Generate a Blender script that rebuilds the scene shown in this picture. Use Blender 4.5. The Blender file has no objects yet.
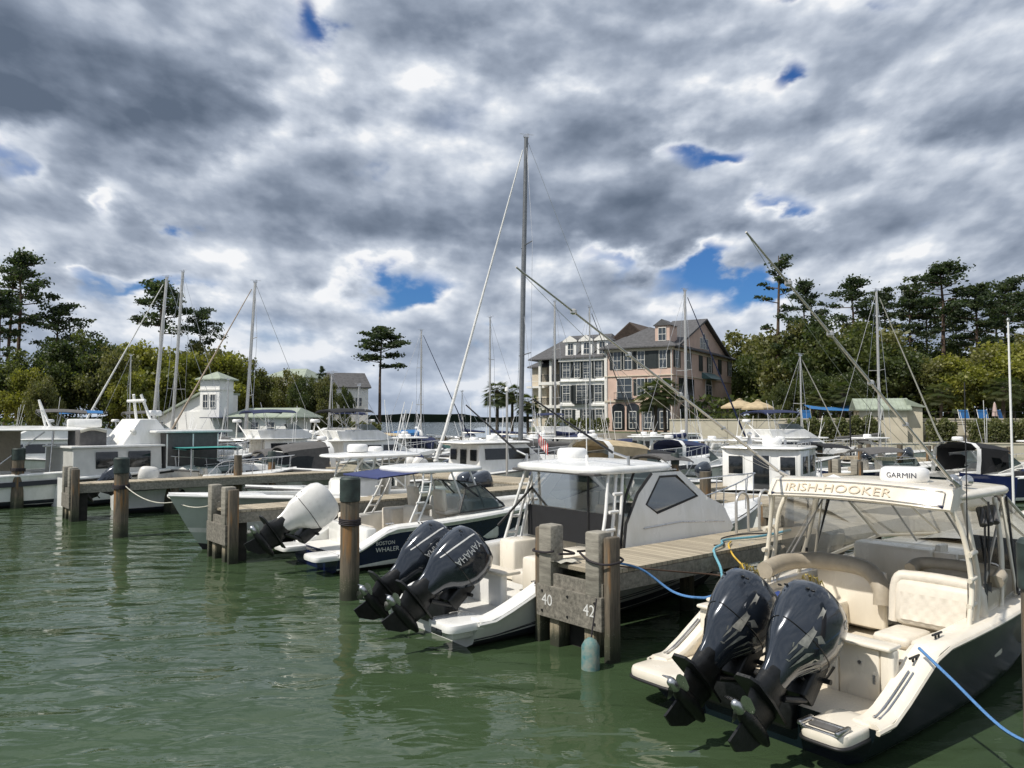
import bpy, bmesh, math, random
from mathutils import Vector, Matrix, Euler
random.seed(7)
R = math.radians
scn = bpy.context.scene
COL = scn.collection
# ------------------------------------------------------------------ camera, world, sun, exposure
CAM_H, FPX = 3.7, 770.0
PITCH = math.atan(36 / FPX)
cd = bpy.data.cameras.new('camera'); cam = bpy.data.objects.new('camera', cd); COL.objects.link(cam)
cam.location = (0, 0, CAM_H); cam.rotation_euler = (R(90) + PITCH, 0, 0)
cd.sensor_width = 36; cd.lens = 36 * FPX / 1024; cd.clip_start = .1; cd.clip_end = 5000
scn.camera = cam
scn.view_settings.view_transform = 'Standard'; scn.view_settings.look = 'None'
scn.view_settings.gamma = 1; scn.view_settings.use_curve_mapping = False
scn.view_settings.exposure = 0.0
SUN = Vector((-.62, -.36, .92)).normalized()
sl = bpy.data.lights.new('sun', 'SUN'); sl.energy = 4.4; sl.angle = R(.6); sl.color = (1, .94, .85)
so = bpy.data.objects.new('sun', sl); COL.objects.link(so)
so.rotation_euler = (-SUN).to_track_quat('-Z', 'Y').to_euler()
scn.cycles.max_bounces = 6; scn.cycles.transparent_max_bounces = 10
scn.cycles.use_denoising = True
scn.cycles.caustics_reflective = False; scn.cycles.caustics_refractive = False

def ray(px, py):
    x = (px - 512) / FPX; y = -(py - 384) / FPX
    return Vector((x, math.cos(PITCH) - y * math.sin(PITCH), math.sin(PITCH) + y * math.cos(PITCH)))
def G(px, py, z=0):
    d = ray(px, py); t = (z - CAM_H) / d.z
    return Vector((t * d.x, t * d.y, z))
def W(px, py, Y):
    d = ray(px, py); t = Y / d.y
    return Vector((t * d.x, Y, CAM_H + t * d.z))

class NT:
    def __init__(s, tree): s.t = tree; s.t.nodes.clear()
    def n(s, typ, **kw):
        nd = s.t.nodes.new(typ)
        for k, v in kw.items():
            if k.startswith('i_'):
                nd.inputs[k[2:].replace('_', ' ')].default_value = v
            else: setattr(nd, k, v)
        return nd
    def l(s, a, b): s.t.links.new(a, b)
    def math(s, op, a, b=None, c=None, clamp=False):
        nd = s.t.nodes.new('ShaderNodeMath'); nd.operation = op; nd.use_clamp = clamp
        for i, v in enumerate((a, b, c)):
            if v is None: continue
            if hasattr(v, 'links'): s.l(v, nd.inputs[i])
            else: nd.inputs[i].default_value = v
        return nd.outputs[0]
    def mix(s, f, a, b, blend='MIX'):
        nd = s.t.nodes.new('ShaderNodeMix'); nd.data_type = 'RGBA'; nd.blend_type = blend
        for sock, v in ((nd.inputs[0], f), (nd.inputs[6], a), (nd.inputs[7], b)):
            if hasattr(v, 'links'): s.l(v, sock)
            else: sock.default_value = v if not isinstance(v, tuple) else (*v[:3], 1)
        return nd.outputs[2]
    def ramp(s, f, stops, interp='LINEAR'):
        nd = s.t.nodes.new('ShaderNodeValToRGB'); cr = nd.color_ramp; cr.interpolation = interp
        while len(cr.elements) < len(stops): cr.elements.new(.5)
        for e, (p_, c) in zip(cr.elements, stops):
            e.position = p_; e.color = (*c, 1) if isinstance(c, tuple) else (c, c, c, 1)
        s.l(f, nd.inputs[0]); return nd.outputs[0]

# sky: Nishita air with a broken deck of stratocumulus
world = bpy.data.worlds.new('World'); scn.world = world; world.use_nodes = True
w = NT(world.node_tree)
sky = w.n('ShaderNodeTexSky', sky_type='NISHITA', sun_disc=False, sun_elevation=math.asin(SUN.z),
          sun_rotation=math.atan2(SUN.x, SUN.y), air_density=1.2, dust_density=.3, ozone_density=2.0)
tc = w.n('ShaderNodeTexCoord')
sp = w.n('ShaderNodeSeparateXYZ'); w.l(tc.outputs['Generated'], sp.inputs[0])
az = w.math('ARCTAN2', sp.outputs[0], sp.outputs[1]); el = w.math('ARCSINE', w.math('MAXIMUM', sp.outputs[2], 0.0))
# clouds are seen more and more edge-on towards the horizon: features shrink and flatten there
elp = w.math('POWER', w.math('ADD', el, .06), .72)
grow = w.math('DIVIDE', 1.0, w.math('ADD', w.math('MULTIPLY', el, 1.1), .72))
cv = w.n('ShaderNodeCombineXYZ'); w.l(w.math('MULTIPLY', az, grow), cv.inputs[0]); w.l(w.math('MULTIPLY', elp, 1.6), cv.inputs[1])
def cloud_noise(scale, detail, off, rough=.55, dist=.25):
    mp = w.n('ShaderNodeMapping'); mp.inputs[1].default_value = off; w.l(cv.outputs[0], mp.inputs[0])
    nn = w.n('ShaderNodeTexNoise'); nn.inputs['Scale'].default_value = scale; nn.inputs['Detail'].default_value = detail
    nn.inputs['Roughness'].default_value = rough; nn.inputs['Distortion'].default_value = dist
    w.l(mp.outputs[0], nn.inputs[0]); return nn.outputs[0]
n1 = cloud_noise(3.4, 4, (3.1, 7.7, 1.0), .5, 0)
n2 = cloud_noise(9.0, 6, (1.3, 2.2, 5.0), .5, .0)
n2s = cloud_noise(9.0, 6, (1.3 - .010, 2.2 + .026, 5.0), .5, .0)
n3 = cloud_noise(4.2, 5, (6.3, 1.2, 2.0), .5, .0)
n3s = cloud_noise(4.2, 5, (6.3 - .02, 1.2 + .06, 2.0), .5, .0)
uy = w.math('MAXIMUM', sp.outputs[1], .02)
su = w.math('DIVIDE', sp.outputs[0], uy); sv = w.math('DIVIDE', sp.outputs[2], uy)
wob = w.math('MULTIPLY', w.math('SUBTRACT', n2, .5), .32)
su = w.math('ADD', su, wob); sv = w.math('ADD', sv, w.math('MULTIPLY', wob, -.5))
def blob(px, py, rx, ry, amp):
    d = ray(px, py)
    a = w.math('MULTIPLY', w.math('SUBTRACT', su, d.x / d.y), FPX / rx)
    b = w.math('MULTIPLY', w.math('SUBTRACT', sv, d.z / d.y), FPX / ry)
    q = w.math('ADD', w.math('MULTIPLY', a, a), w.math('MULTIPLY', b, b))
    return w.math('MULTIPLY', w.math('EXPONENT', w.math('MULTIPLY', q, -1.0)), amp)
dens = w.math('MULTIPLY_ADD', w.math('SUBTRACT', n1, .5), .95, .63)
dens = w.math('ADD', dens, w.math('MULTIPLY', w.math('SUBTRACT', n2, .5), .45))
for b in [(100, 85, 190, 75, .30), (-60, 60, 120, 90, .2), (345, 215, 140, 40, .14), (620, 110, 90, 75, .20), (650, 225, 150, 52, .30),
          (480, 205, 90, 45, .12), (60, 245, 100, 25, .1), (250, 285, 120, 18, .14), (900, 240, 140, 30, .12), (880, 70, 90, 40, .1), (400, 60, 60, 25, .1),
          (300, 14, 36, 22, -.40), (5, 158, 44, 18, -.5), (122, 213, 32, 13, -.45), (402, 288, 60, 24, -.62), (560, 78, 26, 18, -.2), (795, 78, 26, 18, -.45),
          (718, 162, 44, 14, -.5), (795, 215, 24, 18, -.5), (690, 268, 90, 16, -.55), (728, 282, 45, 34, -.55), (815, 2, 50, 8, -.35), (150, 288, 70, 10, -.5),
          (270, 112, 22, 40, -.12), (345, 150, 50, 18, -.18), (232, 165, 40, 18, -.14), (40, 135, 60, 18, -.22), (740, 190, 60, 14, -.14), (960, 150, 70, 18, -.16),
          (905, 190, 50, 18, -.10), (620, 50, 60, 20, -.06), (530, 40, 40, 40, -.12)]:
    dens = w.math('ADD', dens, blob(*b))
def sstep(v, a, b):
    nd = w.n('ShaderNodeMapRange', interpolation_type='SMOOTHSTEP'); nd.inputs[1].default_value = a; nd.inputs[2].default_value = b
    w.l(v, nd.inputs[0]); return nd.outputs[0]
cover = sstep(dens, .14, .56)
thick = sstep(dens, .36, 1.30)
emb = w.math('ADD', w.math('MULTIPLY', w.math('SUBTRACT', n2, n2s), 1.7), w.math('MULTIPLY', w.math('SUBTRACT', n3, n3s), 1.5))
shade = w.math('SUBTRACT', w.math('ADD', thick, .09), emb, clamp=True)
ccol = w.ramp(shade, [(0, (.92, .93, .95)), (.07, (.76, .80, .86)), (.19, (.58, .635, .725)), (.42, (.355, .41, .505)), (.68, (.21, .255, .335)), (1, (.115, .15, .21))])
low = sstep(sp.outputs[2], .0, .16)
ccol = w.mix(w.math('MULTIPLY', w.math('SUBTRACT', 1.0, low), .40), ccol, (.47, .56, .71))
skyc = w.mix(1.0, sky.outputs[0], (.026, .050, .088), 'MULTIPLY')
allc = w.mix(cover, skyc, ccol)
bgc = w.n('ShaderNodeBackground'); w.l(allc, bgc.inputs[0]); bgc.inputs[1].default_value = 1.0
wo = w.n('ShaderNodeOutputWorld'); w.l(bgc.outputs[0], wo.inputs[0])

# ------------------------------------------------------------------ materials
MATS = {}
def mat(name, col, rough=.5, metal=0, var=.12, vs=6.0, bump=0, bs=30, coat=0, stretch=(1, 1, 1), col2=None, spec=.5, ramp=(.35, .65)):
    if name in MATS: return MATS[name]
    m = bpy.data.materials.new(name); m.use_nodes = True; n = NT(m.node_tree)
    out = n.n('ShaderNodeOutputMaterial'); b = n.n('ShaderNodeBsdfPrincipled'); n.l(b.outputs[0], out.inputs[0])
    t = n.n('ShaderNodeTexCoord'); mp = n.n('ShaderNodeMapping'); mp.inputs[3].default_value = stretch; n.l(t.outputs['Object'], mp.inputs[0])
    nz = n.n('ShaderNodeTexNoise'); nz.inputs['Scale'].default_value = vs; nz.inputs['Detail'].default_value = 6; nz.inputs['Roughness'].default_value = .6
    n.l(mp.outputs[0], nz.inputs[0])
    c2 = col2 or tuple(max(0, c * (1 - var * 2)) for c in col)
    n.l(n.ramp(nz.outputs[0], [(ramp[0], c2), (ramp[1], tuple(col))]), b.inputs['Base Color'])
    rr = n.math('MULTIPLY_ADD', nz.outputs[0], .25, max(rough - .12, .02)); n.l(rr, b.inputs['Roughness'])
    b.inputs['Metallic'].default_value = metal; b.inputs['Coat Weight'].default_value = coat; b.inputs['Coat Roughness'].default_value = .08
    b.inputs['Specular IOR Level'].default_value = spec
    if bump:
        n3 = n.n('ShaderNodeTexNoise'); n3.inputs['Scale'].default_value = bs; n3.inputs['Detail'].default_value = 5; n.l(mp.outputs[0], n3.inputs[0])
        bp = n.n('ShaderNodeBump'); bp.inputs['Strength'].default_value = bump; bp.inputs['Distance'].default_value = .02
        n.l(n3.outputs[0], bp.inputs['Height']); n.l(bp.outputs[0], b.inputs['Normal'])
    MATS[name] = m; return m
def glassmat(name, tint, alpha, rough=.03, fk=None):
    m = bpy.data.materials.new(name); m.use_nodes = True; n = NT(m.node_tree)
    out = n.n('ShaderNodeOutputMaterial'); b = n.n('ShaderNodeBsdfGlossy'); b.inputs[0].default_value = (.8, .8, .8, 1); b.inputs['Roughness'].default_value = rough
    tr = n.n('ShaderNodeBsdfTransparent'); tr.inputs[0].default_value = (*tint, 1)
    fr = n.n('ShaderNodeFresnel'); fr.inputs[0].default_value = 1.35
    f = n.math('MULTIPLY_ADD', fr.outputs[0], .7 if alpha < .03 and fk is None else (fk or 1.0), alpha, clamp=True)
    mx = n.n('ShaderNodeMixShader'); n.l(f, mx.inputs[0]); n.l(tr.outputs[0], mx.inputs[1]); n.l(b.outputs[0], mx.inputs[2]); n.l(mx.outputs[0], out.inputs[0])
    MATS[name] = m; return m
def woodmat(name, c1, c2, axis=0, plank=.14, algae=None, rust=None):
    """weathered planks across an axis; algae: height below which growth darkens the wood"""
    m = bpy.data.materials.new(name); m.use_nodes = True; n = NT(m.node_tree)
    out = n.n('ShaderNodeOutputMaterial'); b = n.n('ShaderNodeBsdfPrincipled'); n.l(b.outputs[0], out.inputs[0])
    t = n.n('ShaderNodeTexCoord'); s = n.n('ShaderNodeSeparateXYZ'); n.l(t.outputs['Object'], s.inputs[0])
    st = [5, 5, 5]
    if algae is None: st[1 - axis if axis < 2 else 2] = .7
    else: st[2] = .7; st[0] = st[1] = 9
    mp = n.n('ShaderNodeMapping'); mp.inputs[3].default_value = st; n.l(t.outputs['Object'], mp.inputs[0])
    nz = n.n('ShaderNodeTexNoise'); nz.inputs['Scale'].default_value = 3; nz.inputs['Detail'].default_value = 8; nz.inputs['Roughness'].default_value = .68; n.l(mp.outputs[0], nz.inputs[0])
    col = n.ramp(nz.outputs[0], [(.3, c2), (.68, c1)])
    h = nz.outputs[0]
    if plank and algae is None:
        fx = n.math('DIVIDE', s.outputs[axis], plank); ff = n.math('FRACT', fx)
        wn = n.n('ShaderNodeTexWhiteNoise', noise_dimensions='1D'); n.l(n.math('FLOOR', fx), wn.inputs[1])
        col = n.mix(.45, col, n.ramp(wn.outputs[0], [(0, tuple(c * .55 for c in c1)), (1, tuple(min(1, c * 1.35) for c in c1))]))
        gap = n.math('LESS_THAN', ff, .07); col = n.mix(gap, col, (.02, .018, .015))
    if rust:
        n4 = n.n('ShaderNodeTexNoise'); n4.inputs['Scale'].default_value = 1.1; n4.inputs['Detail'].default_value = 4; n.l(mp.outputs[0], n4.inputs[0])
        zr = n.n('ShaderNodeMapRange'); zr.inputs[1].default_value = .7; zr.inputs[2].default_value = 1.1; n.l(s.outputs[2], zr.inputs[0])
        zr2 = n.n('ShaderNodeMapRange'); zr2.inputs[1].default_value = 1.9; zr2.inputs[2].default_value = 1.5; n.l(s.outputs[2], zr2.inputs[0])
        k = n.math('MULTIPLY', n.math('MULTIPLY', zr.outputs[0], zr2.outputs[0]), n.ramp(n4.outputs[0], [(.50, 0.0), (.60, 1.0)]))
        col = n.mix(n.math('MULTIPLY', k, .8), col, rust)
    if algae is not None:
        zz = n.math('ADD', s.outputs[2], n.math('MULTIPLY', n.math('SUBTRACT', nz.outputs[0], .5), .35))
        a = n.n('ShaderNodeMapRange'); a.inputs[1].default_value = algae + .12; a.inputs[2].default_value = algae - .1; n.l(zz, a.inputs[0])
        col = n.mix(n.math('MULTIPLY', a.outputs[0], .85), col, (.055, .06, .035))
        vb = n.n('ShaderNodeTexVoronoi'); vb.inputs['Scale'].default_value = 34; n.l(t.outputs['Object'], vb.inputs[0])
        bn = n.n('ShaderNodeMapRange'); bn.inputs[1].default_value = .62; bn.inputs[2].default_value = .34; n.l(zz, bn.inputs[0])
        n5 = n.n('ShaderNodeTexNoise'); n5.inputs['Scale'].default_value = 5; n.l(t.outputs['Object'], n5.inputs[0])
        kb = n.math('MULTIPLY', n.math('MULTIPLY', bn.outputs[0], n.math('LESS_THAN', vb.outputs[0], .22)), n.ramp(n5.outputs[0], [(.45, 0.0), (.55, 1.0)]))
        col = n.mix(n.math('MULTIPLY', kb, .8), col, (.34, .32, .27)); h = n.math('ADD', h, n.math('MULTIPLY', kb, 1.2))
        a2 = n.n('ShaderNodeMapRange'); a2.inputs[1].default_value = .28; a2.inputs[2].default_value = .12; n.l(zz, a2.inputs[0])
        col = n.mix(n.math('MULTIPLY', a2.outputs[0], .8), col, (.02, .024, .014))
    n.l(col, b.inputs['Base Color']); b.inputs['Roughness'].default_value = .85
    bp = n.n('ShaderNodeBump'); bp.inputs['Strength'].default_value = .5; bp.inputs['Distance'].default_value = .015; n.l(h, bp.inputs['Height']); n.l(bp.outputs[0], b.inputs['Normal'])
    MATS[name] = m; return m

GEL = mat('gelcoat_cream', (.80, .745, .64), .26, vs=2.2, coat=.35, stretch=(1, 1, .35), col2=(.71, .65, .54), ramp=(.3, .55))
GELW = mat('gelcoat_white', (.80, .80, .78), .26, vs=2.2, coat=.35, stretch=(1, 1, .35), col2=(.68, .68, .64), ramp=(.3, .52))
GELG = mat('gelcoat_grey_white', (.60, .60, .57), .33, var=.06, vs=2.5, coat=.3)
NONSKID = mat('nonskid_cream', (.74, .67, .55), .7, var=.06, vs=40, bump=.3, bs=220)
NONSKW = mat('nonskid_white', (.70, .69, .65), .7, var=.06, vs=40, bump=.3, bs=220)
HULLNAVY = mat('hull_navy', (.008, .014, .055), .14, var=.1, vs=2, coat=.3, spec=.4)
HULLDARK = mat('hull_dark_green', (.004, .009, .012), .2, var=.1, vs=2, coat=0, spec=.28)
HULLREFL = mat('hull_white_water_reflection', (.44, .49, .44), .2, var=.08, vs=2, coat=.6)  # white hull; green of the reflected water is put into the base colour
BOTTOM = mat('bottom_paint', (.03, .03, .035), .7, var=.2)
BOOT = mat('boot_stripe', (.02, .022, .03), .35, var=.05)
VINYL = mat('vinyl_cream', (.72, .67, .58), .5, var=.06, vs=8, bump=.15, bs=60)
VINYLT = mat('vinyl_tan', (.42, .37, .29), .5, var=.08, vs=8, bump=.15, bs=60)
STEEL = mat('stainless', (.62, .62, .62), .28, 1, var=.05)
ALU = mat('anodised_pipe', (.62, .60, .56), .32, .7, var=.06)
PIPEC = mat('powdercoat_cream', (.74, .69, .58), .32, 0, var=.05, coat=.2)
PIPEW = mat('powdercoat_white', (.78, .78, .76), .32, 0, var=.05, coat=.2)
BLACK = mat('black_rubber', (.014, .014, .015), .5, var=.2)
CARBON = mat('black_pole', (.02, .02, .022), .3, var=.2)
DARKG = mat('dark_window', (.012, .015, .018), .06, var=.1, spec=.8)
PANE = mat('window_pane', (.05, .065, .08), .08, var=.2, spec=.8)
NAVYC = mat('navy_canvas', (.018, .028, .085), .8, var=.2, bump=.3, bs=60)
BLACKC = mat('black_canvas', (.014, .015, .018), .85, var=.2, bump=.3, bs=60)
GREYC = mat('grey_canvas', (.115, .112, .11), .85, var=.14, bump=.3, bs=30)
TANC = mat('tan_canvas', (.50, .40, .25), .85, var=.14, vs=3, bump=.35, bs=12)
TEALC = mat('teal_canvas', (.05, .30, .28), .8, var=.1, bump=.3, bs=40)
BLUEC = mat('blue_canvas', (.03, .16, .40), .8, var=.14, bump=.3, bs=40)
ENG = mat('engine_grey_blue', (.026, .034, .048), .17, .3, var=.08, vs=4, coat=.9)
ENGD = mat('engine_charcoal', (.03, .033, .038), .34, .2, var=.15)
ENGB = mat('engine_black', (.012, .013, .014), .4, .1, var=.3, vs=14, bump=.2, bs=40)
ENGW = mat('engine_white', (.74, .73, .70), .3, var=.06, coat=.5)
SILVER = mat('decal_silver', (.55, .53, .47), .35, .2, var=.3, vs=9, col2=(.22, .22, .20))
DECALW = mat('decal_white', (.75, .75, .73), .5, var=.1)
DECALT = mat('decal_faded_tan', (.62, .53, .40), .6, var=.1)
DECALD = mat('decal_dark', (.03, .035, .06), .5, var=.1)
DECALGOLD = mat('decal_gold', (.55, .42, .10), .5, var=.1)
WOODDECK = woodmat('deck_planks', (.42, .365, .27), (.27, .23, .17), 0, .14)
WOODDECK2 = woodmat('walk_planks', (.40, .355, .27), (.27, .235, .18), 1, .14)
TIMBER = woodmat('grey_timber', (.34, .32, .27), (.13, .12, .10), 0, 0)
FASCIA = woodmat('dark_timber', (.27, .25, .21), (.07, .066, .055), 1, 0)  # darker streaked mix than the grey timber, for the end boards
PILE = woodmat('wet_piling', (.17, .14, .10), (.045, .04, .032), 0, 0, algae=.45, rust=(.27, .14, .05))
PILEG = woodmat('growth_pile', (.34, .29, .20), (.13, .11, .075), 0, 0, algae=.22)
PILETOP = mat('piling_cap', (.035, .055, .05), .6, var=.3)
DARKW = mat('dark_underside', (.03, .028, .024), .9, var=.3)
ROPEB = mat('blue_rope', (.10, .26, .55), .8, var=.2, vs=60, bump=.4, bs=120)
ROPEC = mat('cyan_cord', (.16, .42, .52), .6, var=.15, vs=40)
ROPEY = mat('yellow_cord', (.65, .42, .05), .5, var=.1, vs=40)
ROPEW = mat('white_rope', (.62, .60, .52), .8, var=.2, vs=60)
ROPEK = mat('dark_rope', (.03, .025, .03), .8, var=.2, vs=60)
GLASS = glassmat('clear_glass', (.92, .94, .93), .0)
GLASST = glassmat('tinted_glass', (.34, .40, .40), .02)
GLASSD = glassmat('dark_tinted_glass', (.10, .12, .12), .01, .05, .22)
ISIN = glassmat('clear_vinyl', (.92, .90, .85), .0, .06)
RED = mat('red_paint', (.5, .03, .03), .5)
RADW = mat('radome_white', (.82, .82, .81), .3, var=.03, coat=.2)

# ------------------------------------------------------------------ helpers
SPLIT = {'swim_platform', 'side_curtain', 'top_support', 'seat_console', 'curtain_pole', 'quarter_liner', 'quarter_grab_rail', 'coaming_bolster', 'rigging_hose', 'topside_band', 'rub_rail', 'gunwale', 'cockpit_liner',
         'waterline_stripe', 'rail_fender', 'roof_fitting', 'awning_leg', 'fishing_rod', 'cockpit_seat', 'console', 'whip_antenna', 'post', 'spreader', 'transom_wall', 'seat_cushion', 'cabin_bulkhead', 'companion_seat', 'tan_curtain',
         'port_lounge', 'rear_seat', 'cowl_seam', 'cowl_vent', 'porch_floor', 'porch_column', 'end_balcony', 'drawer_front', 'window_seal', 'porch_opening', 'stringer', 'joist', 'deck_box', 'enclosure_post', 'roll_curtain', 'bimini_frame', 'tower_wall', 'toe_rail', 'platform_edge_trim', 'stem', 'dark_stripe', 'cowl_graphic', 'baluster'}
class MB:
    def __init__(s): s.v = []; s.f = []; s.m = []
    def add(s, vs, fs, m=0):
        k = len(s.v); s.v += [Vector(v) for v in vs]
        for q in fs: s.f.append([k + i for i in q]); s.m.append(m)
        return s
    def grid(s, rows, m=0, closed=False, cap=False):
        k = len(s.v); n = len(rows[0])
        for r in rows: s.v += [Vector(p) for p in r]
        for i in range(len(rows) - 1):
            for j in range(n if closed else n - 1):
                a = k + i * n + j; b = k + i * n + (j + 1) % n
                s.f.append([a, b, b + n, a + n]); s.m.append(m)
        if cap:
            s.f.append([k + j for j in range(n)][::-1]); s.m.append(m)
            s.f.append([k + (len(rows) - 1) * n + j for j in range(n)]); s.m.append(m)
        return s
    def box(s, c, d, m=0, rot=None, bev=0, taper=1.0):
        x, y, z = d[0] / 2, d[1] / 2, d[2] / 2
        M = (Euler(rot).to_matrix() if rot is not None else Matrix.Identity(3)); c = Vector(c)
        if bev:
            b = min(bev, x * .95, y * .95, z * .95)
            def ring(dx, dy, zz): return [(dx * q[0] + q[2], dy * q[1] + q[3], zz) for q in
                ((1, 1, -b, 0), (1, 1, -b * .3, -b * .3), (1, 1, 0, -b), (1, -1, 0, b), (1, -1, -b * .3, b * .3), (1, -1, -b, 0), (-1, -1, b, 0), (-1, -1, b * .3, b * .3), (-1, -1, 0, b), (-1, 1, 0, -b), (-1, 1, b * .3, -b * .3), (-1, 1, b, 0))]
            rows = []
            for (zz, ins) in ((-z, b), (-z + b * .3, b * .3), (-z + b, 0), (z - b, 0), (z - b * .3, b * .3), (z, b)):
                r_ = ring(x, y, zz); rows.append([(p[0] * (1 - ins / x), p[1] * (1 - ins / y), p[2]) for p in r_])
            rows = [[c + M @ Vector(p) for p in r_][::-1] for r_ in rows]
            return s.grid(rows, m, closed=True, cap=True)
        vs = [c + M @ Vector((sx * x * (taper if sz > 0 else 1), sy * y * (taper if sz > 0 else 1), sz * z)) for sx in (-1, 1) for sy in (-1, 1) for sz in (-1, 1)]
        return s.add(vs, [(0, 1, 3, 2), (4, 6, 7, 5), (0, 4, 5, 1), (2, 3, 7, 6), (0, 2, 6, 4), (1, 5, 7, 3)], m)
    def tube(s, pts, r, n=8, m=0, r2=None, cap=True):
        pts = [Vector(p) for p in pts]; rows = []; N = len(pts); up0 = None
        for i, p_ in enumerate(pts):
            t = (pts[min(i + 1, N - 1)] - pts[max(i - 1, 0)]).normalized()
            if up0 is None: up0 = Vector((0, 0, 1)) if abs(t.z) < .9 else Vector((1, 0, 0))
            a = t.cross(up0).normalized(); b = t.cross(a).normalized(); up0 = -b if False else a.cross(t)
            rr = r if r2 is None else r + (r2 - r) * i / (N - 1)
            rows.append([p_ + (a * math.cos(2 * math.pi * k / n) + b * math.sin(2 * math.pi * k / n)) * rr for k in range(n)])
        return s.grid(rows, m, closed=True, cap=cap)
    def lathe(s, prof, c=(0, 0, 0), n=20, m=0, axis='z', sx=1, sy=1):
        rows = []; c = Vector(c)
        for r_, h in prof:
            row = []
            for k in range(n):
                a = 2 * math.pi * k / n; u, v = r_ * math.cos(a) * sx, r_ * math.sin(a) * sy
                row.append(c + Vector({'z': (u, v, h), 'x': (h, u, v), 'y': (v, h, u)}[axis]))
            rows.append(row)
        return s.grid(rows, m, closed=True, cap=True)
    def prism(s, poly, d, m=0):
        """poly: list of 3D points (planar), extruded by vector d"""
        d = Vector(d); n = len(poly); a = [Vector(p) for p in poly]; b = [p + d for p in a]
        fs = [list(range(n))[::-1], list(range(n, 2 * n))] + [[i, (i + 1) % n, n + (i + 1) % n, n + i] for i in range(n)]
        return s.add(a + b, fs, m)
    def islands(s):
        par = list(range(len(s.v)))
        def find(a):
            while par[a] != a: par[a] = par[par[a]]; a = par[a]
            return a
        for f in s.f:
            r0 = find(f[0])
            for k in f[1:]: par[find(k)] = r0
        g = {}
        for f, m in zip(s.f, s.m): g.setdefault(find(f[0]), []).append((f, m))
        out = []
        for L in g.values():
            b = MB(); mp = {}
            for f, m in L:
                for k in f:
                    if k not in mp: mp[k] = len(b.v); b.v.append(s.v[k])
                b.f.append([mp[k] for k in f]); b.m.append(m)
            out.append(b)
        return out
    def build(s, name, mats, parent=None, smooth=35, loc=None, rot=None):
        if name in SPLIT:
            I = s.islands()
            if len(I) > 1: return [b.build1(name, mats, parent, smooth, loc, rot) for b in I][0]
        return s.build1(name, mats, parent, smooth, loc, rot)
    def build1(s, name, mats, parent=None, smooth=35, loc=None, rot=None):
        me = bpy.data.meshes.new(name); me.from_pydata([tuple(v) for v in s.v], [], s.f); me.update()
        if not isinstance(mats, (list, tuple)): mats = [mats]
        for mm in mats: me.materials.append(mm)
        if len(mats) > 1: me.polygons.foreach_set('material_index', s.m)
        bm = bmesh.new(); bm.from_mesh(me); bmesh.ops.recalc_face_normals(bm, faces=bm.faces); bm.to_mesh(me); bm.free()
        if smooth:
            me.polygons.foreach_set('use_smooth', [True] * len(me.polygons)); me.set_sharp_from_angle(angle=R(smooth))
        o = bpy.data.objects.new(name, me); COL.objects.link(o)
        if parent: o.parent = parent
        if loc is not None: o.location = loc
        if rot is not None: o.rotation_euler = rot
        return o
def tag(o, label=None, cat=None, group=None, kind=None):
    if label: o['label'] = label
    if cat: o['category'] = cat
    if group: o['group'] = group
    if kind: o['kind'] = kind
    return o
def thing(name, label, cat, loc=(0, 0, 0), rz=0, group=None):
    o = bpy.data.objects.new(name, None); COL.objects.link(o); o.empty_display_size = .3
    o.location = loc; o.rotation_euler = (0, 0, rz); return tag(o, label, cat, group)
def kids(o): return [c for c in bpy.data.objects if c.parent == o]
def lerp(a, b, t): return a + (b - a) * t
def text_geo(s, size):
    cu = bpy.data.curves.new('t', 'FONT'); cu.body = s; cu.size = size; cu.align_x = 'CENTER'; cu.align_y = 'CENTER'; cu.resolution_u = 3
    o = bpy.data.objects.new('t', cu); me = bpy.data.meshes.new_from_object(o)
    vs = [v.co.copy() for v in me.vertices]; fs = [list(p_.vertices) for p_ in me.polygons]
    bpy.data.meshes.remove(me); bpy.data.objects.remove(o); bpy.data.curves.remove(cu)
    return vs, fs
def text_on(name, s, size, fn, m, parent, smooth=0):
    vs, fs = text_geo(s, size); b = MB(); b.add([fn(v.x, v.y) for v in vs], fs); o = b.build(name, m, parent, smooth); return o
def plane_fn(org, ux, uy):
    org, ux, uy = Vector(org), Vector(ux).normalized(), Vector(uy).normalized()
    return lambda x, y: org + ux * x + uy * y
def sag(a, b, d, n=10):
    a, b = Vector(a), Vector(b)
    return [a.lerp(b, i / n) - Vector((0, 0, d * 4 * (i / n) * (1 - i / n))) for i in range(n + 1)]
def curve(pts, n=6):
    """Catmull-Rom through pts"""
    P = [Vector(p) for p in pts]; P = [P[0] * 2 - P[1]] + P + [P[-1] * 2 - P[-2]]; out = []
    for i in range(1, len(P) - 2):
        for k in range(n):
            t = k / n; a, b, c, d = P[i - 1], P[i], P[i + 1], P[i + 2]
            out.append(.5 * ((2 * b) + (c - a) * t + (2 * a - 5 * b + 4 * c - d) * t * t + (3 * b - a - 3 * c + d) * t ** 3))
    out.append(P[-2]); return out
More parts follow.
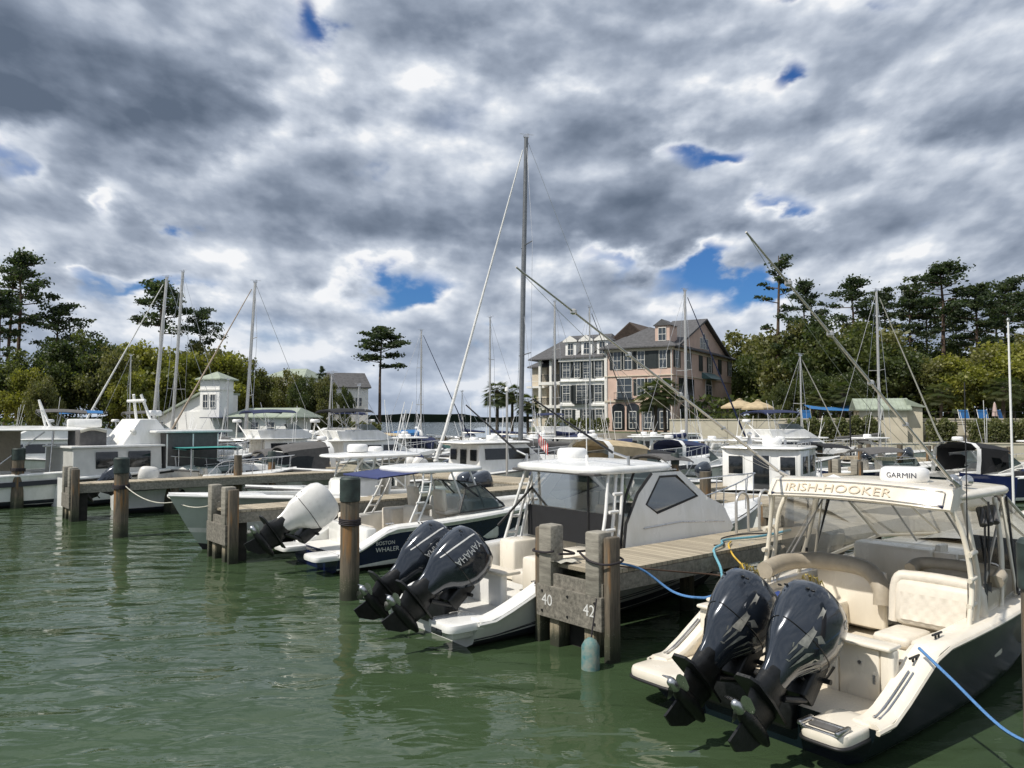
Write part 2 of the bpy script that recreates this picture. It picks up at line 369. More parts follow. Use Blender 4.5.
# ------------------------------------------------------------------ boat library (local frame: x forward, y port, z up, z=0 waterline)
class Hull:
    def __init__(s, L, B, z0, z1, draft=.5, rake=1.1, flare=.3, stern=.93, x0=0.0, drop=None, full=2.3, zc=(.08, .42)):
        s.L, s.B, s.z0, s.z1, s.draft, s.rake, s.flare, s.stern, s.x0, s.drop, s.full, s.zc = L, B, z0, z1, draft, rake, flare, stern, x0, drop, full, zc
    def half(s, t):
        a = s.stern + (1 - s.stern) * min(1, t / .35)
        if t > .38: a *= max(0, 1 - ((t - .38) / .62) ** s.full)
        return max(.012, a * s.B / 2)
    def zs(s, t):
        z = s.z0 + (s.z1 - s.z0) * t ** 1.7
        if s.drop:
            x = t * s.L; xa, xb, zl = s.drop
            if x < xb:
                k = max(0, (x - xa) / (xb - xa)); k = .8 * k + .2 * k * k * (3 - 2 * k); z = zl + (z - zl) * k
        return z
    def sheer(s, t, side=1):
        return Vector((s.x0 + t * (s.L - s.x0 - s.rake) + s.rake * t ** 3, side * s.half(t), s.zs(t)))
    def at(s, x, side=1):
        a, b = 0.0, 1.0
        for _ in range(24):
            c = (a + b) / 2
            if s.sheer(c).x < x: a = c
            else: b = c
        return s.sheer((a + b) / 2, side)
    def section(s, t):
        h = s.half(t); z = s.zs(t); fl = s.flare * (.15 + .85 * t ** 1.5)
        hc = h * (.94 - fl); zc = s.zc[0] + s.zc[1] * t ** 2.6; zk = -s.draft * (1 - .8 * t ** 9); zc = min(zc, z - .1)
        X = s.x0 + t * (s.L - s.x0 - s.rake)
        def P(y, zz): return Vector((X + s.rake * t ** 3 * max(0, (zz + s.draft) / (z + s.draft)) ** .8, y, zz))
        out = [P(0, zk), P(hc * .55, lerp(zk, zc, .5)), P(hc, zc), P(hc + .02 * (1 - t), zc + .02), P(lerp(hc, h, .16) + .01, lerp(zc, z, .14))]
        for k in (.35, .6, .82): out.append(P(lerp(hc, h, k ** (1 + t * .8)) + .02 * math.sin(k * 3.1) * (1 - t), lerp(zc, z, k)))
        out.append(P(h, z)); return out
    def mesh(s, parent, side, bottom=None, boot=None, name='hull', n=26):
        b = MB(); mats = [side, bottom or BOTTOM, boot or side]; rows = []
        for i in range(n + 1):
            sec = s.section(i / n); rows.append([Vector((p.x, -p.y, p.z)) for p in sec[::-1][:-1]] + sec)
        k = len(rows[0]); idx = [0 if (j < 4 or j > 11) else 2 if j in (4, 11) else 1 for j in range(k - 1)]
        b.v = [p for r in rows for p in r]
        for i in range(n):
            for j in range(k - 1):
                b.f.append([i * k + j, i * k + j + 1, (i + 1) * k + j + 1, (i + 1) * k + j]); b.m.append(1 if (idx[j] == 1 and sum(rows[a][c].z for a in (i, i + 1) for c in (j, j + 1)) / 4 < .12) else 0 if idx[j] == 1 else idx[j])
        b.f.append(list(range(k))); b.m.append(0)
        return b.build(name, mats, parent, 50)
    def ts(s, xa, xb, n):
        return [xa + (xb - xa) * i / n for i in range(n + 1)]
    def cap(s, parent, xa, xb, w, m, name='gunwale', n=18, th=.05, proud=.02):
        b = MB()
        for sd in (1, -1):
            rows = []
            for x in s.ts(xa, xb, n):
                p = s.at(x); ww = min(w, p.y * .95)
                rows.append([Vector((x, sd * y, p.z + dz)) for y, dz in ((p.y + proud, -.06), (p.y + proud, .0), (p.y - .03, th), (p.y - ww + .03, th), (p.y - ww, .0), (p.y - ww, -.06))])
            b.grid(rows, closed=True, cap=True)
        return b.build(name, m, parent, 40)
    def rail(s, parent, m, name='rub_rail', r=.025, dz=-.07, xa=None, xb=1.0, n=26, ta=0.0):
        b = MB()
        for sd in (1, -1): b.tube([s.sheer(ta + (1 - ta) * i / n, sd) + Vector((0, sd * .012, dz)) for i in range(n + 1)], r, 6)
        return b.build(name, m, parent)
    def liner(s, parent, xa, xb, w, sole, m, ms, n=14):
        b = MB()
        for sd in (1, -1):
            rows = []
            for x in s.ts(xa, xb, n):
                p = s.at(x); y = max(.02, p.y - w + .012); rows.append([Vector((x, sd * y, p.z)), Vector((x, sd * y, lerp(p.z, sole, .5))), Vector((x, sd * (y - .03), sole))])
            b.grid(rows)
        o = b.build('cockpit_liner', m, parent)
        b = MB(); rows = []
        for x in s.ts(xa, xb, n):
            y = max(.02, s.at(x).y - w); rows.append([Vector((x, -y, sole)), Vector((x, y, sole))])
        b.grid(rows); b.build('cockpit_sole', ms, parent, 0)
        return o
    def foredeck(s, parent, xa, m, crown=.08, name='foredeck', n=16, drop=0.0):
        b = MB(); rows = []
        for x in s.ts(xa, s.L - .01, n):
            p = s.at(x); y = max(.01, p.y - .01)
            rows.append([Vector((x, y * k, p.z - drop + crown * (1 - k * k) + (.03 if abs(k) < .8 else .012))) for k in (-1, -.93, -.8, -.55, -.3, 0, .3, .55, .8, .93, 1)])
        b.grid(rows); return b.build(name, m, parent, 40)
    def anti(s): pass
def plate(cx, cy, z, lx, ly, th, n=6, crown=.04, e=4.0, taper=0.0, edge=.35):
    """rounded slab (hardtop): superellipse outline; returns MB"""
    b = MB(); N = 48; rows = []
    def ring(k, zz, fac=1.0):
        o = []
        for i in range(N):
            a = 2 * math.pi * i / N; c, d = math.cos(a), math.sin(a)
            x = abs(c) ** (2 / e) * (1 if c >= 0 else -1); y = abs(d) ** (2 / e) * (1 if d >= 0 else -1)
            y *= 1 - taper * (x * .5 + .5)
            o.append(Vector((cx + lx / 2 * x * k, cy + ly / 2 * y * k, zz)))
        return o
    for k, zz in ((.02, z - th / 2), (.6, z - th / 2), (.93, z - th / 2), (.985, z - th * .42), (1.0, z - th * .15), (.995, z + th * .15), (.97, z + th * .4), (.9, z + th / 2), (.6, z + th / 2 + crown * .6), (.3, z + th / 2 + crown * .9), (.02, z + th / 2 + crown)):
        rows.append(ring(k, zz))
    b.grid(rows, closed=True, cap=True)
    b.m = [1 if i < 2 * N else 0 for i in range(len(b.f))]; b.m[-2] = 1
    return b
def radome(parent, x, y, z, r=.3, h=.24, name='radar_dome', text=None, fn=None):
    b = MB(); b.lathe([(r * .5, 0), (r * .94, .005), (r, h * .22), (r * .985, h * .6), (r * .93, h * .86), (r * .8, h * .97), (r * .4, h), (.01, h)], n=28)
    return b.build(name, RADW, parent, 50, loc=(x, y, z))
def superring(cx, cy, z, lx, ly, e=3.0, n=28, back=1.0):
    o = []
    for i in range(n):
        a = 2 * math.pi * i / n; c, d = math.cos(a), math.sin(a)
        x = abs(c) ** (2 / e) * (1 if c >= 0 else -1); y = abs(d) ** (2 / e) * (1 if d >= 0 else -1)
        yy = y * (1 - (1 - back) * max(0, -x) ** 1.5)
        o.append(Vector((cx + lx / 2 * x, cy + ly / 2 * yy, z)))
    return o
def engine(parent, x, y, z, tilt, cowl, style='plain', s=1.0, decal=None, low=None, name='outboard_motor'):
    """outboard: local origin at tilt pivot, x forward; cowl above, leg below"""
    Z0 = lambda q: q * (.86 if q > 0 else .66)
    # cowl sections: (z, centre x, length x, width y, back narrowing)
    S = [(.92, -.30, .10, .10, 1), (.915, -.30, .34, .26, 1), (.89, -.31, .58, .42, .9), (.83, -.31, .76, .54, .85), (.70, -.31, .88, .61, .82), (.50, -.31, .93, .63, .78), (.30, -.32, .92, .61, .72),
         (.14, -.34, .84, .55, .62), (.0, -.38, .70, .46, .50), (-.14, -.42, .56, .37, .42), (-.30, -.45, .44, .29, .4), (-.46, -.46, .38, .24, .4), (-.60, -.47, .35, .21, .4), (-.66, -.47, .33, .19, .4)]
    S = [(Z0(a0), a1, a2 * (1.04 if a0 > 0 else 1.12), a3 * (1.05 if a0 > 0 else 1.15), a4) for a0, a1, a2, a3, a4 in S]; dn = .43
    def ev(zz):
        for a, b_ in zip(S[:-1], S[1:]):
            if a[0] >= zz >= b_[0]:
                k = (a[0] - zz) / (a[0] - b_[0]); return [lerp(p, q, k) for p, q in zip(a, b_)]
        return list(S[-1])
    b = MB(); rows = [superring(cx * s, 0, zz * s, lx * s, ly * s, 2.7, 32, bk) for zz, cx, lx, ly, bk in S]; b.grid(rows, closed=True, cap=True)
    o = b.build(name, cowl, parent, 60, loc=(x, y, z), rot=(0, R(tilt), 0))
    def surf(side, u, zz, off=.004):
        """u: 0 = centre of the side, + forward, - aft round the back (radians)"""
        e = 2.7; q = ev(zz); a = side * (math.pi / 2 - u); c, d = math.cos(a), math.sin(a)
        X = abs(c) ** (2 / e) * (1 if c >= 0 else -1); Y = abs(d) ** (2 / e) * (1 if d >= 0 else -1)
        Yt = Y * (1 - (1 - q[4]) * max(0, -X) ** 1.5)
        nx, ny = X, Y * 1.1; l = math.hypot(nx, ny) or 1
        return Vector(((q[1] + q[2] / 2 * X + off * nx / l) * s, (q[3] / 2 * Yt + off * ny / l) * s, zz * s))
    # parting line under the cowl and air slots
    lb = MB()
    for sd in (1, -1):
        lb.tube([surf(sd, -1.5 + 3.0 * k / 14, .17 - .04 * math.sin(k / 14 * 3), .002) for k in range(15)], .007 * s, 5)
    lb.build('cowl_seam', ENGB, o)
    # midsection, cavitation plate, gear case, skeg
    lm = low or ENGB; lb = MB()
    lb.grid([superring(-.45 * s, 0, (zz + dn) * s, lx * s, ly * s, 2.3, 20) for zz, lx, ly in ((-.75, .40, .24), (-.9, .44, .22), (-1.02, .50, .18), (-1.08, .6, .15), (-1.09, .68, .12))], closed=True, cap=True)
    O = Vector((0, 0, dn))
    lb.prism([(Vector(p) + O) * s for p in ((-.06, -.09, -1.07), (-.06, .09, -1.07), (-.5, .15, -1.07), (-.84, .15, -1.07), (-.92, .08, -1.07), (-.92, -.08, -1.07), (-.84, -.15, -1.07), (-.5, -.15, -1.07))], (0, 0, -.03 * s))
    lb.grid([superring(-.44 * s, 0, (zz + dn) * s, lx * s, ly * s, 2.0, 16) for zz, lx, ly in ((-1.09, .6, .12), (-1.22, .50, .10), (-1.34, .46, .11))], closed=True)
    lb.lathe([(r_ * s, h * s) for r_, h in ((.005, -.06), (.035, -.09), (.07, -.2), (.09, -.34), (.093, -.5), (.08, -.66), (.055, -.72))], (0, 0, (-1.36 + dn) * s), 16, axis='x')
    lb.prism([(Vector(p) + O) * s for p in ((-.2, -.014, -1.42), (-.3, -.014, -1.56), (-.52, -.014, -1.70), (-.68, -.014, -1.68), (-.62, -.014, -1.42))], (0, .028 * s, 0))
    lb.build('gear_case', lm, o, 45)
    lb = MB(); lb.box((-.78 * s, -.0 * s, (-1.062 + dn) * s), (.10 * s, .10 * s, .008 * s)); lb.build('warning_label', GELG, o, 0)
    pb = MB()
    for k in range(3):
        a0 = k * 2.094 + .5; rows = []
        for i in range(5):
            r_ = .05 + i * .027; wd = (.5, .85, 1.0, .9, .5)[i]; row = []
            for j in range(5):
                t = (j / 4 - .5) * wd; row.append(Vector((-.78 + .09 * t * 2.2, r_ * math.cos(a0 + t * .75), r_ * math.sin(a0 + t * .75))) * s + Vector((0, 0, (-1.36 + dn) * s)))
            rows.append(row)
        pb.grid(rows); pb.grid([[p + Vector((.006, 0, 0)) for p in r_] for r_ in rows])
    pb.lathe([(.05 * s, -.70 * s), (.058 * s, -.74 * s), (.05 * s, -.85 * s), (.02 * s, -.88 * s)], (0, 0, (-1.36 + dn) * s), 12, axis='x')
    pb.build('propeller', STEEL, o, 60)
    # clamp bracket, rams and hoses
    cb = MB()
    cb.box((.02 * s, 0, -.06 * s), (.24 * s, .34 * s, .5 * s), bev=.03 * s)
    for sd in (-1, 1): cb.tube([(.02 * s, sd * .12 * s, -.3 * s), (-.3 * s, sd * .1 * s, -.50 * s)], .035 * s, 8)
    cb.tube([(.12 * s, -.25 * s, .02 * s), (.12 * s, .25 * s, .02 * s)], .03 * s, 8)
    cb.build('mount_bracket', ENGB, o, 40)
    if style == 'stripe':
        for sd in (1, -1):
            t = MB(); t.grid([[surf(sd, -.62 - .30 * (j / 14) ** 1.4 + .07 * k, .74 - .70 * j / 14, .004) for j in range(15)] for k in (0, 1)])
            t.build('cowl_stripe', DECALW, o, 60)
            text_on('maker_name', 'YAMAHA', .13 * s, (lambda q: lambda a, c: surf(q, -.22 + (c if q < 0 else -c) * 2.4 / s, .40 - a / s, .006))(sd), DECALW, o)
    elif style == 'splash':
        for sd in (1, -1):
            t = MB()
            t.add([surf(sd, u, zz, .004) for u, zz in ((-.55, .70), (-.42, .66), (-.38, .45), (-.30, .20), (-.22, .02), (-.5, .0), (-.46, .22), (-.50, .45))], [(0, 1, 2, 7), (7, 2, 3, 6), (6, 3, 4, 5)])
            t.add([surf(sd, u, zz, .005) for u, zz in ((.25, .42), (.32, .36), (-.05, .18), (-.55, -.06), (-.62, -.02), (-.2, .22))], [(0, 1, 2, 5), (5, 2, 3, 4)])
            t.add([surf(sd, u, zz, .004) for u, zz in ((.7, .30), (.75, .22), (.2, .06), (-.3, -.2), (-.45, -.2), (.05, .1))], [(0, 1, 2, 5), (5, 2, 3, 4)])
            for k in range(7):
                u0 = -.5 + .18 * k; t.add([surf(sd, u0, .02 - .02 * k % .05, .004), surf(sd, u0 + .10, .04, .004), surf(sd, u0 + .02, -.16 - .05 * (k % 3), .004)], [(0, 1, 2)])
            t.build('cowl_graphic', SILVER, o, 60)
            t = MB(); c0 = [surf(sd, .28 + .11 * math.cos(a), .60 + .05 * math.sin(a), .006) for a in [k * math.pi / 8 for k in range(16)]]; c1 = [surf(sd, .28 + .08 * math.cos(a), .60 + .036 * math.sin(a), .006) for a in [k * math.pi / 8 for k in range(16)]]
            t.grid([c0, c1], closed=True); t.build('round_emblem', DECALW, o)
    if style in ('stripe', 'splash'):
        # badge across the upper back of the cowl
        def bk(a, c):
            zz = .80 + c
            q = ev(min(zz, .91)); return Vector((q[1] - q[2] / 2 * (1 - (abs(a) / (q[3] / 2)) ** 2.7 * .35) - .012, -a, zz)) * s
        if style == 'splash': text_on('maker_name', 'YAMAHA', .07, bk, DECALGOLD, o)
        t = MB()
        for sd in (1, -1):
            for (yy, zz) in ((.13, .58), (.2, .56)):
                q = ev(zz); xx = q[1] - q[2] / 2 * .97
                t.box(((xx - .0) * s, sd * yy * s, zz * s), (.03 * s, .045 * s, .014 * s), bev=.005)
        t.build('cowl_vent', ENGB, o)
    return o
def rod_tube(b, pts, r, m=0, n=7): b.tube(curve(pts, 5), r, n, m)
def window_panel(parent, pts, m=DARKG, frame=None, name='window', th=.012, inset=.0, fr=.03):
    """pts: planar polygon points; adds a frame tube and a pane"""
    P = [Vector(p) for p in pts]
    nrm = (P[1] - P[0]).cross(P[2] - P[0]).normalized()
    if frame:
        b = MB(); b.tube(P + [P[0]], fr, 6); o = b.build(name, frame, parent)
        c = MB(); c.add(P, [list(range(len(P)))]); c.build('pane', m, o, 0); return o
    b = MB(); b.prism([p - nrm * th / 2 for p in P], nrm * th); return b.build(name, m, parent, 0)
def bow_rail(parent, H, xa, xb, h=.62, name='bow_rail', n=6, m=STEEL, r=.016, inset=.1, close=True):
    b = MB(); P = {}
    for sd in (1, -1):
        xs = [xa + (xb - xa) * i / 14 for i in range(15)]
        top = []
        for i, x in enumerate(xs):
            p = H.at(x, sd); k = min(1, i / 2.5)
            top.append(Vector((x, sd * max(.04, abs(p.y) - inset), p.z + .03 + h * k)))
        P[sd] = top; b.tube(top, r, 6)
        for i in range(2, 15, max(1, 12 // n)):
            p = H.at(min(xs[i] - .06, H.L - .2), sd); b.tube([(p.x, sd * max(.04, abs(p.y) - inset), p.z), top[i]], r * .85, 6)
    if close: b.tube(curve([P[1][-1], (P[1][-1].x + .18, 0, P[1][-1].z + .02), P[-1][-1]], 4), r, 6)
    return b.build(name, m, parent)
def canvas_top(parent, pts0, pts1, m, name='bimini_top', sagd=.06, n=6, frame=True, zb=None):
    """canvas stretched between two hoops (lists of points across), with a fore-aft crown"""
    b = MB(); rows = []
    for i in range(n + 1):
        t = i / n; rows.append([Vector(p).lerp(Vector(q), t) + Vector((0, 0, sagd * math.sin(t * math.pi))) for p, q in zip(pts0, pts1)])
    b.grid(rows); b.grid([[p - Vector((0, 0, .02)) for p in r_] for r_ in rows])
    for r_ in (rows[0], rows[-1]): b.grid([r_, [p - Vector((0, 0, .08)) for p in r_]])
    o = b.build(name, m, parent, 60)
    if zb is not None:
        f = MB()
        for P in (pts0, pts1):
            for e in (0, -1):
                q = Vector(P[e]); f.tube([q, ((Vector(pts0[e]).x + Vector(pts1[e]).x) / 2, q.y, zb)], .014, 6)
        f.build('bimini_frame', STEEL, parent)
    return o
def hoop(x, w, z, n=8, crown=.14): return [Vector((x, w * (k / n * 2 - 1), z + crown * (1 - (k / n * 2 - 1) ** 2) - .1 * abs(k / n * 2 - 1) ** 6)) for k in range(n + 1)]
def pipes(parent, lst, r, m, name='top_support', n=7):
    b = MB()
    for P in lst: b.tube(curve(P, 5) if len(P) > 2 else P, r, n)
    return b.build(name, m, parent, 60)
def bucket_seat(parent, x, y, z, m=VINYL, w=.55, name='helm_seat', face=1):
    b = MB(); b.box((x, y, z), (.5, w, .14), bev=.05); b.box((x - face * .24, y, z + .32), (.14, w, .6), bev=.06, rot=(0, -.12 * face, 0))
    b.box((x, y, z - .3), (.3, w * .6, .5)); return b.build(name, m, parent, 45)
def cleat(parent, x, y, z, a=0, m=STEEL, name='cleat'):
    b = MB(); b.tube([(-.12, 0, .05), (.12, 0, .05)], .014, 6); b.tube([(-.04, 0, 0), (-.04, 0, .05)], .014, 6); b.tube([(.04, 0, 0), (.04, 0, .05)], .014, 6)
    return b.build(name, m, parent, loc=(x, y, z), rot=(0, 0, a))
# ================================================================== the setting
def mesh_sheet(name, pts, m, z=0): b = MB(); b.add([(x, y, z) for x, y in pts], [list(range(len(pts)))]); return b.build(name, m, None, 0)
# water: green, murky, wind-rippled
wm = bpy.data.materials.new('harbour_water'); wm.use_nodes = True; n = NT(wm.node_tree)
out = n.n('ShaderNodeOutputMaterial'); pb_ = n.n('ShaderNodeBsdfPrincipled'); n.l(pb_.outputs[0], out.inputs[0])
pb_.inputs['Roughness'].default_value = .015; pb_.inputs['IOR'].default_value = 1.33
t_ = n.n('ShaderNodeTexCoord'); mp = n.n('ShaderNodeMapping'); mp.inputs[2].default_value = (0, 0, R(-22)); mp.inputs[3].default_value = (.7, 1.35, 1); n.l(t_.outputs['Object'], mp.inputs[0])
def wn(sc, det, ro=.5, di=0.0):
    q = n.n('ShaderNodeTexNoise'); q.inputs['Scale'].default_value = sc; q.inputs['Detail'].default_value = det; q.inputs['Roughness'].default_value = ro; q.inputs['Distortion'].default_value = di
    n.l(mp.outputs[0], q.inputs[0]); return q.outputs[0]
a_, b_, c_ = wn(.62, 1.5, .45, .5), wn(1.9, 2, .5, .6), wn(7, 2, .5, .3)
g_ = wn(.12, 3)
hgt = n.math('ADD', n.math('MULTIPLY', a_, 1.0), n.math('ADD', n.math('MULTIPLY', b_, .26), n.math('MULTIPLY', c_, .02)))
bmp = n.n('ShaderNodeBump'); bmp.inputs['Distance'].default_value = .145
n.l(n.math('MULTIPLY_ADD', g_, 1.0, .30), bmp.inputs['Strength']); n.l(hgt, bmp.inputs['Height']); n.l(bmp.outputs[0], pb_.inputs['Normal'])
n.l(n.ramp(g_, [(.3, (.034, .057, .027)), (.7, (.050, .080, .038))]), pb_.inputs['Base Color'])
WATER = wm
wb = MB(); wb.add([(-3000, -60, 0), (3000, -60, 0), (3000, 4000, 0), (-3000, 4000, 0)], [(0, 1, 2, 3)])
tag(wb.build('water', WATER, None, 0), kind='structure')
SAND = mat('pale_soil', (.36, .31, .22), .95, var=.2, vs=.3, bump=.3, bs=8)
LAWN = mat('lawn_green', (.085, .11, .04), .95, var=.3, vs=.4, bump=.4, bs=20)
STUCCO = mat('cream_stucco', (.66, .60, .47), .85, var=.08, vs=.9, bump=.15, bs=40)
CONC = mat('seawall_concrete', (.34, .31, .26), .9, var=.2, vs=.7, bump=.2, bs=20)
def land(name, pts, z, m, mw=CONC, bed=-3):
    b = MB(); b.prism([(x, y, bed) for x, y in pts], (0, 0, z - bed)); n_ = len(pts)
    b.m = [0, 0] + [1] * n_; b.m[1] = 0
    return tag(b.build(name, [m, mw], None, 0), kind='structure')
land('ground', [(-400, 75), (-75, 70), (-48, 78), (-30, 88), (-19, 100), (-17, 118), (-30, 128), (-400, 150)], 1.7, SAND)
land('terrain', [(3, 104), (18, 92), (19, 83), (160, 70), (500, 60), (600, 500), (40, 500), (3, 160)], 2.1, LAWN)
land('pool_terrace', [(19.2, 84), (160, 71.5), (400, 80), (400, 140), (33, 140), (27.5, 104), (23.5, 98)], 3.3, SAND)
b = MB(); rows = []
for i in range(90):
    x = -1500 + i * 36; rows.append([(x, 1500, -1), (x, 1490, 7 + 5 * random.random() + (6 if 20 < i < 40 else 0)), (x, 1560, -1)])
b.grid(rows); tag(b.build('hills', mat('far_woods', (.03, .05, .035), .95, var=.3, vs=.01), None, 0), kind='structure')

# ------------------------------------------------------------------ walls by the water
def wall_thing(name, label, p0, p1, z0, z1, th, m, cap=True, group=None, cat='wall', joints=3.0):
    p0, p1 = Vector((*p0, 0)), Vector((*p1, 0)); d = p1 - p0; L = d.length; rz = math.atan2(d.y, d.x)
    t = thing(name, label, cat, p0, rz, group); b = MB(); k = 0
    while k < L - .1:
        e = min(L, k + joints); b.box(((k + e) / 2, 0, (z0 + z1) / 2), (e - k - .03, th, z1 - z0), bev=.012); k = e
    b.build('wall_panel', m, t, 0)
    if cap: b = MB(); b.box((L / 2, 0, z1 + .06), (L + .1, th + .12, .12)); b.build('coping', m, t, 0)
    return t
wall_thing('seawall', 'tall cream stucco retaining wall below the umbrellas, left of the hedges', (16.9, 82.7), (28.6, 80.9), -1, 3.7, .4, STUCCO)
wall_thing('seawall', 'long low cream wall along the water in front of the clipped hedges', (28.7, 79.2), (72, 74.2), -1, 1.3, .4, STUCCO)
wall_thing('retaining_wall', 'upper cream wall at the terrace edge behind the clipped hedges', (28.7, 82.6), (110, 75.6), .5, 3.75, .3, STUCCO)
wall_thing('seawall', 'dull concrete bulkhead along the tree-lined shore on the left', (-75, 69.6), (-48, 77.5), -1, 1.9, .4, CONC, joints=5)
wall_thing('breakwater', 'low grey timber breakwater crossing the harbour mouth', (-17, 97), (3, 99), -1, 1.35, .5, TIMBER, joints=2.4, cat='breakwater')
# terrace railing
t = thing('terrace_railing', 'thin dark metal railing along the terrace above the hedges', 'railing', (38.5, 81.5, 3.3), math.atan2(-6.0, 70))
b = MB()
for zz in (.15, 1.25): b.tube([(-18, 0, zz), (40, 0, zz)], .025, 5)
b.build('rail', BLACK, t); b = MB()
for k in range(30): b.tube([(-18 + 2 * k, 0, 0), (-18 + 2 * k, 0, 1.25)], .03, 5)
b.build('baluster', BLACK, t)
def hedge(name, label, c, L, D_, h, z, rz=0, dens=900, group=None):
    random.seed(int(c[0] * 7 + c[1])); t = thing(name, label, 'hedge', (c[0], c[1], z), rz, group); b = MB()
    for k in range(int(dens * L)):
        u, v, w_ = random.uniform(-1, 1), random.uniform(-1, 1), random.random() ** .6
        bulge = 1 - .18 * w_ ** 3 + .10 * math.sin(u * L * 1.7 + c[0]) * w_
        p = Vector((u * L / 2, v * D_ / 2 * bulge, w_ * h * (1 + .12 * math.sin(u * L * 2.3)))); leafquad(b, p, .13, k % 3)
    b.build('foliage', LEAFH, t, 0); s_ = MB()
    for k in range(int(L * 1.5)): s_.tube([(-L / 2 + (k + .5) / 1.5, 0, 0), (-L / 2 + (k + .5) / 1.5 + .1, .05, h * .8)], .04, 5)
    s_.build('stem', BARK, t); return t
def leafquad(b, p, s, m=0, flat=0.0):
    a = Vector((random.gauss(0, 1), random.gauss(0, 1), random.gauss(0, 1) * (1 - flat))).normalized()
    c = a.cross(Vector((random.gauss(0, 1), random.gauss(0, 1), random.gauss(0, 1)))).normalized()
    r_ = s * random.uniform(.6, 1.4); k = len(b.v); a = a * r_; c = c * r_ * .7
    b.v += [p - a, p + c, p + a, p - c]; b.f.append([k, k + 1, k + 2, k + 3]); b.m.append(m)
def leafmat(name, c):
    m = bpy.data.materials.new(name); m.use_nodes = True; n = NT(m.node_tree); out = n.n('ShaderNodeOutputMaterial')
    t = n.n('ShaderNodeTexCoord'); nz = n.n('ShaderNodeTexNoise'); nz.inputs['Scale'].default_value = .9; nz.inputs['Detail'].default_value = 4; n.l(t.outputs['Object'], nz.inputs[0])
    col = n.ramp(nz.outputs[0], [(.35, tuple(v * .6 for v in c)), (.65, tuple(v * 1.15 for v in c))])
    d = n.n('ShaderNodeBsdfDiffuse'); n.l(col, d.inputs[0]); tl = n.n('ShaderNodeBsdfTranslucent'); n.l(n.mix(.6, col, tuple(min(1, v * k) for v, k in zip(c, (2.0, 2.1, 1.0)))), tl.inputs[0])
    g = n.n('ShaderNodeBsdfGlossy'); g.inputs['Roughness'].default_value = .5; g.inputs[0].default_value = (.5, .5, .5, 1)
    mx = n.n('ShaderNodeMixShader'); mx.inputs[0].default_value = .42; n.l(d.outputs[0], mx.inputs[1]); n.l(tl.outputs[0], mx.inputs[2])
    m2 = n.n('ShaderNodeMixShader'); m2.inputs[0].default_value = .05; n.l(mx.outputs[0], m2.inputs[1]); n.l(g.outputs[0], m2.inputs[2]); n.l(m2.outputs[0], out.inputs[0]); return m
def leafset(n1_, c1, c2, c3): return [leafmat(n1_ + s_, c) for s_, c in (('_a', c1), ('_b', c2), ('_c', c3))]
BARK = mat('bark_grey_brown', (.10, .08, .06), .95, var=.3, vs=3, bump=.6, bs=12)
BARKP = mat('bark_pine', (.13, .09, .065), .95, var=.3, vs=3, bump=.6, bs=12)
LEAFH = leafset('hedge_leaf', (.12, .14, .055), (.16, .18, .075), (.22, .22, .11))
LEAFO = leafset('oak_leaf', (.05, .075, .022), (.07, .095, .03), (.10, .12, .035))
LEAFY = leafset('spring_leaf', (.22, .23, .04), (.26, .26, .05), (.15, .17, .035))
LEAFM = leafset('olive_leaf', (.13, .14, .045), (.17, .17, .06), (.10, .12, .04))
LEAFP = leafset('pine_needle', (.034, .055, .026), (.05, .075, .034), (.07, .095, .04))
LEAFPALM = leafset('palm_leaf', (.05, .07, .022), (.07, .09, .03), (.10, .11, .045))
def crown_tree(kind, leaf, h, cw, trunk_h, seed, nb=34, per=230, ls=.25, flat=.0, trunk_r=.3, name='oak_tree', ch=None, limbs=7):
    """prototype tree: Empty > trunk, crown; returned un-tagged"""
    random.seed(seed); t = thing(name, '', 'tree'); b = MB(); c = MB(); ch = ch or (h - trunk_h)
    top = Vector((random.uniform(-.4, .4), random.uniform(-.4, .4), h * .86))
    tr = curve([(0, 0, -.3), (random.uniform(-.2, .2), random.uniform(-.2, .2), trunk_h * .6), (random.uniform(-.4, .4), random.uniform(-.4, .4), trunk_h * 1.05), top], 4)
    b.tube(tr, trunk_r, 8, r2=trunk_r * .18); cz = trunk_h + ch / 2; cents = []
    for k in range(nb):
        while True:
            v = Vector((random.uniform(-1, 1), random.uniform(-1, 1), random.uniform(-1, 1)))
            if .30 < v.length < 1: break
        if kind == 'pine': v.z = v.z * .9
        p = Vector((v.x * cw / 2, v.y * cw / 2, cz + v.z * ch / 2)); cents.append(p)
        if k % max(1, nb // (limbs * 2)) == 0:
            q = tr[min(len(tr) - 2, int(len(tr) * (.45 + .4 * random.random())))]; b.tube(curve([q, q.lerp(p, .5) + Vector((0, 0, -.06 * ch)), p], 3), trunk_r * .32, 5, r2=trunk_r * .07)
    b.build('trunk', BARKP if kind == 'pine' else BARK, t)
    for p in cents:
        rad = random.uniform(.13, .24) * (cw + ch) / 2 * (.8 if kind == 'pine' else .95); m0 = random.choice((0, 0, 1, 1, 2))
        for j in range(per):
            v = Vector((random.gauss(0, .5), random.gauss(0, .5), random.gauss(0, .5)))
            if v.length > 1.2: v = v.normalized() * random.random()
            v.z *= (.42 if kind == 'pine' else .75)
            leafquad(c, p + v * rad, ls, m0 if random.random() < .75 else random.choice((0, 1, 2)), flat)
    c.build('crown', leaf, t, 0); return t
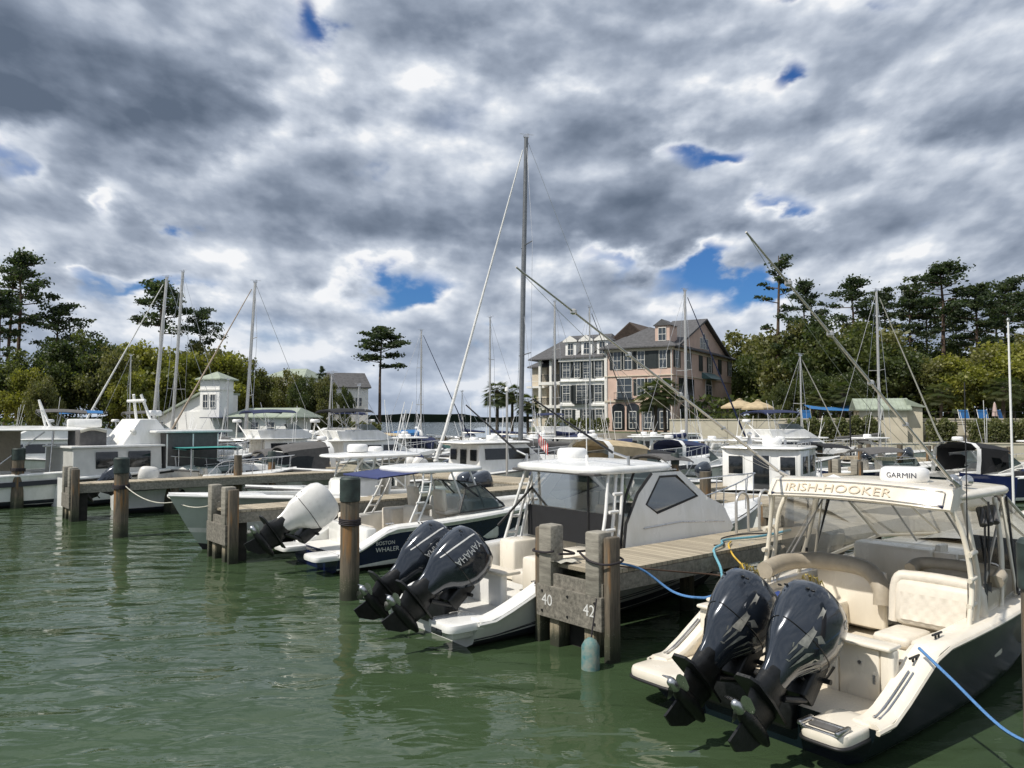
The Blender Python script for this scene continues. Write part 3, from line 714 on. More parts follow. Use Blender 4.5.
def pine_tree(h, cw, clear, seed, pads=16, per=260, name='pine_tree', ls=.30):
    """tall bare trunk with flat pads of needles carried on side limbs"""
    random.seed(seed); t = thing(name, '', 'tree'); b = MB(); c = MB(); lean = Vector((random.uniform(-.8, .8), random.uniform(-.5, .5), 0))
    P = [lean * (k ** 1.5) + Vector((random.uniform(-.12, .12), random.uniform(-.12, .12), h * k * .97 - .3)) for k in (0, .25, .5, .72, .88, 1.0)]
    tr = curve(P, 4); b.tube(tr, h * .0125, 8, r2=.06)
    for k in range(pads):
        f = clear + (1 - clear) * ((k + .5) / pads) ** .85; q = tr[min(len(tr) - 1, int(f * (len(tr) - 1)))]
        a = k * 2.4 + random.uniform(-.5, .5); g = (f - clear) / (1 - clear); reach = cw / 2 * (random.uniform(.45, 1.0)) * (math.sin(min(1, g * .9 + .22) * math.pi) ** .6 if g < .93 else .3)
        e = q + Vector((math.cos(a) * reach, math.sin(a) * reach, reach * random.uniform(.05, .38)))
        b.tube(curve([q, q.lerp(e, .5) - Vector((0, 0, .03 * reach)), e], 3), .10, 5, r2=.035)
        for s_ in range(3):
            cc = q.lerp(e, .5 + .28 * s_) + Vector((random.uniform(-.7, .7), random.uniform(-.7, .7), random.uniform(0, .5))); rad = random.uniform(.07, .13) * cw; m0 = random.choice((0, 0, 1, 2))
            for j in range(per // 3):
                v = Vector((random.gauss(0, .5), random.gauss(0, .5), random.gauss(0, .22))); leafquad(c, cc + v * rad, ls, m0 if random.random() < .7 else random.choice((0, 1, 2)), .2)
    b.build('trunk', BARKP, t); c.build('crown', LEAFP, t, 0); return t
def palm_tree(h, seed, fl=2.2, nf=34, name='palm_tree'):
    random.seed(seed); t = thing(name, '', 'palm tree'); b = MB(); b.tube(curve([(0, 0, -.2), (.1, 0, h * .5), (0, .05, h)], 5), .22, 9, r2=.17)
    b.lathe([(.17, h - .9), (.34, h - .6), (.36, h - .1), (.1, h + .2)], n=12); b.build('trunk', BARK, t, 40); c = MB()
    for k in range(nf):
        a = k * 2.399; el = 1.25 - 1.9 * (k / nf); d = Vector((math.cos(a), math.sin(a), 0)); L = fl * random.uniform(.85, 1.1)
        prev = Vector((0, 0, h)); pts = []
        for j in range(6): s_ = j / 5; pts.append(Vector((0, 0, h)) + d * L * s_ * math.cos(el) * 1.0 + Vector((0, 0, L * (math.sin(el) * s_ - .45 * s_ ** 2))))
        side = d.cross(Vector((0, 0, 1)))
        for j in range(16):
            an = (j / 15 - .5) * 2.6; base = pts[3]; dirv = ((pts[5] - pts[3]).normalized() * math.cos(an) + side * math.sin(an)); tip = base + dirv * L * .52 + Vector((0, 0, -.12 * L * abs(an)))
            wv = (pts[5] - pts[3]).normalized() * math.sin(an) - side * math.cos(an)
            c.add([base + wv * .02, base.lerp(tip, .5) + wv * .07, tip, base.lerp(tip, .5) - wv * .07], [(0, 1, 2, 3)], k % 3)
        c.tube(pts[:4], .02, 3, 0)
    c.build('crown', LEAFPALM, t, 0); return t
def place_tree(proto, X, Y, z, label, group, s=1.0, rz=None, sz=None, used=[]):
    if proto.name not in used: used.append(proto.name); r_ = proto
    else:
        r_ = proto.copy(); COL.objects.link(r_)
        for ch in kids(proto):
            q = ch.copy(); COL.objects.link(q); q.parent = r_
    r_.location = (X, Y, z); r_.rotation_euler = (0, 0, random.uniform(0, 6.28) if rz is None else rz); r_.scale = (s, s, sz or s); r_['label'] = label; r_['group'] = group; return r_
P_PINE = [pine_tree(27, 10.5, .50, 11, 20, ls=.22, per=200), pine_tree(26, 9.5, .40, 12, 24, ls=.22, per=190), pine_tree(24, 11, .56, 13, 18, ls=.22, per=210), pine_tree(28, 7, .35, 14, 15, per=95, ls=.22), pine_tree(24, 10.5, .50, 19, 18, ls=.24, per=290)]
P_OAK = [crown_tree('oak', LEAFO, 14, 13, 4, 21, 44, 300), crown_tree('oak', LEAFM, 13, 13, 3, 22, 44, 290), crown_tree('oak', LEAFY, 12, 12, 3, 23, 42, 290), crown_tree('oak', LEAFO, 16, 12, 4, 24, 46, 300)]
def px_tree(proto, hp, px, ytop, D, label, group, z=2.0, wid=1.0):
    top = W(px, ytop, D); s = (top.z - z) / hp; return place_tree(proto, top.x, D, z, label, group, s * wid, None, s)
random.seed(5)
RG = 'trees behind the pool terrace'; LG = 'trees on the wooded point at left'
for pi, px, yt, D, wid, lab in ((3, 775, 248, 112, 1.0, 'tallest lone thin pine with sparse tufts, just left of the right-hand outrigger tip'), (0, 803, 276, 118, .75, 'pine with a tufted top right of the lone thin pine'),
        (0, 852, 273, 122, .95, 'broad topped pine between the thin pine and the green roofed hut'), (1, 884, 284, 128, .8, 'thin pine directly behind the sailboat mast over the hut'),
        (1, 908, 284, 120, .8, 'dark pine rising right of the mast over the hut'), (0, 942, 257, 118, 1.15, 'tallest broad pine of the right-hand grove'), (1, 976, 280, 115, 1.0, 'dense dark pine right of the tallest broad pine'),
        (2, 1002, 274, 124, .9, 'pine with a flat crown near the right edge of the picture'), (1, 1026, 285, 112, 1.0, 'pine cut by the right edge of the picture'), (2, 925, 292, 132, .9, 'pine partly hidden behind the tallest broad pine'),
        (1, 955, 300, 126, .8, 'shorter pine filling the middle of the right-hand grove'), (1, 868, 306, 130, .8, 'short pine low behind the broad topped pine'), (1, 995, 300, 130, 1.1, 'short pine between the two right-hand edge pines')):
    px_tree(P_PINE[pi], (27, 26, 24, 28, 24)[pi], px, yt, D, lab, RG, 3.0, wid * 1.15)
for i, (pi, px, yt, D, wid) in enumerate(((1, 742, 338, 142, 1.0), (0, 768, 345, 128, .8), (1, 792, 330, 112, .9), (3, 815, 322, 114, 1.0), (0, 838, 325, 106, 1.0), (1, 860, 332, 112, 1.1), (0, 885, 345, 104, 1.1), (3, 905, 352, 112, .9),
        (1, 930, 362, 102, 1.1), (2, 960, 358, 100, 1.1), (1, 985, 352, 104, 1.1), (2, 1012, 345, 100, 1.1), (1, 1035, 340, 106, 1.2), (0, 782, 382, 98, .6), (3, 925, 345, 120, 1.0), (0, 970, 340, 122, 1.1), (0, 752, 360, 138, .8), (0, 1000, 375, 98, .8), (0, 812, 372, 97, .9), (3, 850, 372, 99, .9))):
    px_tree(P_OAK[pi], (14, 13, 12, 16)[pi], px, yt, D, ['dark oak', 'olive green oak', 'bright spring-green tree', 'tall dark oak'][pi] + ' on the right, ' + ['leafing beside the pink house', 'behind the tan umbrellas', 'right of the tan umbrellas', 'under the thin lone pine', 'left of the blue awning', 'above the blue awning', 'behind the hut roof', 'right of the hut roof', 'beneath the tallest pine', 'behind the second palmetto from the right', 'above the empty lounge chairs', 'near the right edge of the grove', 'cut off by the right edge', 'low between umbrellas and awning', 'at the back of the grove by the mast', 'at the back under the tallest pines', 'rising at the pink house rear corner', 'low beside the folded pink umbrella', 'low left of the awning', 'low and close behind the hut'][i], RG, 3.0, wid)
for pi, px, yt, D, wid, lab in ((0, 22, 246, 96, .9, 'tallest pine at the far left with a dense top'), (3, 10, 262, 100, 1.0, 'slender pine beside the tallest one at the left edge'), (2, 57, 299, 98, .95, 'broad pine second from the left group'),
        (1, 72, 345, 94, .9, 'short dark pine right of the broad left pine'), (2, 163, 276, 100, .95, 'pine with a domed top behind the twin sailboat masts'), (2, 200, 304, 104, .7, 'small crowned pine right of the twin masts'),
        (4, 380, 323, 118, 1.25, 'solitary flat topped pine against the open sky'), (1, 322, 364, 112, .5, 'small dark pine peeking over the trees left of the grey roofed house'), (1, 2, 285, 92, .9, 'dark pine cut by the left edge')):
    px_tree(P_PINE[pi], (27, 26, 24, 28, 24)[pi], px, yt, D, lab, LG, 1.7, wid * 1.12)
for i, (pi, px, yt, D, wid) in enumerate(((0, 0, 352, 86, .9), (2, 30, 372, 84, .7), (3, 62, 345, 90, .9), (0, 92, 336, 92, .8), (1, 112, 352, 90, .7), (2, 128, 372, 88, .7), (2, 150, 348, 95, .9), (2, 178, 352, 98, .9), (1, 205, 350, 102, .9), (2, 222, 357, 100, .9), (1, 246, 364, 104, .8), (1, 262, 375, 106, .6),
        (1, 290, 374, 102, .6), (0, 306, 378, 98, .6), (1, 325, 380, 98, .5), (0, 345, 388, 108, .4), (1, 45, 380, 82, .6))):
    px_tree(P_OAK[pi], (14, 13, 12, 16)[pi], px, yt, D, ['dark oak', 'olive green oak', 'bright yellow-green tree', 'tall dark oak'][pi] + ' on the left shore, ' + ['at the very edge', 'below the tallest pine', 'under the broad pine', 'at the end of the dark stand', 'over the gap showing open sea', 'at the start of the yellow-green run', 'left of the twin masts', 'behind the twin masts', 'left of the tower roof', 'above the tower roof', 'right of the tower roof', 'before the distant green roof', 'covering the far low house', 'left of the grey roofed house', 'touching the grey roofed house', 'right of the grey roofed house', 'low in front of the dark stand'][i], LG, 1.7, wid)
P_PALM = [palm_tree(5.2, 31), palm_tree(4.2, 32, 2.4)]
for i, (pi, px, yt, D, z, lab) in enumerate(((0, 497, 383, 104, 1.9, 'short palmetto left of the tall foreground mast'), (0, 512, 386, 108, 2.1, 'palmetto seen beside the tall foreground mast'), (1, 655, 383, 94, 2.1, 'palmetto in front of the pink house corner'), (0, 665, 380, 98, 2.1, 'taller palmetto leaning behind its neighbour at the pink house'),
        (1, 843, 384, 90, 3.3, 'palmetto beside the blue awning'), (1, 940, 385, 90, 3.3, 'spreading palmetto right of the hut'), (1, 1003, 380, 88, 3.3, 'palmetto above the lounge chairs at the right'), (1, 820, 392, 92, 3.3, 'small palmetto left of the blue awning'), (1, 528, 396, 100, 2.1, 'low palmetto at the white house porch'))):
    top = W(px, yt, D); h = (5.2, 4.2)[pi]; s = (top.z - z) / (h + 1.0); place_tree(P_PALM[pi], top.x, D, z, lab, 'palmettos around the harbour', s)
hedge('hedge', 'clipped hedge left of the green roofed hut', (32.3, 79.9), 7.2, 1.6, 2.5, 1.2, R(-6)); hedge('hedge', 'rounded hedge clump touching the left wall of the hut', (36.6, 79.9), 2.6, 1.8, 2.7, 1.2, R(-6))
hedge('hedge', 'small hedge block right against the hut', (44.0, 79.0), 2.6, 1.6, 2.4, 1.2, R(-6)); hedge('hedge', 'long clipped hedge under the blue lounge chairs', (51.6, 78.3), 9.8, 1.8, 2.4, 1.2, R(-6), 800)
hedge('hedge', 'sprawling low hedge on the point left of the lone pine', (-20.5, 104), 5.5, 1.8, 1.6, 1.7, 0, 500); hedge('hedge', 'dark low hedge in front of the grey roofed house', (-24, 100), 6, 1.8, 2.0, 1.7, 0, 500)
hedge('hedge', 'shrubs at the foot of the white townhouse', (9, 107), 9, 1.5, 1.7, 2.1, R(-20), 400); hedge('hedge', 'yellow-green shrub beside the tan umbrellas', (28.3, 86), 3.2, 1.5, 1.9, 3.3, 0, 600)
# ground cover under the trees at left
b = MB(); random.seed(3)
for k in range(5200):
    X = random.uniform(-85, -24); Y = 84 + (X + 85) * .25 + random.uniform(0, 20); leafquad(b, Vector((X, Y, 1.7 + random.random() ** 2 * 2.2)), .30, k % 3)
tag(b.build('undergrowth', LEAFO, None, 0), 'dark undergrowth beneath the shore trees', 'undergrowth', kind='stuff')
b = MB()
for k in range(9000):
    X = random.uniform(24, 95); Y = random.uniform(97, 130); leafquad(b, Vector((X, Y, 3.3 + random.random() ** 1.6 * 3.6)), .36, k % 3)
tag(b.build('underbrush', LEAFO, None, 0), 'dark underbrush beneath the right-hand grove', 'underbrush', kind='stuff')

# ------------------------------------------------------------------ houses
PINKB = mat('pink_stucco', (.64, .47, .39), .85, var=.08, vs=1, bump=.2, bs=30)
PINKBR = mat('pink_brick', (.36, .22, .17), .85, var=.16, vs=5, bump=.3, bs=20)
WHITEB = mat('white_siding', (.84, .84, .82), .7, var=.05, vs=1)
TRIMW = mat('white_trim', (.78, .77, .73), .6, var=.05); TRIMC = mat('cream_trim', (.60, .53, .42), .7, var=.05)
SHUT = mat('shutter_dark', (.02, .028, .03), .5, var=.2); ROOFG = mat('roof_slate', (.105, .105, .11), .85, var=.2, vs=2.5, bump=.4, bs=12)
ROOFB = mat('roof_brown', (.10, .075, .06), .85, var=.2, vs=2.5, bump=.3, bs=12); ROOFN = mat('roof_seafoam', (.34, .39, .31), .5, .0, var=.12, vs=1.5)
HROOT = Vector((21.95, 105, 0)); HANG = math.atan2(-.528, .85)
def fac(px, py, side='front', off=0.0):
    d = ray(px, py); ux = Vector((math.cos(HANG), math.sin(HANG), 0)); uy = Vector((-math.sin(HANG), math.cos(HANG), 0)); C_ = Vector((0, 0, CAM_H))
    nrm = uy if side == 'front' else ux; o = HROOT + nrm * off; t = (o - C_).dot(nrm) / d.dot(nrm); p = C_ + d * t - HROOT
    return (p.dot(ux) if side == 'front' else p.dot(uy)), p.z
def window(parent, side, u, z, w_, h, off=0.0, shut=True, door=False, arch=False, trim=TRIMW, name='window', bal=False):
    """side front: wall plane y=off, faces -y; right: wall plane x=off, faces +x"""
    def P(a, dep, c): return Vector((u + a, off - dep, z + c)) if side == 'front' else Vector((off + dep, u + a, z + c))
    def bx(b, a0, a1, c0, c1, d0, d1, m=0):
        p, q = P(a0, d0, c0), P(a1, d1, c1); b.box((p + q) / 2, (abs(q.x - p.x), abs(q.y - p.y), abs(q.z - p.z)), m)
    b = MB(); f = .06
    for a0, a1, c0, c1 in ((-w_ / 2 - f, -w_ / 2, -h / 2 - f, h / 2 + f), (w_ / 2, w_ / 2 + f, -h / 2 - f, h / 2 + f), (-w_ / 2, w_ / 2, h / 2, h / 2 + f * 1.6), (-w_ / 2, w_ / 2, -h / 2 - f, -h / 2)): bx(b, a0, a1, c0, c1, -.02, .09)
    nx, nz = (2, 2) if not door else (2, 3)
    for i in range(1, nx): bx(b, -w_ / 2 + w_ * i / nx - .018, -w_ / 2 + w_ * i / nx + .018, -h / 2, h / 2, .02, .06)
    for i in range(1, nz): bx(b, -w_ / 2, w_ / 2, -h / 2 + h * i / nz - (.03 if i == nz // 2 else .018), -h / 2 + h * i / nz + (.03 if i == nz // 2 else .018), .02, .055)
    if arch:
        pts = [P(w_ / 2 * math.cos(a), .03, h / 2 + w_ / 2 * math.sin(a)) for a in [k * math.pi / 10 for k in range(11)]]; b.tube(pts, .08, 5)
    o = b.build(name, trim, parent, 0); b = MB(); bx(b, -w_ / 2, w_ / 2, -h / 2, h / 2, .0, .02)
    if arch: b.prism([P(w_ / 2 * math.cos(a), .01, h / 2 + w_ / 2 * math.sin(a)) for a in [k * math.pi / 10 for k in range(11)]], P(0, .02, 0) - P(0, .01, 0))
    b.build('pane', PANE, o, 0)
    if shut:
        for sg in (-1, 1): b = MB(); bx(b, *sorted((sg * (w_ / 2 + .12), sg * (w_ / 2 + .12 + w_ * .42))), -h / 2, h / 2, .0, .07); b.build('shutter', SHUT, o, 0)
    if bal:
        b = MB(); bx(b, -w_ / 2 - .3, w_ / 2 + .3, -h / 2 - .15, -h / 2, 0, .6); bx(b, -w_ / 2 - .3, w_ / 2 + .3, -h / 2 + .85, -h / 2 + .92, .52, .6)
        for i in range(9): a = -w_ / 2 - .25 + (w_ + .5) * i / 8; bx(b, a - .015, a + .015, -h / 2, -h / 2 + .85, .55, .58)
        b.build('balcony_rail', SHUT, o, 0)
    return o
def gable_roof(parent, x0, x1, y0, y1, z, rise, m, axis='x', over=.5, hip=0.0, th=.18, name='roof'):
    b = MB(); x0 -= over; x1 += over; y0 -= over; y1 += over
    if axis == 'x': ym = (y0 + y1) / 2; r0, r1 = Vector((x0 + hip, ym, z + rise)), Vector((x1 - hip, ym, z + rise)); base = [(x0, y0), (x1, y0), (x1, y1), (x0, y1)]; F = [(0, 1, 5, 4), (1, 2, 5), (2, 3, 4, 5), (3, 0, 4)]
    else: xm = (x0 + x1) / 2; r0, r1 = Vector((xm, y0 + hip, z + rise)), Vector((xm, y1 - hip, z + rise)); base = [(x0, y0), (x1, y0), (x1, y1), (x0, y1)]; F = [(0, 1, 4), (1, 2, 5, 4), (2, 3, 5), (3, 0, 4, 5)]
    V = [Vector((*p, z)) for p in base] + [r0, r1]; b.add(V, F); b.add([v - Vector((0, 0, th)) for v in V], F)
    for i in range(4): p, q = V[i], V[(i + 1) % 4]; b.add([p, q, q - Vector((0, 0, th)), p - Vector((0, 0, th))], [(0, 1, 2, 3)])
    return b.build(name, m, parent, 0)
def townhouses():
    gz = 2.1
    # pink house
    t = thing('pink_house', 'four storey pink stucco house with dark shutters and a slate gable roof', 'house', HROOT, HANG)
    xl = fac(606, 400)[0]; ze = 13.9
    b = MB(); b.box((xl / 2, 14, (gz + ze) / 2), (-xl, 28, ze - gz)); b.build('wall', PINKB, t, 0)
    b = MB()
    for zz, hh in ((6.35, .25), (9.9, .12), (13.55, .4)): b.box((xl / 2, 14, zz), (-xl + .3, 28.3, hh))
    b.build('cornice', TRIMC, t, 0)
    gable_roof(t, xl, 0, 0, 28, ze, 3.3, ROOFG, 'y', .7, 5)
    for u in (617.3, 628.0): x, z = fac(u, 359); window(t, 'front', x, 12.1, 1.15, 2.5)
    for u in (641, 663): x, z = fac(u, 359); window(t, 'front', x, 12.1, 1.0, 2.4)
    x, z = fac(652.5, 359); b = MB(); b.box((x, -.05, 12.1), (1.3, .1, 2.4)); b.build('shutter', SHUT, t, 0)
    for u in (641, 652): x, z = fac(u, 386); window(t, 'front', x, 8.3, 1.1, 2.3)
    x, z = fac(624.5, 386); window(t, 'front', x, 8.1, 2.2, 2.9, shut=False, door=True, bal=True)
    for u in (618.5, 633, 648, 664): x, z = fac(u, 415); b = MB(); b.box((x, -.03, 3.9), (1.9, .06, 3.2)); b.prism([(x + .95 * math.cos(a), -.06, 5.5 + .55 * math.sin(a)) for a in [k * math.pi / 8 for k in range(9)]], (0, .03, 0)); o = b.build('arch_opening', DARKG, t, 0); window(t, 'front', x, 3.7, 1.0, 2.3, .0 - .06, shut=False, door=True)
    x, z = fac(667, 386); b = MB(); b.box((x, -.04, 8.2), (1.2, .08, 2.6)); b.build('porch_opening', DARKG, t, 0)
    for u in (676.8, 688, 709.5, 729.5): y, z = fac(u, 359, 'right'); window(t, 'right', y, 12.2, 1.35, 2.4)
    for u in (700.5, 719.5): y, z = fac(u, 359, 'right'); b = MB(); b.box((.05, y, 12.2), (.1, 1.7, 2.4)); b.build('shutter', SHUT, t, 0)
    y, z = fac(708.5, 388, 'right'); window(t, 'right', y, 7.6, 3.0, 2.8, shut=False, door=True, arch=True)
    b = MB(); b.prism([(0, y - 3.2, 10.9), (1.5, y - 3.2, 9.9), (0, y - 3.2, 9.9)], (0, 6.4, 0)); b.build('awning_roof', mat('teal_metal', (.10, .20, .21), .4, .3), t, 0)
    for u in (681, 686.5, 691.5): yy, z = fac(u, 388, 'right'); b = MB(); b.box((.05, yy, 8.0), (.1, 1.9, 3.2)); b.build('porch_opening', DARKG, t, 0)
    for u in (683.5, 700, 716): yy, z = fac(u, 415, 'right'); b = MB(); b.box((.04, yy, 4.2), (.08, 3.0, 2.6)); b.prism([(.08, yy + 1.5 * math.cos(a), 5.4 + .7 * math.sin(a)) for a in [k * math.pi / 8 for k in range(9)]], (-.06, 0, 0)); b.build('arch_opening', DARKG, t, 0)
    for (u, side) in ((-.15, 'f'), (xl + .2, 'f')): b = MB(); b.tube([(u, -.08, gz), (u, -.08, 13.4)], .07, 6); b.build('downpipe', TRIMW, t)
    # front facing gable on the right side
    y0 = fac(676, 350, 'right')[0]; y1 = fac(726, 350, 'right')[0]; ym = (y0 + y1) / 2
    b = MB(); b.prism([(.12, y0, ze), (.12, y1, ze), (.12, ym, ze + 4.6)], (-4, 0, 0)); b.build('gable', PINKB, t, 0)
    b = MB()
    for s0, s1 in (((y0 - 1.0, ze - .35), (ym, ze + 4.85)), ((y1 + 1.0, ze - .35), (ym, ze + 4.85))): b.prism([(.7, *s0), (.7, *s1), (.7, s1[0], s1[1] + .28), (.7, s0[0], s0[1] + .28)], (-5.5, 0, 0))
    b.build('gable_roof', ROOFG, t, 0); window(t, 'right', ym - 1.3, ze + 1.3, 1.1, 1.5, .12, shut=False); window(t, 'right', ym + 1.3, ze + 1.3, 1.1, 1.5, .12, shut=False); window(t, 'right', ym, ze + 1.4, 1.2, 1.7, .12, shut=False, arch=True)
    def dormer(par, x, zb, w_, h, wall, roofm, yd=-.0, dep=3.0, ped=True):
        b = MB(); b.box((x, yd + dep / 2, zb + h / 2), (w_, dep, h)); o = b.build('dormer', wall, par, 0)
        b = MB(); b.prism([(x - w_ / 2 - .25, yd - .25, zb + h), (x + w_ / 2 + .25, yd - .25, zb + h), (x, yd - .25, zb + h + w_ * .42)], (0, dep, 0)); b.build('dormer_roof', roofm, o, 0)
        b = MB(); b.prism([(x - w_ / 2 - .3, yd - .32, zb + h - .1), (x + w_ / 2 + .3, yd - .32, zb + h - .1), (x + w_ / 2 + .3, yd - .32, zb + h + .1), (x, yd - .32, zb + h + w_ * .42 + .12), (x - w_ / 2 - .3, yd - .32, zb + h + .1)], (0, .06, 0)); b.build('pediment', TRIMW, o, 0) if ped else None
        window(par, 'front', x, zb + h / 2, w_ * .5, h * .72, yd, shut=False)
    gable_roof(t, xl, xl + 5.6, -.05, 6, ze + .02, 1.9, ROOFG, 'x', .7, 2.4, name='front_hip_roof')
    x, z = fac(661, 336); dormer(t, x, 14.4, 2.1, 2.4, PINKB, ROOFG, .5, ped=False)
    # white house
    t = thing('white_townhouse', 'four storey white townhouse with three dormers and tall dark shutters left of the pink house', 'house', HROOT, HANG)
    x0, x1 = fac(559, 400)[0], fac(604, 400)[0]; ze = 12.9
    b = MB(); b.box(((x0 + x1) / 2, 8.4, (gz + ze) / 2), (x1 - x0, 16, ze - gz)); b.build('wall', WHITEB, t, 0)
    b = MB()
    for k in range(26): b.box(((x0 + x1) / 2, .39, 3 + k * .36), (x1 - x0 - .04, .04, .02))
    for zz, hh in ((5.9, .3), (9.4, .15), (12.6, .5)): b.box(((x0 + x1) / 2, 8.3, zz), (x1 - x0 + .3, 16.4, hh))
    b.build('cornice', TRIMW, t, 0)
    gable_roof(t, x0 - 4.8, x1, .4, 16.4, ze, 4.2, ROOFG, 'x', .5, 3.0)
    gable_roof(t, x1 - 3.0, x1 + 7.0, 5.0, 17, 13.9, 4.3, ROOFB, 'y', .3, name='cross_roof')
    for u in (566.5, 598.3): x, z = fac(u, 359, off=.4); window(t, 'front', x, 11.1, 1.15, 2.3, .4)
    for u in (577.5,): x, z = fac(u, 359, off=.4); window(t, 'front', x, 11.1, .9, 2.3, .4)
    x, z = fac(587.5, 359, off=.4); window(t, 'front', x, 11.0, 1.3, 2.5, .4, door=True)
    for u in (566.5, 598.3): x, z = fac(u, 388, off=.4); window(t, 'front', x, 7.6, 1.15, 2.4, .4)
    x, z = fac(582, 388, off=.4); window(t, 'front', x, 7.5, 1.7, 2.7, .4, door=True, bal=True)
    for u in (568.5, 587, 599): x, z = fac(u, 413, off=.4); window(t, 'front', x, 4.3, 1.1, 1.9, .4, bal=u == 587)
    for u in (568.5, 584.5, 600.3): x, z = fac(u, 345); dormer(t, x, 13.0, 1.75, 2.35, WHITEB, ROOFG, .7)
    b = MB(); xx = fac(605.5, 400)[0]; b.box((xx, .3, 7.9), (.35, .6, 11.6)); b.build('corner_post', TRIMW, t, 0)
    # porches to the left
    xp = fac(537, 400)[0]; o = MB()
    for zz in (5.7, 9.2): o.box(((xp + x0) / 2, 3.4, zz), (x0 - xp, 6.0, .45))
    o.build('porch_floor', TRIMW, t, 0); o = MB(); o.box(((xp + x0) / 2, 8.4, 7.5), (x0 - xp, 6, 10.8)); o.build('porch_back_wall', TRIMC, t, 0)
    o = MB()
    for k in range(3): o.box((lerp(xp, x0, k / 2) + .15, .7, 7.6), (.38, .38, 10.6))
    o.build('porch_column', TRIMW, t, 0); o = MB()
    for zz in (6.0, 9.5):
        o.box(((xp + x0) / 2, .7, zz + 1.0), (x0 - xp, .06, .08))
        for k in range(30): o.box((lerp(xp, x0, k / 30), .7, zz + .5), (.05, .05, 1.0))
    o.build('porch_railing', SHUT, t, 0)
    for zz in (4.0, 7.4, 10.8): window(t, 'front', xp + 3, zz, 1.4, 2.2, 5.4, shut=False, door=True)
    o = MB(); o.box((xp - 1.6, 7.0, 7.4), (2.6, 7, 9.6)); o.build('end_bay', TRIMC, t, 0); gable_roof(t, xp - 3, xp, 3.2, 10.6, 12.0, 1.6, ROOFG, 'x', .4, 1.2, name='end_roof')
    for zz in (5.4, 8.8): o = MB(); o.box((xp - 1.8, 3.2, zz), (3.2, 1.2, .3)); o.box((xp - 1.8, 2.65, zz + .9), (3.2, .05, .06)); o.build('end_balcony', TRIMW, t, 0)
townhouses()
# harbour office with square lookout tower (left)
def harbour_office():
    D = 84; p = W(210, 420, D); rz = math.atan2(-.30, 1); t = thing('harbour_office', 'white clapboard harbour office with pale green roofs and a square lookout tower', 'building', (p.x, D, 0), rz)
    b = MB(); b.box((-.1, 1.2, 4.9), (2.5, 2.4, 6.6)); b.box((-2.9, 3.0, 3.2), (3.0, 5.0, 2.9)); b.build('tower_wall', WHITEB, t, 0)
    gable_roof(t, -1.35, 1.15, 0, 2.4, 8.2, .85, ROOFN, 'x', .4, 1.6, .12, 'tower_roof')
    b = MB(); b.box((-.1, 1.2, 7.0), (2.7, 2.6, .16)); b.build('tower_trim', TRIMW, t, 0)
    for x in (-.6, .35): window(t, 'front', x, 5.75, .6, 1.4, 0, shut=False)
    # sloping hall left
    b = MB(); b.prism([(-8.2, .6, 1.7), (-1.36, .6, 1.7), (-1.36, .6, 6.6), (-8.2, .6, 3.5)], (0, 6, 0)); b.build('hall_wall', WHITEB, t, 0)
    b = MB(); b.prism([(-8.9, .1, 3.20), (-1.4, .1, 6.62), (-1.4, .1, 6.85), (-8.9, .1, 3.43)], (0, 7, 0)); b.build('hall_roof', ROOFN, t, 0)
    for x in (-7.0, -5.2, -3.2): window(t, 'front', x, 3.0, .8, .9, .6, shut=False)
    # long low wing right
    b = MB(); b.box((5.2, 3.5, 2.9), (7.2, 5, 2.4)); b.build('wing_wall', WHITEB, t, 0); gable_roof(t, 1.7, 9.6, 1, 6, 4.05, 1.0, ROOFN, 'x', .5, 1.0, .12, 'wing_roof')
    for x in (3, 5, 7): window(t, 'front', x, 2.9, .9, 1.1, 1.0, shut=False)
    b = MB(); b.box((2.3, -.4, 3.95), (4.6, 2.6, .08)); b.build('blue_awning', NAVYC, t, 0)
harbour_office()
def small_house(name, label, px, y_eave, D, w_, dep, z0, wall, roof, rise, axis='x', rz=0, win=2, hip=0.0, cat='house'):
    e = W(px, y_eave, D); t = thing(name, label, cat, (e.x, D, 0), rz); b = MB(); b.box((0, dep / 2, (z0 + e.z) / 2), (w_, dep, e.z - z0)); b.build('wall', wall, t, 0)
    gable_roof(t, -w_ / 2, w_ / 2, 0, dep, e.z, rise, roof, axis, .4, hip, .15)
    if axis == 'y': b = MB(); b.prism([(-w_ / 2, 0, e.z - .1), (w_ / 2, 0, e.z - .1), (0, 0, e.z + rise * .94)], (0, .2, 0)); b.build('gable', wall, t, 0)
    for k in range(win): window(t, 'front', -w_ / 2 + w_ * (k + .5) / win, lerp(z0, e.z, .68), .9, 1.2, 0, shut=False); 
    return t, e.z
small_house('grey_roofed_house', 'pale house with a steep grey roof left of the solitary pine', 349, 387, 112, 5.6, 8, 1.7, WHITEB, ROOFG, 2.3, 'x', R(20), 2, .3)
small_house('green_roofed_house', 'distant house whose pale green roof shows over the trees', 284, 377, 126, 7.0, 8, 1.7, WHITEB, ROOFN, 1.6, 'x', R(-15), 2, 2)
t, ez = small_house('utility_hut', 'cream hut with a pale green metal roof standing on the seawall', 883, 409, 80.6, 4.6, 3.2, 0, STUCCO, ROOFN, 1.15, 'x', R(-14), 0, .0, 'hut')
b = MB(); b.box((-.3, -.02, ez - .9), (.55, .06, .4)); b.build('vent', GREYC, t, 0)
b = MB(); b.box((3.1, 1.9, 3.2), (1.6, 2.6, 4.2)); b.build('side_wall', STUCCO, t, 0); b = MB(); b.prism([(2.35, .3, 5.2), (4.1, .3, 5.0), (4.1, .3, 5.12), (2.35, .3, 5.9)], (0, 3.4, 0)); b.build('side_roof', ROOFN, t, 0)
b = MB()
for k in range(14): b.tube([(-2.6 + k * .4, -.38, ez + .04), (-2.6 + k * .4, 1.6, ez + 1.17)], .03, 4)
b.build('roof_seam', ROOFN, t)
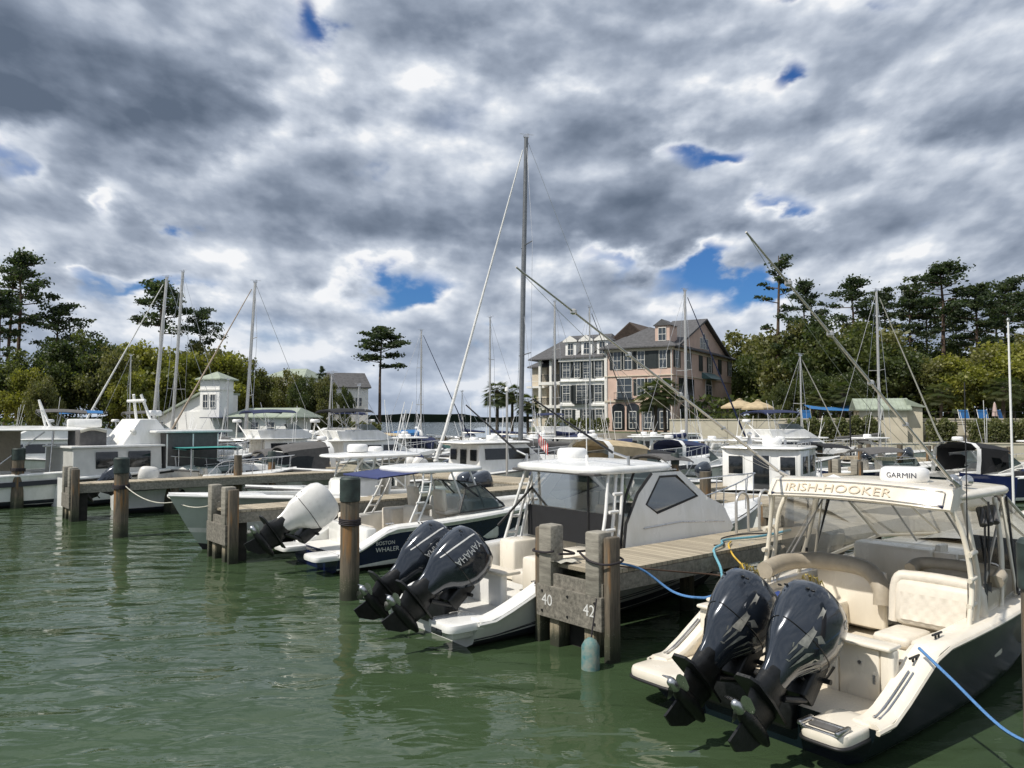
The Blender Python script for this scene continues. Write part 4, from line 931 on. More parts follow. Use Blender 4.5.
# umbrellas, awning, lounge chairs on the terrace
def umbrella(px, ytop, D, w_, lab, closed=False, m=TANC):
    p = W(px, ytop, D); h = p.z - 3.3; t = thing('patio_umbrella', lab, 'umbrella', (p.x, D, 3.3), 0, None if closed else 'open umbrellas on the terrace'); b = MB(); b.tube([(0, 0, 0), (0, 0, h)], .04, 6); b.build('pole', TRIMW, t)
    b = MB(); N = 8
    if closed: b.lathe([(.28, h * .35), (.22, h * .6), (.12, h * .9), (.02, h)], n=10)
    else:
        b.grid([[Vector((w_ / 2 * k * math.cos(a), w_ / 2 * k * math.sin(a), z)) for a in [j * 2 * math.pi / N for j in range(N)]] for k, z in ((.16, h), (.25, h - .12), (.6, h - .32), (1, h - .75), (1.0, h - .95))], closed=True)
        b.grid([[Vector((w_ / 2 * k * math.cos(a), w_ / 2 * k * math.sin(a), z)) for a in [j * 2 * math.pi / N for j in range(N)]] for k, z in ((.01, h + .18), (.2, h + .05))], closed=True)
    b.build('canopy', m, t, 0)
umbrella(739.5, 400, 86, 4.2, 'open tan umbrella nearest the pink house'); umbrella(758, 401, 84, 3.6, 'open tan umbrella beside the yellow-green shrub')
umbrella(994.5, 402, 82, 1, 'folded pale pink umbrella above the long hedge', True, mat('pink_cloth', (.55, .42, .38), .8))
t = thing('shade_awning', 'bright blue shade cloth stretched on posts left of the hut', 'awning', (W(838, 410, 88).x, 88, 3.3)); b = MB(); b.grid([[(-3.2, 0, 1.7), (-1, 0, 1.5), (1, 0, 1.45), (3, 0, 1.7)], [(-3.2, 2, 2.2), (-1, 2, 1.9), (1, 2, 1.9), (3, 2, 2.3)]]); b.build('cloth', BLUEC, t, 0)
b = MB(); [b.tube([(x, y, 0), (x, y, 2.0)], .04, 6) for x in (-3.2, 3) for y in (0, 2)]; b.build('post', STEEL, t)
for k, (px, lab) in enumerate(((964, 'blue sling chair, left of the three on the terrace'), (983, 'blue sling chair in the middle of the three'), (1000, 'blue sling chair at the right, turned sideways'), (806, 'small blue sling chair left of the hedge near the hut'))):
    p = W(px, 416, 82.6 if k < 3 else 84); t = thing('lounge_chair', lab, 'chair', (p.x, p.y, 3.3), R(10 + 30 * (k == 2)), 'blue sling chairs on the terrace'); b = MB(); b.box((0, 0, .95), (1.1, .06, 1.1), rot=(-.25, 0, 0)); b.box((0, -.5, .42), (1.1, .9, .05)); b.build('sling', BLUEC, t, 0)
    b = MB(); [b.tube([(x, -.9, 0), (x, -.85, .45), (x, -.1, .42), (x, .18, 1.55)], .035, 5) for x in (-.6, .6)]; b.build('chair_frame', TRIMW, t)
# ================================================================== docks and pilings
def finger(name, label, end, deg, L, w, group, deck_z=1.34, nums=None, fine=True, ps=1.92):
    t = thing(name, label, 'dock', (end[0], end[1], 0), R(deg), group)
    b = MB(); b.box((L / 2, 0, deck_z - .03), (L, w, .06)); b.build('deck', WOODDECK, t, 0)
    b = MB()
    for sd in (1, -1): b.box((L / 2 + .02, sd * (w / 2 - .03), deck_z - .2), (L, .07, .26))
    b.build('stringer', TIMBER, t, 0); b = MB()
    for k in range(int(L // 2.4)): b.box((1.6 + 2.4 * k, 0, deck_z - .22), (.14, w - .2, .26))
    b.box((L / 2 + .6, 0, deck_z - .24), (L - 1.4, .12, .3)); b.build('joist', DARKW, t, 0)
    b = MB(); b.box((-.06, 0, deck_z - .27), (.07, w + .12, .22)); b.box((-.10, 0, deck_z - .62), (.10, w + .16, .52), bev=.008); f = b.build('end_board', FASCIA, t, 0)
    if nums:
        b = MB()
        for yy in (-w / 2 + .06, w / 2 - .06, 0):
            for zz in (deck_z - .46, deck_z - .78): b.lathe([(.02, -.165), (.022, -.15)], (0, yy, zz), 8, axis='x')
        tag(b.build('bolt_head', BLACK, f, 0), kind='stuff')
    for sd in (1, -1):
        b = MB(); b.box((.0, sd * (w / 2 - .12), deck_z + .12), (.30, .30, ps - deck_z + .42), bev=.03); b.build('end_post', TIMBER, t, 30)
        b = MB(); b.box((.04, sd * (w / 2 + .13), .4), (.26, .13, 2 * ps - .84 + .0), bev=.03); b.build('piling', PILE, t, 30)
        b = MB(); b.box((.06, sd * (w / 2 - .26), .1), (.26, .22, 1.3), bev=.02); b.build('piling', PILEG, t, 30)
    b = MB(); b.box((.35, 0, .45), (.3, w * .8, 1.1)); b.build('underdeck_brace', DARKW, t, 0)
    for k in range(1, int(L // 4) + 1):
        for sd in (1, -1):
            if fine: b = MB(); b.tube([(k * 4 - .4, sd * (w / 2 - .15), -1), (k * 4 - .4, sd * (w / 2 - .15), deck_z - .06)], .14, 10); b.build('piling', PILE, t)
    if nums:
        for s_, y in nums: text_on('slip_number', s_, .26, (lambda yy: lambda a, c: Vector((-.154, yy - a, deck_z - .60 + c)))(y), DECALW, t)
    return t
GF = 'finger docks between the slips'
F42 = finger('finger_dock', 'weathered finger dock whose end board is stencilled 40 and 42', (1.0, 12.55), 40, 12.6, 1.32, GF, nums=(('40', .48), ('42', -.48)))
finger('finger_dock', 'weathered finger dock left of the white outboard, bow of a pale boat beside it', (-7.72, 20.6), 40, 12.4, 1.25, GF)
finger('finger_dock', 'weathered finger dock in front of the grey windowed cabin boat', (-16.45, 28.8), 40, 12.4, 1.25, GF)
t = thing('main_dock', 'broad plank walkway running behind the moored boats across the whole picture', 'dock', (9.9, 20.4, 0), R(40 + 90 + 4))
b = MB(); b.box((15, 0, 1.31), (84, 2.2, .06)); b.build('deck', WOODDECK2 if False else WOODDECK, t, 0)
b = MB(); [b.box((15, s_ * 1.06, 1.12), (84, .08, .3)) for s_ in (1, -1)]; b.build('stringer', TIMBER, t, 0)
b = MB(); [b.tube([(-25 + 4 * k, s_ * .95, -1), (-25 + 4 * k, s_ * .95, 1.28)], .16, 8) for k in range(21) for s_ in (1, -1)]; tag(b.build('piling', PILE, t), kind='stuff')
def away(px, y, D): p = W(px, y, D); return (p.x, p.y)
for k, lab in enumerate(('far finger dock beyond the walkway, behind the pilothouse boat', 'far finger dock beyond the walkway, under the main mast', 'far finger dock beyond the walkway at the left middle', 'far finger dock beyond the walkway, left of the teal awning')):
    q = Vector((9.9, 20.4, 0)) + Vector((math.cos(R(134)), math.sin(R(134)), 0)) * (-4 + 11.5 * k) + Vector((math.cos(R(40)), math.sin(R(40)), 0)) * 13.2
    o = finger('far_finger_dock', lab, (q.x, q.y), 220, 12.2, 1.1, 'finger docks beyond the walkway', fine=False)
t = thing('outer_dock', 'long grey outer dock parallel to the walkway in mid-distance', 'dock', (34, 42, 0), R(140)); b = MB(); b.box((30, 0, 1.2), (90, 2, .2)); b.build('deck', WOODDECK, t, 0); b = MB(); [b.tube([(-14 + 4 * k, s_ * .95, -1), (-14 + 4 * k, s_ * .95, 2.1)], .15, 8) for k in range(22) for s_ in (1, -1)]; b.build('piling', PILE, t)
def piling(px, py, lab, top=2.46, r=.20, cap=True, wrap=True, XY=None):
    g = G(px, py) if XY is None else Vector((*XY, 0)); t = thing('mooring_piling', lab, 'piling', (g.x, g.y, 0), random.uniform(0, 6), 'round mooring pilings'); b = MB()
    b.tube(curve([(0, 0, -2), (.01, 0, .6), (0, .01, top)], 4), r * 1.04, 16, r2=r * .95); b.build('piling', PILE, t)
    if cap: b = MB(); b.lathe([(r * .98, top - .45), (r * 1.06, top - .44), (r * 1.07, top + .01), (r * .9, top + .05), (.01, top + .06)], n=16); b.build('cap', PILETOP, t, 40)
    if wrap:
        b = MB()
        for k in range(4): b.tube([(r * 1.1 * math.cos(a), r * 1.1 * math.sin(a), 1.55 + .035 * k + .02 * math.sin(a)) for a in [j * math.pi / 8 for j in range(17)]], .016, 5)
        b.build('rope_wrap', ROPEK, t)
    return t
piling(349, 599, 'black capped round piling between the white outboard and the twin dark outboards')
piling(120, 537, 'round piling standing alone right of the leftmost finger dock', r=.22); piling(17, 508, 'tall round piling near the left edge of the picture', r=.24)
piling(0, 0, 'round piling cut by the right edge beside the dark hull', XY=(5.28, 7.75), wrap=False)
random.seed(9)
for k, (px, D, lab) in enumerate(((272, 36, 'dark capped dock piling behind the bow-out boat'), (300, 40, 'short piling left of the console boat hardtop'), (205, 45, 'piling by the teal awning boat bow'), (238, 33, 'slim piling behind the left finger dock'), (675, 34, 'piling behind the cabin boat windshield'), (705, 22.5, 'grey piling behind the dock hoops'), (262, 58, 'distant piling left of the tan canopies'), (330, 60, 'distant piling right of the tan canopies'), (640, 52, 'distant piling under the grey covered boat'), (797, 40, 'dark piling right of the white pilothouse'), (820, 50, 'piling before the navy runabout'), (900, 47, 'piling left of the black cabin cruiser'))):
    p = W(px, 450, D); piling(0, 0, lab, XY=(p.x, D), wrap=False, cap=k % 2 == 0, r=.17, top=2.2)
# dock furniture on the numbered finger
def on42(x, y, z=1.34): a = R(40); return Vector((1.0 + x * math.cos(a) - y * math.sin(a), 12.55 + x * math.sin(a) + y * math.cos(a), z))
for k, (x, lab) in enumerate(((5.1, 'grey steel dock hoop, left of the pair'), (5.95, 'grey steel dock hoop, right of the pair'))):
    t = thing('dock_hoop', lab, 'handrail', on42(x, .38), R(40)); b = MB(); b.tube([(0, 0, 0)] + [(.0 + .22 - .22 * math.cos(a), 0, .62 + .22 * math.sin(a)) for a in [j * math.pi / 10 for j in range(11)]] + [(.44, 0, 0)], .03, 8); b.build('hoop', ALU, t)
t = thing('power_pedestal', 'squat grey power pedestal standing between the dock hoops', 'power pedestal', on42(6.9, .35), R(40)); b = MB(); b.box((0, 0, .35), (.3, .32, .7), bev=.03); b.build('body', TIMBER, t, 40); b = MB(); b.box((0, 0, .74), (.34, .36, .08), bev=.03); b.build('lid', GREYC, t, 40)
def rope(name, label, pts, r, m, grp=None):
    b = MB(); b.tube(curve(pts, 8), r, 6); return tag(b.build(name, m, None, 60), label, 'rope', grp)
rope('dock_rope', 'black rope lashed round the right dock post numbered 42', [on42(-.17, -.30, 1.62), on42(-.19, -.55, 1.52), on42(-.12, -.86, 1.5), on42(.2, -.87, 1.55), on42(.22, -.3, 1.6), on42(-.16, -.24, 1.63)], .018, ROPEK)
rope('dock_rope', 'pale rope looped over the left dock post numbered 40', [on42(-.17, .30, 1.56), on42(-.19, .5, 1.52), on42(-.10, .88, 1.5), on42(.22, .87, 1.52), on42(.22, .22, 1.5), on42(-.16, .18, 1.53)], .02, ROPEK)
hb = Vector((2.5, 9.15, 0)); Mh = Matrix.Rotation(R(38), 3, 'Z'); cl = hb + Mh @ Vector((1.75, 1.42, 1.18))
rope('mooring_line', 'blue mooring line sagging from the post numbered 42 to the right boat', [on42(.05, -.76, 1.52), on42(.6, -.9, 1.35), on42(.9, -1.3, 1.02), cl.lerp(on42(.9, -1.3, .95), .35) + Vector((0, 0, -.05)), cl], .02, ROPEB)
rope('mooring_line', 'brown slack line under the blue one beside the numbered finger', [on42(.3, -.6, 1.40), on42(1.4, -.9, 1.22), on42(2.2, -1.3, 1.1), cl + Vector((.35, .3, .03))], .014, mat('brown_rope', (.10, .06, .04), .8))
s0 = hb + Mh @ Vector((1.55, -1.50, 1.10)); g0 = Vector((5.0, 7.4, .6))
rope('mooring_line', 'bright blue line running from the right boat stern cleat down to the bottom right corner', [s0, s0.lerp(g0, .3) + Vector((.0, 0, -.05)), s0.lerp(g0, .7) + Vector((0, 0, -.12)), g0], .018, ROPEB)
q = hb + Mh @ Vector((2.0, 1.5, 1.2))
rope('shore_power_cord', 'pale blue shore power cord looping from the dock down to the right boat', [on42(6.2, -.2, 1.38), on42(4.9, -.35, 1.40), on42(4.0, -.1, 1.38), on42(3.4, -.45, 1.40), on42(2.9, -.62, 1.36), on42(2.7, -.9, 1.12), q.lerp(on42(2.7, -.9, 1.0), .4), q], .024, ROPEC)
rope('water_hose', 'yellow hose crossing the dock edge beside the pale blue cord', [on42(3.9, -.3, 1.38), on42(3.5, -.52, 1.38), on42(3.3, -.75, 1.25), on42(3.1, -1.1, 1.08), q + Vector((.25, .2, .02))], .018, ROPEY)
rope('dark_cable', 'dark coiled cable on the dock boards near the pale blue cord', [on42(5.6, -.1, 1.36), on42(5.0, .2, 1.36), on42(4.2, .1, 1.37), on42(3.8, -.2, 1.37), on42(3.5, -.4, 1.37), on42(3.35, -.3, 1.37)], .014, ROPEK)
t = thing('boat_fender', 'scuffed teal green fender hanging at the water below the post numbered 42', 'fender', on42(-.45, -.80, -.08), 0); b = MB(); b.lathe([(.02, -.30), (.10, -.29), (.135, -.2), (.14, 0), (.135, .42), (.09, .50), (.03, .54)], n=16); b.build('fender_body', mat('fender_teal', (.05, .17, .18), .7, var=.3, vs=7, col2=(.24, .26, .22)), t, 60); b = MB(); b.tube([(0, 0, .44), (.1, .05, 1.1)], .012, 5); b.build('lanyard', ROPEK, t)
t = thing('folded_towel', 'white rag lying on the end board beside the post numbered 40', 'rag', on42(-.05, .30, 1.36), R(40)); b = MB(); b.grid([[(x * .13 - .1, y * .10 - .15, .02 + .02 * math.sin(x * 2.1 + y * 1.3)) for y in range(5)] for x in range(4)]); b.build('cloth', ROPEW, t)
t = thing('dock_ladder', 'steel swim ladder hung on the right side of the numbered finger', 'ladder', on42(3.9, -.60, .3), R(40)); b = MB(); [b.tube([(x, -.04, 0), (x, -.04, 1.0), (x, .12, 1.03)], .022, 6) for x in (0, .42)]; [b.tube([(0, -.04, z), (.42, -.04, z)], .02, 6) for z in (.1, .4, .7)]; b.build('ladder', STEEL, t)
# water bottles lying on the bait station of the right boat
for k in range(6):
    c = hb + Mh @ Vector((1.66 + .10 * (k % 3), .98 + .12 * (k // 3), 1.185)); t = thing('water_bottle', 'clear plastic water bottle with a blue cap, one of the pack on the right boat', 'bottle', c, 0, 'pack of water bottles'); b = MB(); b.lathe([(.03, 0), (.034, .02), (.034, .13), (.03, .15), (.013, .18), (.013, .2)], n=10); b.build('bottle', mat('bottle_blue', (.20, .34, .55), .15), t); b = MB(); b.lathe([(.015, .195), (.015, .215)], n=8); b.build('cap', BLUEC, t)
c = hb + Mh @ Vector((1.95, .62, 1.185)); t = thing('blue_towel', 'crumpled blue towel beside the water bottles', 'towel', c, 0); b = MB(); b.grid([[(.09 * x - .15, .07 * y - .15, .05 * math.sin(x * 1.7) * math.cos(y * 1.9) + .05) for y in range(7)] for x in range(6)]); b.build('cloth', mat('towel_blue', (.03, .06, .22), .9), t, 60)
for k, (pa, pb2, lab) in enumerate((((G(168, 497, 1.5)), Vector((-7.9, 20.9, 1.5)), 'white bow line from the bow-out boat to the left finger dock'), (Vector((-3.33, 16.0, 1.6)), Vector((-4.3, 19.6, 1.15)), 'thin line from the black capped piling to the navy boat'), (Vector((-12.4, 24.6, 1.7)), Vector((-9.9, 22.6, 1.3)), 'white line from the lone piling toward the bow-out boat'))):
    rope('mooring_line', lab, sag(pa, pb2, .22, 5), .016, ROPEW if k != 1 else ROPEK)
# ================================================================== hero boats
def frame(root_xy, deg): return (root_xy[0], root_xy[1], R(deg))

# ---------------- dark hulled express boat in the right foreground
def boat_right():
    t = thing('express_fishing_boat', 'dark hulled express boat with cream cockpit and two outboards, nearest on the right', 'boat', (2.5, 9.15, 0), R(38))
    H = Hull(10.2, 3.3, 1.02, 1.75, draft=.5, rake=1.3, flare=.35, stern=.95, x0=.42, drop=(.35, 1.75, .47))
    H.mesh(t, HULLDARK, BOTTOM, None)
    H.rail(t, GEL, 'rub_rail', .03, -.03)
    H.cap(t, .46, 7.0, .30, GEL, n=34, th=.04)
    H.foredeck(t, 6.6, GEL, .25)
    # swim platforms and well floor
    pb = MB()
    for sd in (1, -1):
        q = plate(.32, sd * 1.22 - .0 + (-.12 if sd > 0 else 0), .42, .82, .84 if sd > 0 else .54, .13, crown=.008, e=5); pb.add(q.v, q.f)
    pb.build('swim_platform', GEL, t, 45)
    pb = MB(); pb.box((.86, 0, .40), (.86, 2.70, .12), bev=.02); pb.build('platform_floor', NONSKID, t, 30)
    pb = MB()
    for sd in (1, -1): q = plate(.32, sd * 1.22 + (-.12 if sd > 0 else 0), .355, .86, .88 if sd > 0 else .58, .04, crown=0, e=5); pb.add(q.v, q.f)
    pb.build('platform_edge_trim', BLACK, t, 45)
    # hinged boarding ladder recessed in starboard platform
    lb = MB(); lb.tube([(-.06, -1.0, .47), (-.06, -1.42, .47)], .02, 8); lb.tube([(.1, -1.0, .51), (.1, -1.42, .51)], .02, 8)
    for yy in (-1.0, -1.42): lb.box((.02, yy, .51), (.26, .05, .05), bev=.012)
    lb.build('boarding_ladder', STEEL, t); lb = MB(); lb.box((.03, -1.21, .502), (.13, .30, .02), bev=.008); lb.build('ladder_step', GREYC, t)
    # inner faces of the sloping quarters, transom wall with door
    wb = MB()
    for sd in (1, -1):
        rows = []
        for i in range(13):
            x = .5 + i * .075; p = H.at(x); rows.append([Vector((x, sd * (p.y - .28), p.z + .02)), Vector((x, sd * (p.y - .29), .38))])
        wb.grid(rows)
    wb.build('quarter_liner', GEL, t, 0)
    hb = MB()
    for sd in (1, -1):
        hb.tube([(x, sd * (H.at(x).y - .14), H.at(x).z + .055) for x in [.62 + .07 * i for i in range(12)]], .013, 6)
        hb.tube([(x, sd * (H.at(x).y - .09), H.at(x).z + .05) for x in [.62 + .07 * i for i in range(12)]], .011, 6)
    hb.build('quarter_grab_rail', STEEL, t)
    tw = MB(); tw.box((1.33, .35, .74), (.14, 2.05, .66), bev=.03); tw.box((1.33, -1.27, .74), (.14, .16, .66), bev=.02); tw.build('transom_wall', GEL, t, 40)
    d = MB(); d.box((1.30, -.935, .745), (.07, .49, .60), bev=.02); dd = d.build('transom_door', GEL, t, 40)
    d = MB(); d.lathe([(.025, 0), (.03, .01), (.01, .02)], (1.258, -.95, .86), 12, axis='x'); d.box((1.262, -1.12, .70), (.012, .03, .1)); d.build('latch', STEEL, dd)
    d = MB(); d.box((1.34, .02, 1.09), (.30, 2.72, .05), bev=.02); d.build('transom_cap', GEL, t, 40)
    for (yy) in (-.35, -.15, .9): cleat(t, 1.34, yy, 1.115, 1.57, BLACK, 'rod_holder')
    H.liner(t, 1.4, 7.2, .30, .42, GEL, NONSKID)
    # interior cushions along the coaming
    c = MB()
    for sd in (1, -1):
        rows = []
        for i in range(12):
            x = 1.6 + i * .15; p = H.at(x); rows.append([Vector((x, sd * (p.y - .31 - a), p.z - b_)) for a, b_ in ((0, .04), (.06, .05), (.08, .12), (.06, .24), (0, .26))])
        c.grid(rows)
    c.build('coaming_bolster', VINYL, t, 60)
    # bait station port aft corner with water bottles on it
    b = MB(); b.box((1.78, .82, .78), (.74, 1.02, .72), bev=.06); s_ = b.build('bait_station', GEL, t, 40)
    b = MB(); b.box((1.78, .82, 1.155), (.80, 1.08, .05), bev=.02); b.build('station_lid', GEL, s_, 40)
    b = MB(); b.box((1.40, .98, .90), (.02, .48, .22), bev=.01); b.box((1.40, .44, .98), (.02, .22, .10), bev=.01); b.box((1.40, .44, .80), (.02, .22, .16), bev=.01); b.build('drawer_front', GELW, s_, 40)
    # port lounge with wrapped backrest
    b = MB(); b.box((2.9, 1.0, .66), (1.5, .72, .5), bev=.06); b.box((2.25, .3, .74), (.5, .35, .62), bev=.05); b.build('port_lounge', GEL, t, 40)
    b = MB(); b.tube(curve([(2.35, 1.28, 1.42), (2.9, 1.34, 1.46), (3.4, 1.25, 1.46), (3.62, .85, 1.46), (3.62, .35, 1.42), (3.55, .1, 1.2), (3.5, .06, .95)], 6), .13, 10); b.build('rolled_bolster', VINYLT, t, 60)
    b = MB(); b.box((3.66, .62, .98), (.12, 1.1, .86), bev=.04); b.build('lounge_back', GEL, t, 40)
    # aft facing bench, starboard, quilted
    b = MB(); b.box((2.62, -.92, .58), (.72, .98, .34), bev=.05); bench = b.build('aft_bench', GEL, t, 40)
    b = MB(); b.box((2.58, -1.16, .81), (.70, .50, .15), bev=.05); b.box((2.58, -.66, .81), (.70, .48, .15), bev=.05); b.build('seat_cushion', VINYL, bench, 50)
    b = MB(); b.box((3.0, -.92, 1.19), (.20, 1.06, .62), bev=.08, rot=(0, .12, 0)); b.tube(curve([(3.0, -.36, .9), (3.02, -.40, 1.45), (3.06, -.6, 1.53), (3.06, -1.24, 1.53), (3.02, -1.44, 1.45), (3.0, -1.48, .9)], 5), .085, 8); b.build('backrest', VINYL, bench, 50)
    q = MB(); rows = []
    for i in range(9):
        row = []
        for j in range(33):
            zz = .98 + i * .045; yy = -.50 - j * .0263
            h = .018 * abs(math.sin((j * .0263 + i * .045) * 22)) * abs(math.sin((j * .0263 - i * .045) * 22)) ** .6
            row.append(Vector((2.885 + (zz - 1.19) * .12 - h, yy, zz)))
        rows.append(row)
    q.grid(rows); q.build('quilted_panel', VINYL, bench, 80)
    b = MB(); b.box((3.42, -.92, 1.0), (.55, 1.1, .9), bev=.05); b.build('seat_console', GEL, t, 40)
    b = MB(); b.box((3.78, -.92, 1.42), (.2, 1.14, .36), bev=.09); b.tube(curve([(3.5, -1.48, 1.55), (3.72, -1.42, 1.62), (3.78, -.92, 1.64), (3.72, -.42, 1.62), (3.5, -.36, 1.55)], 5), .09, 8); b.build('helm_seat_back', VINYLT, t, 50)
    # cabin bulkhead, companionway, helm console and screen
    b = MB(); b.box((5.15, .62, 1.02), (.5, 1.3, 1.24), bev=.08); b.box((5.25, -.05, 1.05), (.3, .10, 1.3), bev=.03); b.build('cabin_bulkhead', GEL, t, 40)
    b = MB(); b.box((5.35, -.88, .95), (.75, 1.26, 1.1), bev=.1); b.box((5.05, -.2, 1.15), (.10, .34, .9), bev=.02); b.build('helm_console', GEL, t, 40)
    b = MB(); b.box((4.95, -.93, 1.72), (.06, .74, .46), bev=.03, rot=(0, .35, 0)); sc = b.build('chartplotter', BLACK, t, 40)
    b = MB(); b.box((4.905, -.93, 1.735), (.02, .62, .36), rot=(0, .35, 0)); b.build('screen', DARKG, sc, 0)
    b = MB(); ring = [Vector((4.78 + .05 * math.cos(a), -.93 + .2 * math.sin(a), 1.38 + .19 * math.cos(a))) for a in [k * math.pi / 10 for k in range(21)]]; b.tube(ring, .014, 6); b.tube([(4.8, -.93, 1.38), (5.0, -.93, 1.3)], .03); b.build('steering_wheel', STEEL, t)
    b = MB(); b.box((6.1, 0, 1.46), (1.6, 2.5, .24), bev=.1); b.build('dashboard', GEL, t, 40)
    b = MB(); b.box((5.75, .62, 1.05), (.4, .9, .6), bev=.05); b.box((4.25, .75, .75), (.8, .8, .6), bev=.06); b.build('companion_seat', VINYL, t, 40)
    # windshield: framed curved panes
    fr = MB(); g = MB(); lo = []; up = []
    for y in [-1.46, -1.40, -.75, 0, .75, 1.40, 1.46]:
        k = abs(y) / 1.46; x = 7.35 - 1.2 * k ** 2.2; lo.append(Vector((x, y * .98, 1.66 - .08 * k))); up.append(Vector((x - 2.5 + .75 * k, y * .88, 2.62)))
    lo = [Vector((4.1, -1.50, 1.32))] + lo + [Vector((4.1, 1.50, 1.32))]; up = [Vector((4.15, -1.34, 2.60))] + up + [Vector((4.15, 1.34, 2.60))]
    g.grid([lo, up]); g.build('windshield', GLASS, t, 0)
    fr.tube(lo, .03, 6); fr.tube(up, .02, 6)
    for i in (0, 1, 3, 5, 7, 8): fr.tube([lo[i], up[i]], .022, 6)
    fr.build('windshield_frame', PIPEC, t, 40)
    ed = MB(); ed.tube([lo[0] + Vector((-.02, -.03, 0)), up[1] + Vector((0, -.02, 0))], .018, 6); ed.tube([lo[-1] + Vector((-.02, .03, 0)), up[-2] + Vector((0, .02, 0))], .018, 6)
    ed.tube([lo[0] + Vector((0, -.03, .0)), lo[1] + Vector((0, -.03, .0))], .02, 6); ed.tube([lo[-1] + Vector((0, .03, .0)), lo[-2] + Vector((0, .03, .0))], .02, 6); ed.build('window_seal', BLACK, t)
    g = MB()
    for sd in (1, -1): g.grid([[Vector((3.0, sd * 1.50, 1.2)), Vector((4.1, sd * 1.5, 1.34))], [Vector((3.1, sd * 1.34, 2.55)), Vector((4.5, sd * 1.34, 2.56))]])
    g.build('side_curtain', ISIN, t, 0)
    # hardtop and its pipework
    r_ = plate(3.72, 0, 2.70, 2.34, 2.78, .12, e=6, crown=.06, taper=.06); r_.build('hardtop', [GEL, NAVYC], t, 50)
    b = MB(); prof = [(2.60, 2.57), (2.46, 2.57), (2.43, 2.60), (2.56, 2.84), (2.70, 2.87), (2.95, 2.80)]; rows = []
    for i in range(19):
        y = 1.30 - i * (2.6 / 18); k = abs(y) / 1.3; rows.append([Vector((x + .10 * k ** 6, y * 1.02, z - .05 * k ** 2)) for x, z in prof])
    b.grid(rows, closed=True, cap=True); b.build('rear_visor', GEL, t, 40)
    b = MB(); P = lambda y, s_: Vector((lerp(2.43, 2.56, s_) - .016 + .10 * (abs(y) / 1.3) ** 6, y * 1.02, lerp(2.60, 2.84, s_) - .05 * (abs(y) / 1.3) ** 2 + .004))
    b.tube([P(y, .12) for y in [1.22 - .1017 * i for i in range(25)]] + [P(-1.22, .85)] + [P(y, .9) for y in [-1.18 + .0983 * i for i in range(25)]] + [P(1.22, .12)], .005, 5); b.build('visor_pinstripe', DECALD, t)
    text_on('boat_name', 'IRISH-HOOKER', .18, lambda a, c: P(-a * 1.3 + .2, .5 + c * 3.6) + Vector((-.002, 0, 0)), DECALT, t)
    b = MB(); b.box((2.62, 0, 2.58), (.24, 2.5, .05), bev=.01); b.build('visor_underside', NAVYC, t)
    ps = []
    for sd in (1, -1):
        for dx in (0, .2): ps.append([(2.55 + dx, sd * 1.50, 1.12), (2.72 + dx, sd * 1.48, 1.6), (2.72 + dx, sd * 1.40, 2.2), (2.62 + dx * 2, sd * 1.28, 2.6)])
        ps.append([(3.6, sd * 1.49, 1.2), (3.85, sd * 1.42, 1.9), (4.0, sd * 1.3, 2.62)])
        for k in range(3): ps.append([(2.60 + .03 * k, sd * 1.49, 1.35 + .32 * k), (2.80 + .03 * k, sd * 1.48, 1.37 + .32 * k)])
    pipes(t, ps, .034, PIPEC, 'top_support', 9)
    pipes(t, [[(2.95, 1.46, 1.2), (4.3, 1.3, 2.6)], [(2.95, -1.46, 1.2), (4.3, -1.3, 2.6)], [(4.5, .55, 2.6), (5.6, .5, 1.65)], [(4.5, -.25, 2.62), (5.6, -.3, 1.65)]], .018, ALU, 'curtain_pole')
    # radar with lettering, lights, outriggers, antennas
    rd = radome(t, 3.55, -.28, 2.80, .33, .22)
    text_on('maker_name', 'GARMIN', .11, lambda a, c: Vector((.333 * math.cos(math.pi + .30 + a / .33), .333 * math.sin(math.pi + .30 + a / .33), .105 + c)), DECALD, rd)
    b = MB(); b.lathe([(.3, 0), (.3, .02), (.1, .06), (.01, .08)], (3.2, .62, 2.79), 4, sy=.6); b.build('roof_hatch', GELW, t, 0)
    for k, (yy) in enumerate((-.98, -1.16)):
        b = MB(); b.lathe([(.005, -.06), (.05, -.055), (.075, 0), (.08, .04), (.06, .07), (.0, .075)], (3.45, yy, 2.87), 14, axis='x'); b.build('spreader_light', STEEL, t)
    bases = {}
    for sd, tip in ((1, W(516, 267, 7.3)), (-1, W(746, 232, 6.6))):
        bs = Vector((2.98, sd * 1.26, 2.78)); M = Matrix.Rotation(R(-38), 3, 'Z'); tp = M @ (tip - Vector((2.5, 9.15, 0))) - Vector((.35, 0, 0))
        b = MB(); b.tube([bs, bs.lerp(tp, .35), bs.lerp(tp, .7), tp], .022, 8, r2=.009)
        for k in (.18, .34, .52, .70, .86): q = bs.lerp(tp, k); b.lathe([(.018, -.03), (.036, -.015), (.036, .015), (.018, .03)], q, 10)
        o = b.build('outrigger', ALU, t)
        b = MB(); b.tube([bs + Vector((0, 0, -.06)), bs + Vector((0, 0, .12))], .035, 10); b.tube([bs + Vector((0, 0, .05)), bs.lerp(tp, .06)], .03, 8); b.build('outrigger_base', STEEL, o)
        b = MB(); b.tube(sag(bs.lerp(tp, .02), bs.lerp(tp, .72), .12), .003, 4); b.tube(sag(bs.lerp(tp, .04), tp, .3), .003, 4); b.build('halyard', ALU, o)
    b = MB(); b.tube([(2.75, -1.42, 1.3), (2.95, -1.36, 2.9), (3.05, -1.33, 4.2)], .008, 6); b.build('whip_antenna', BLACK, t)
    b = MB()
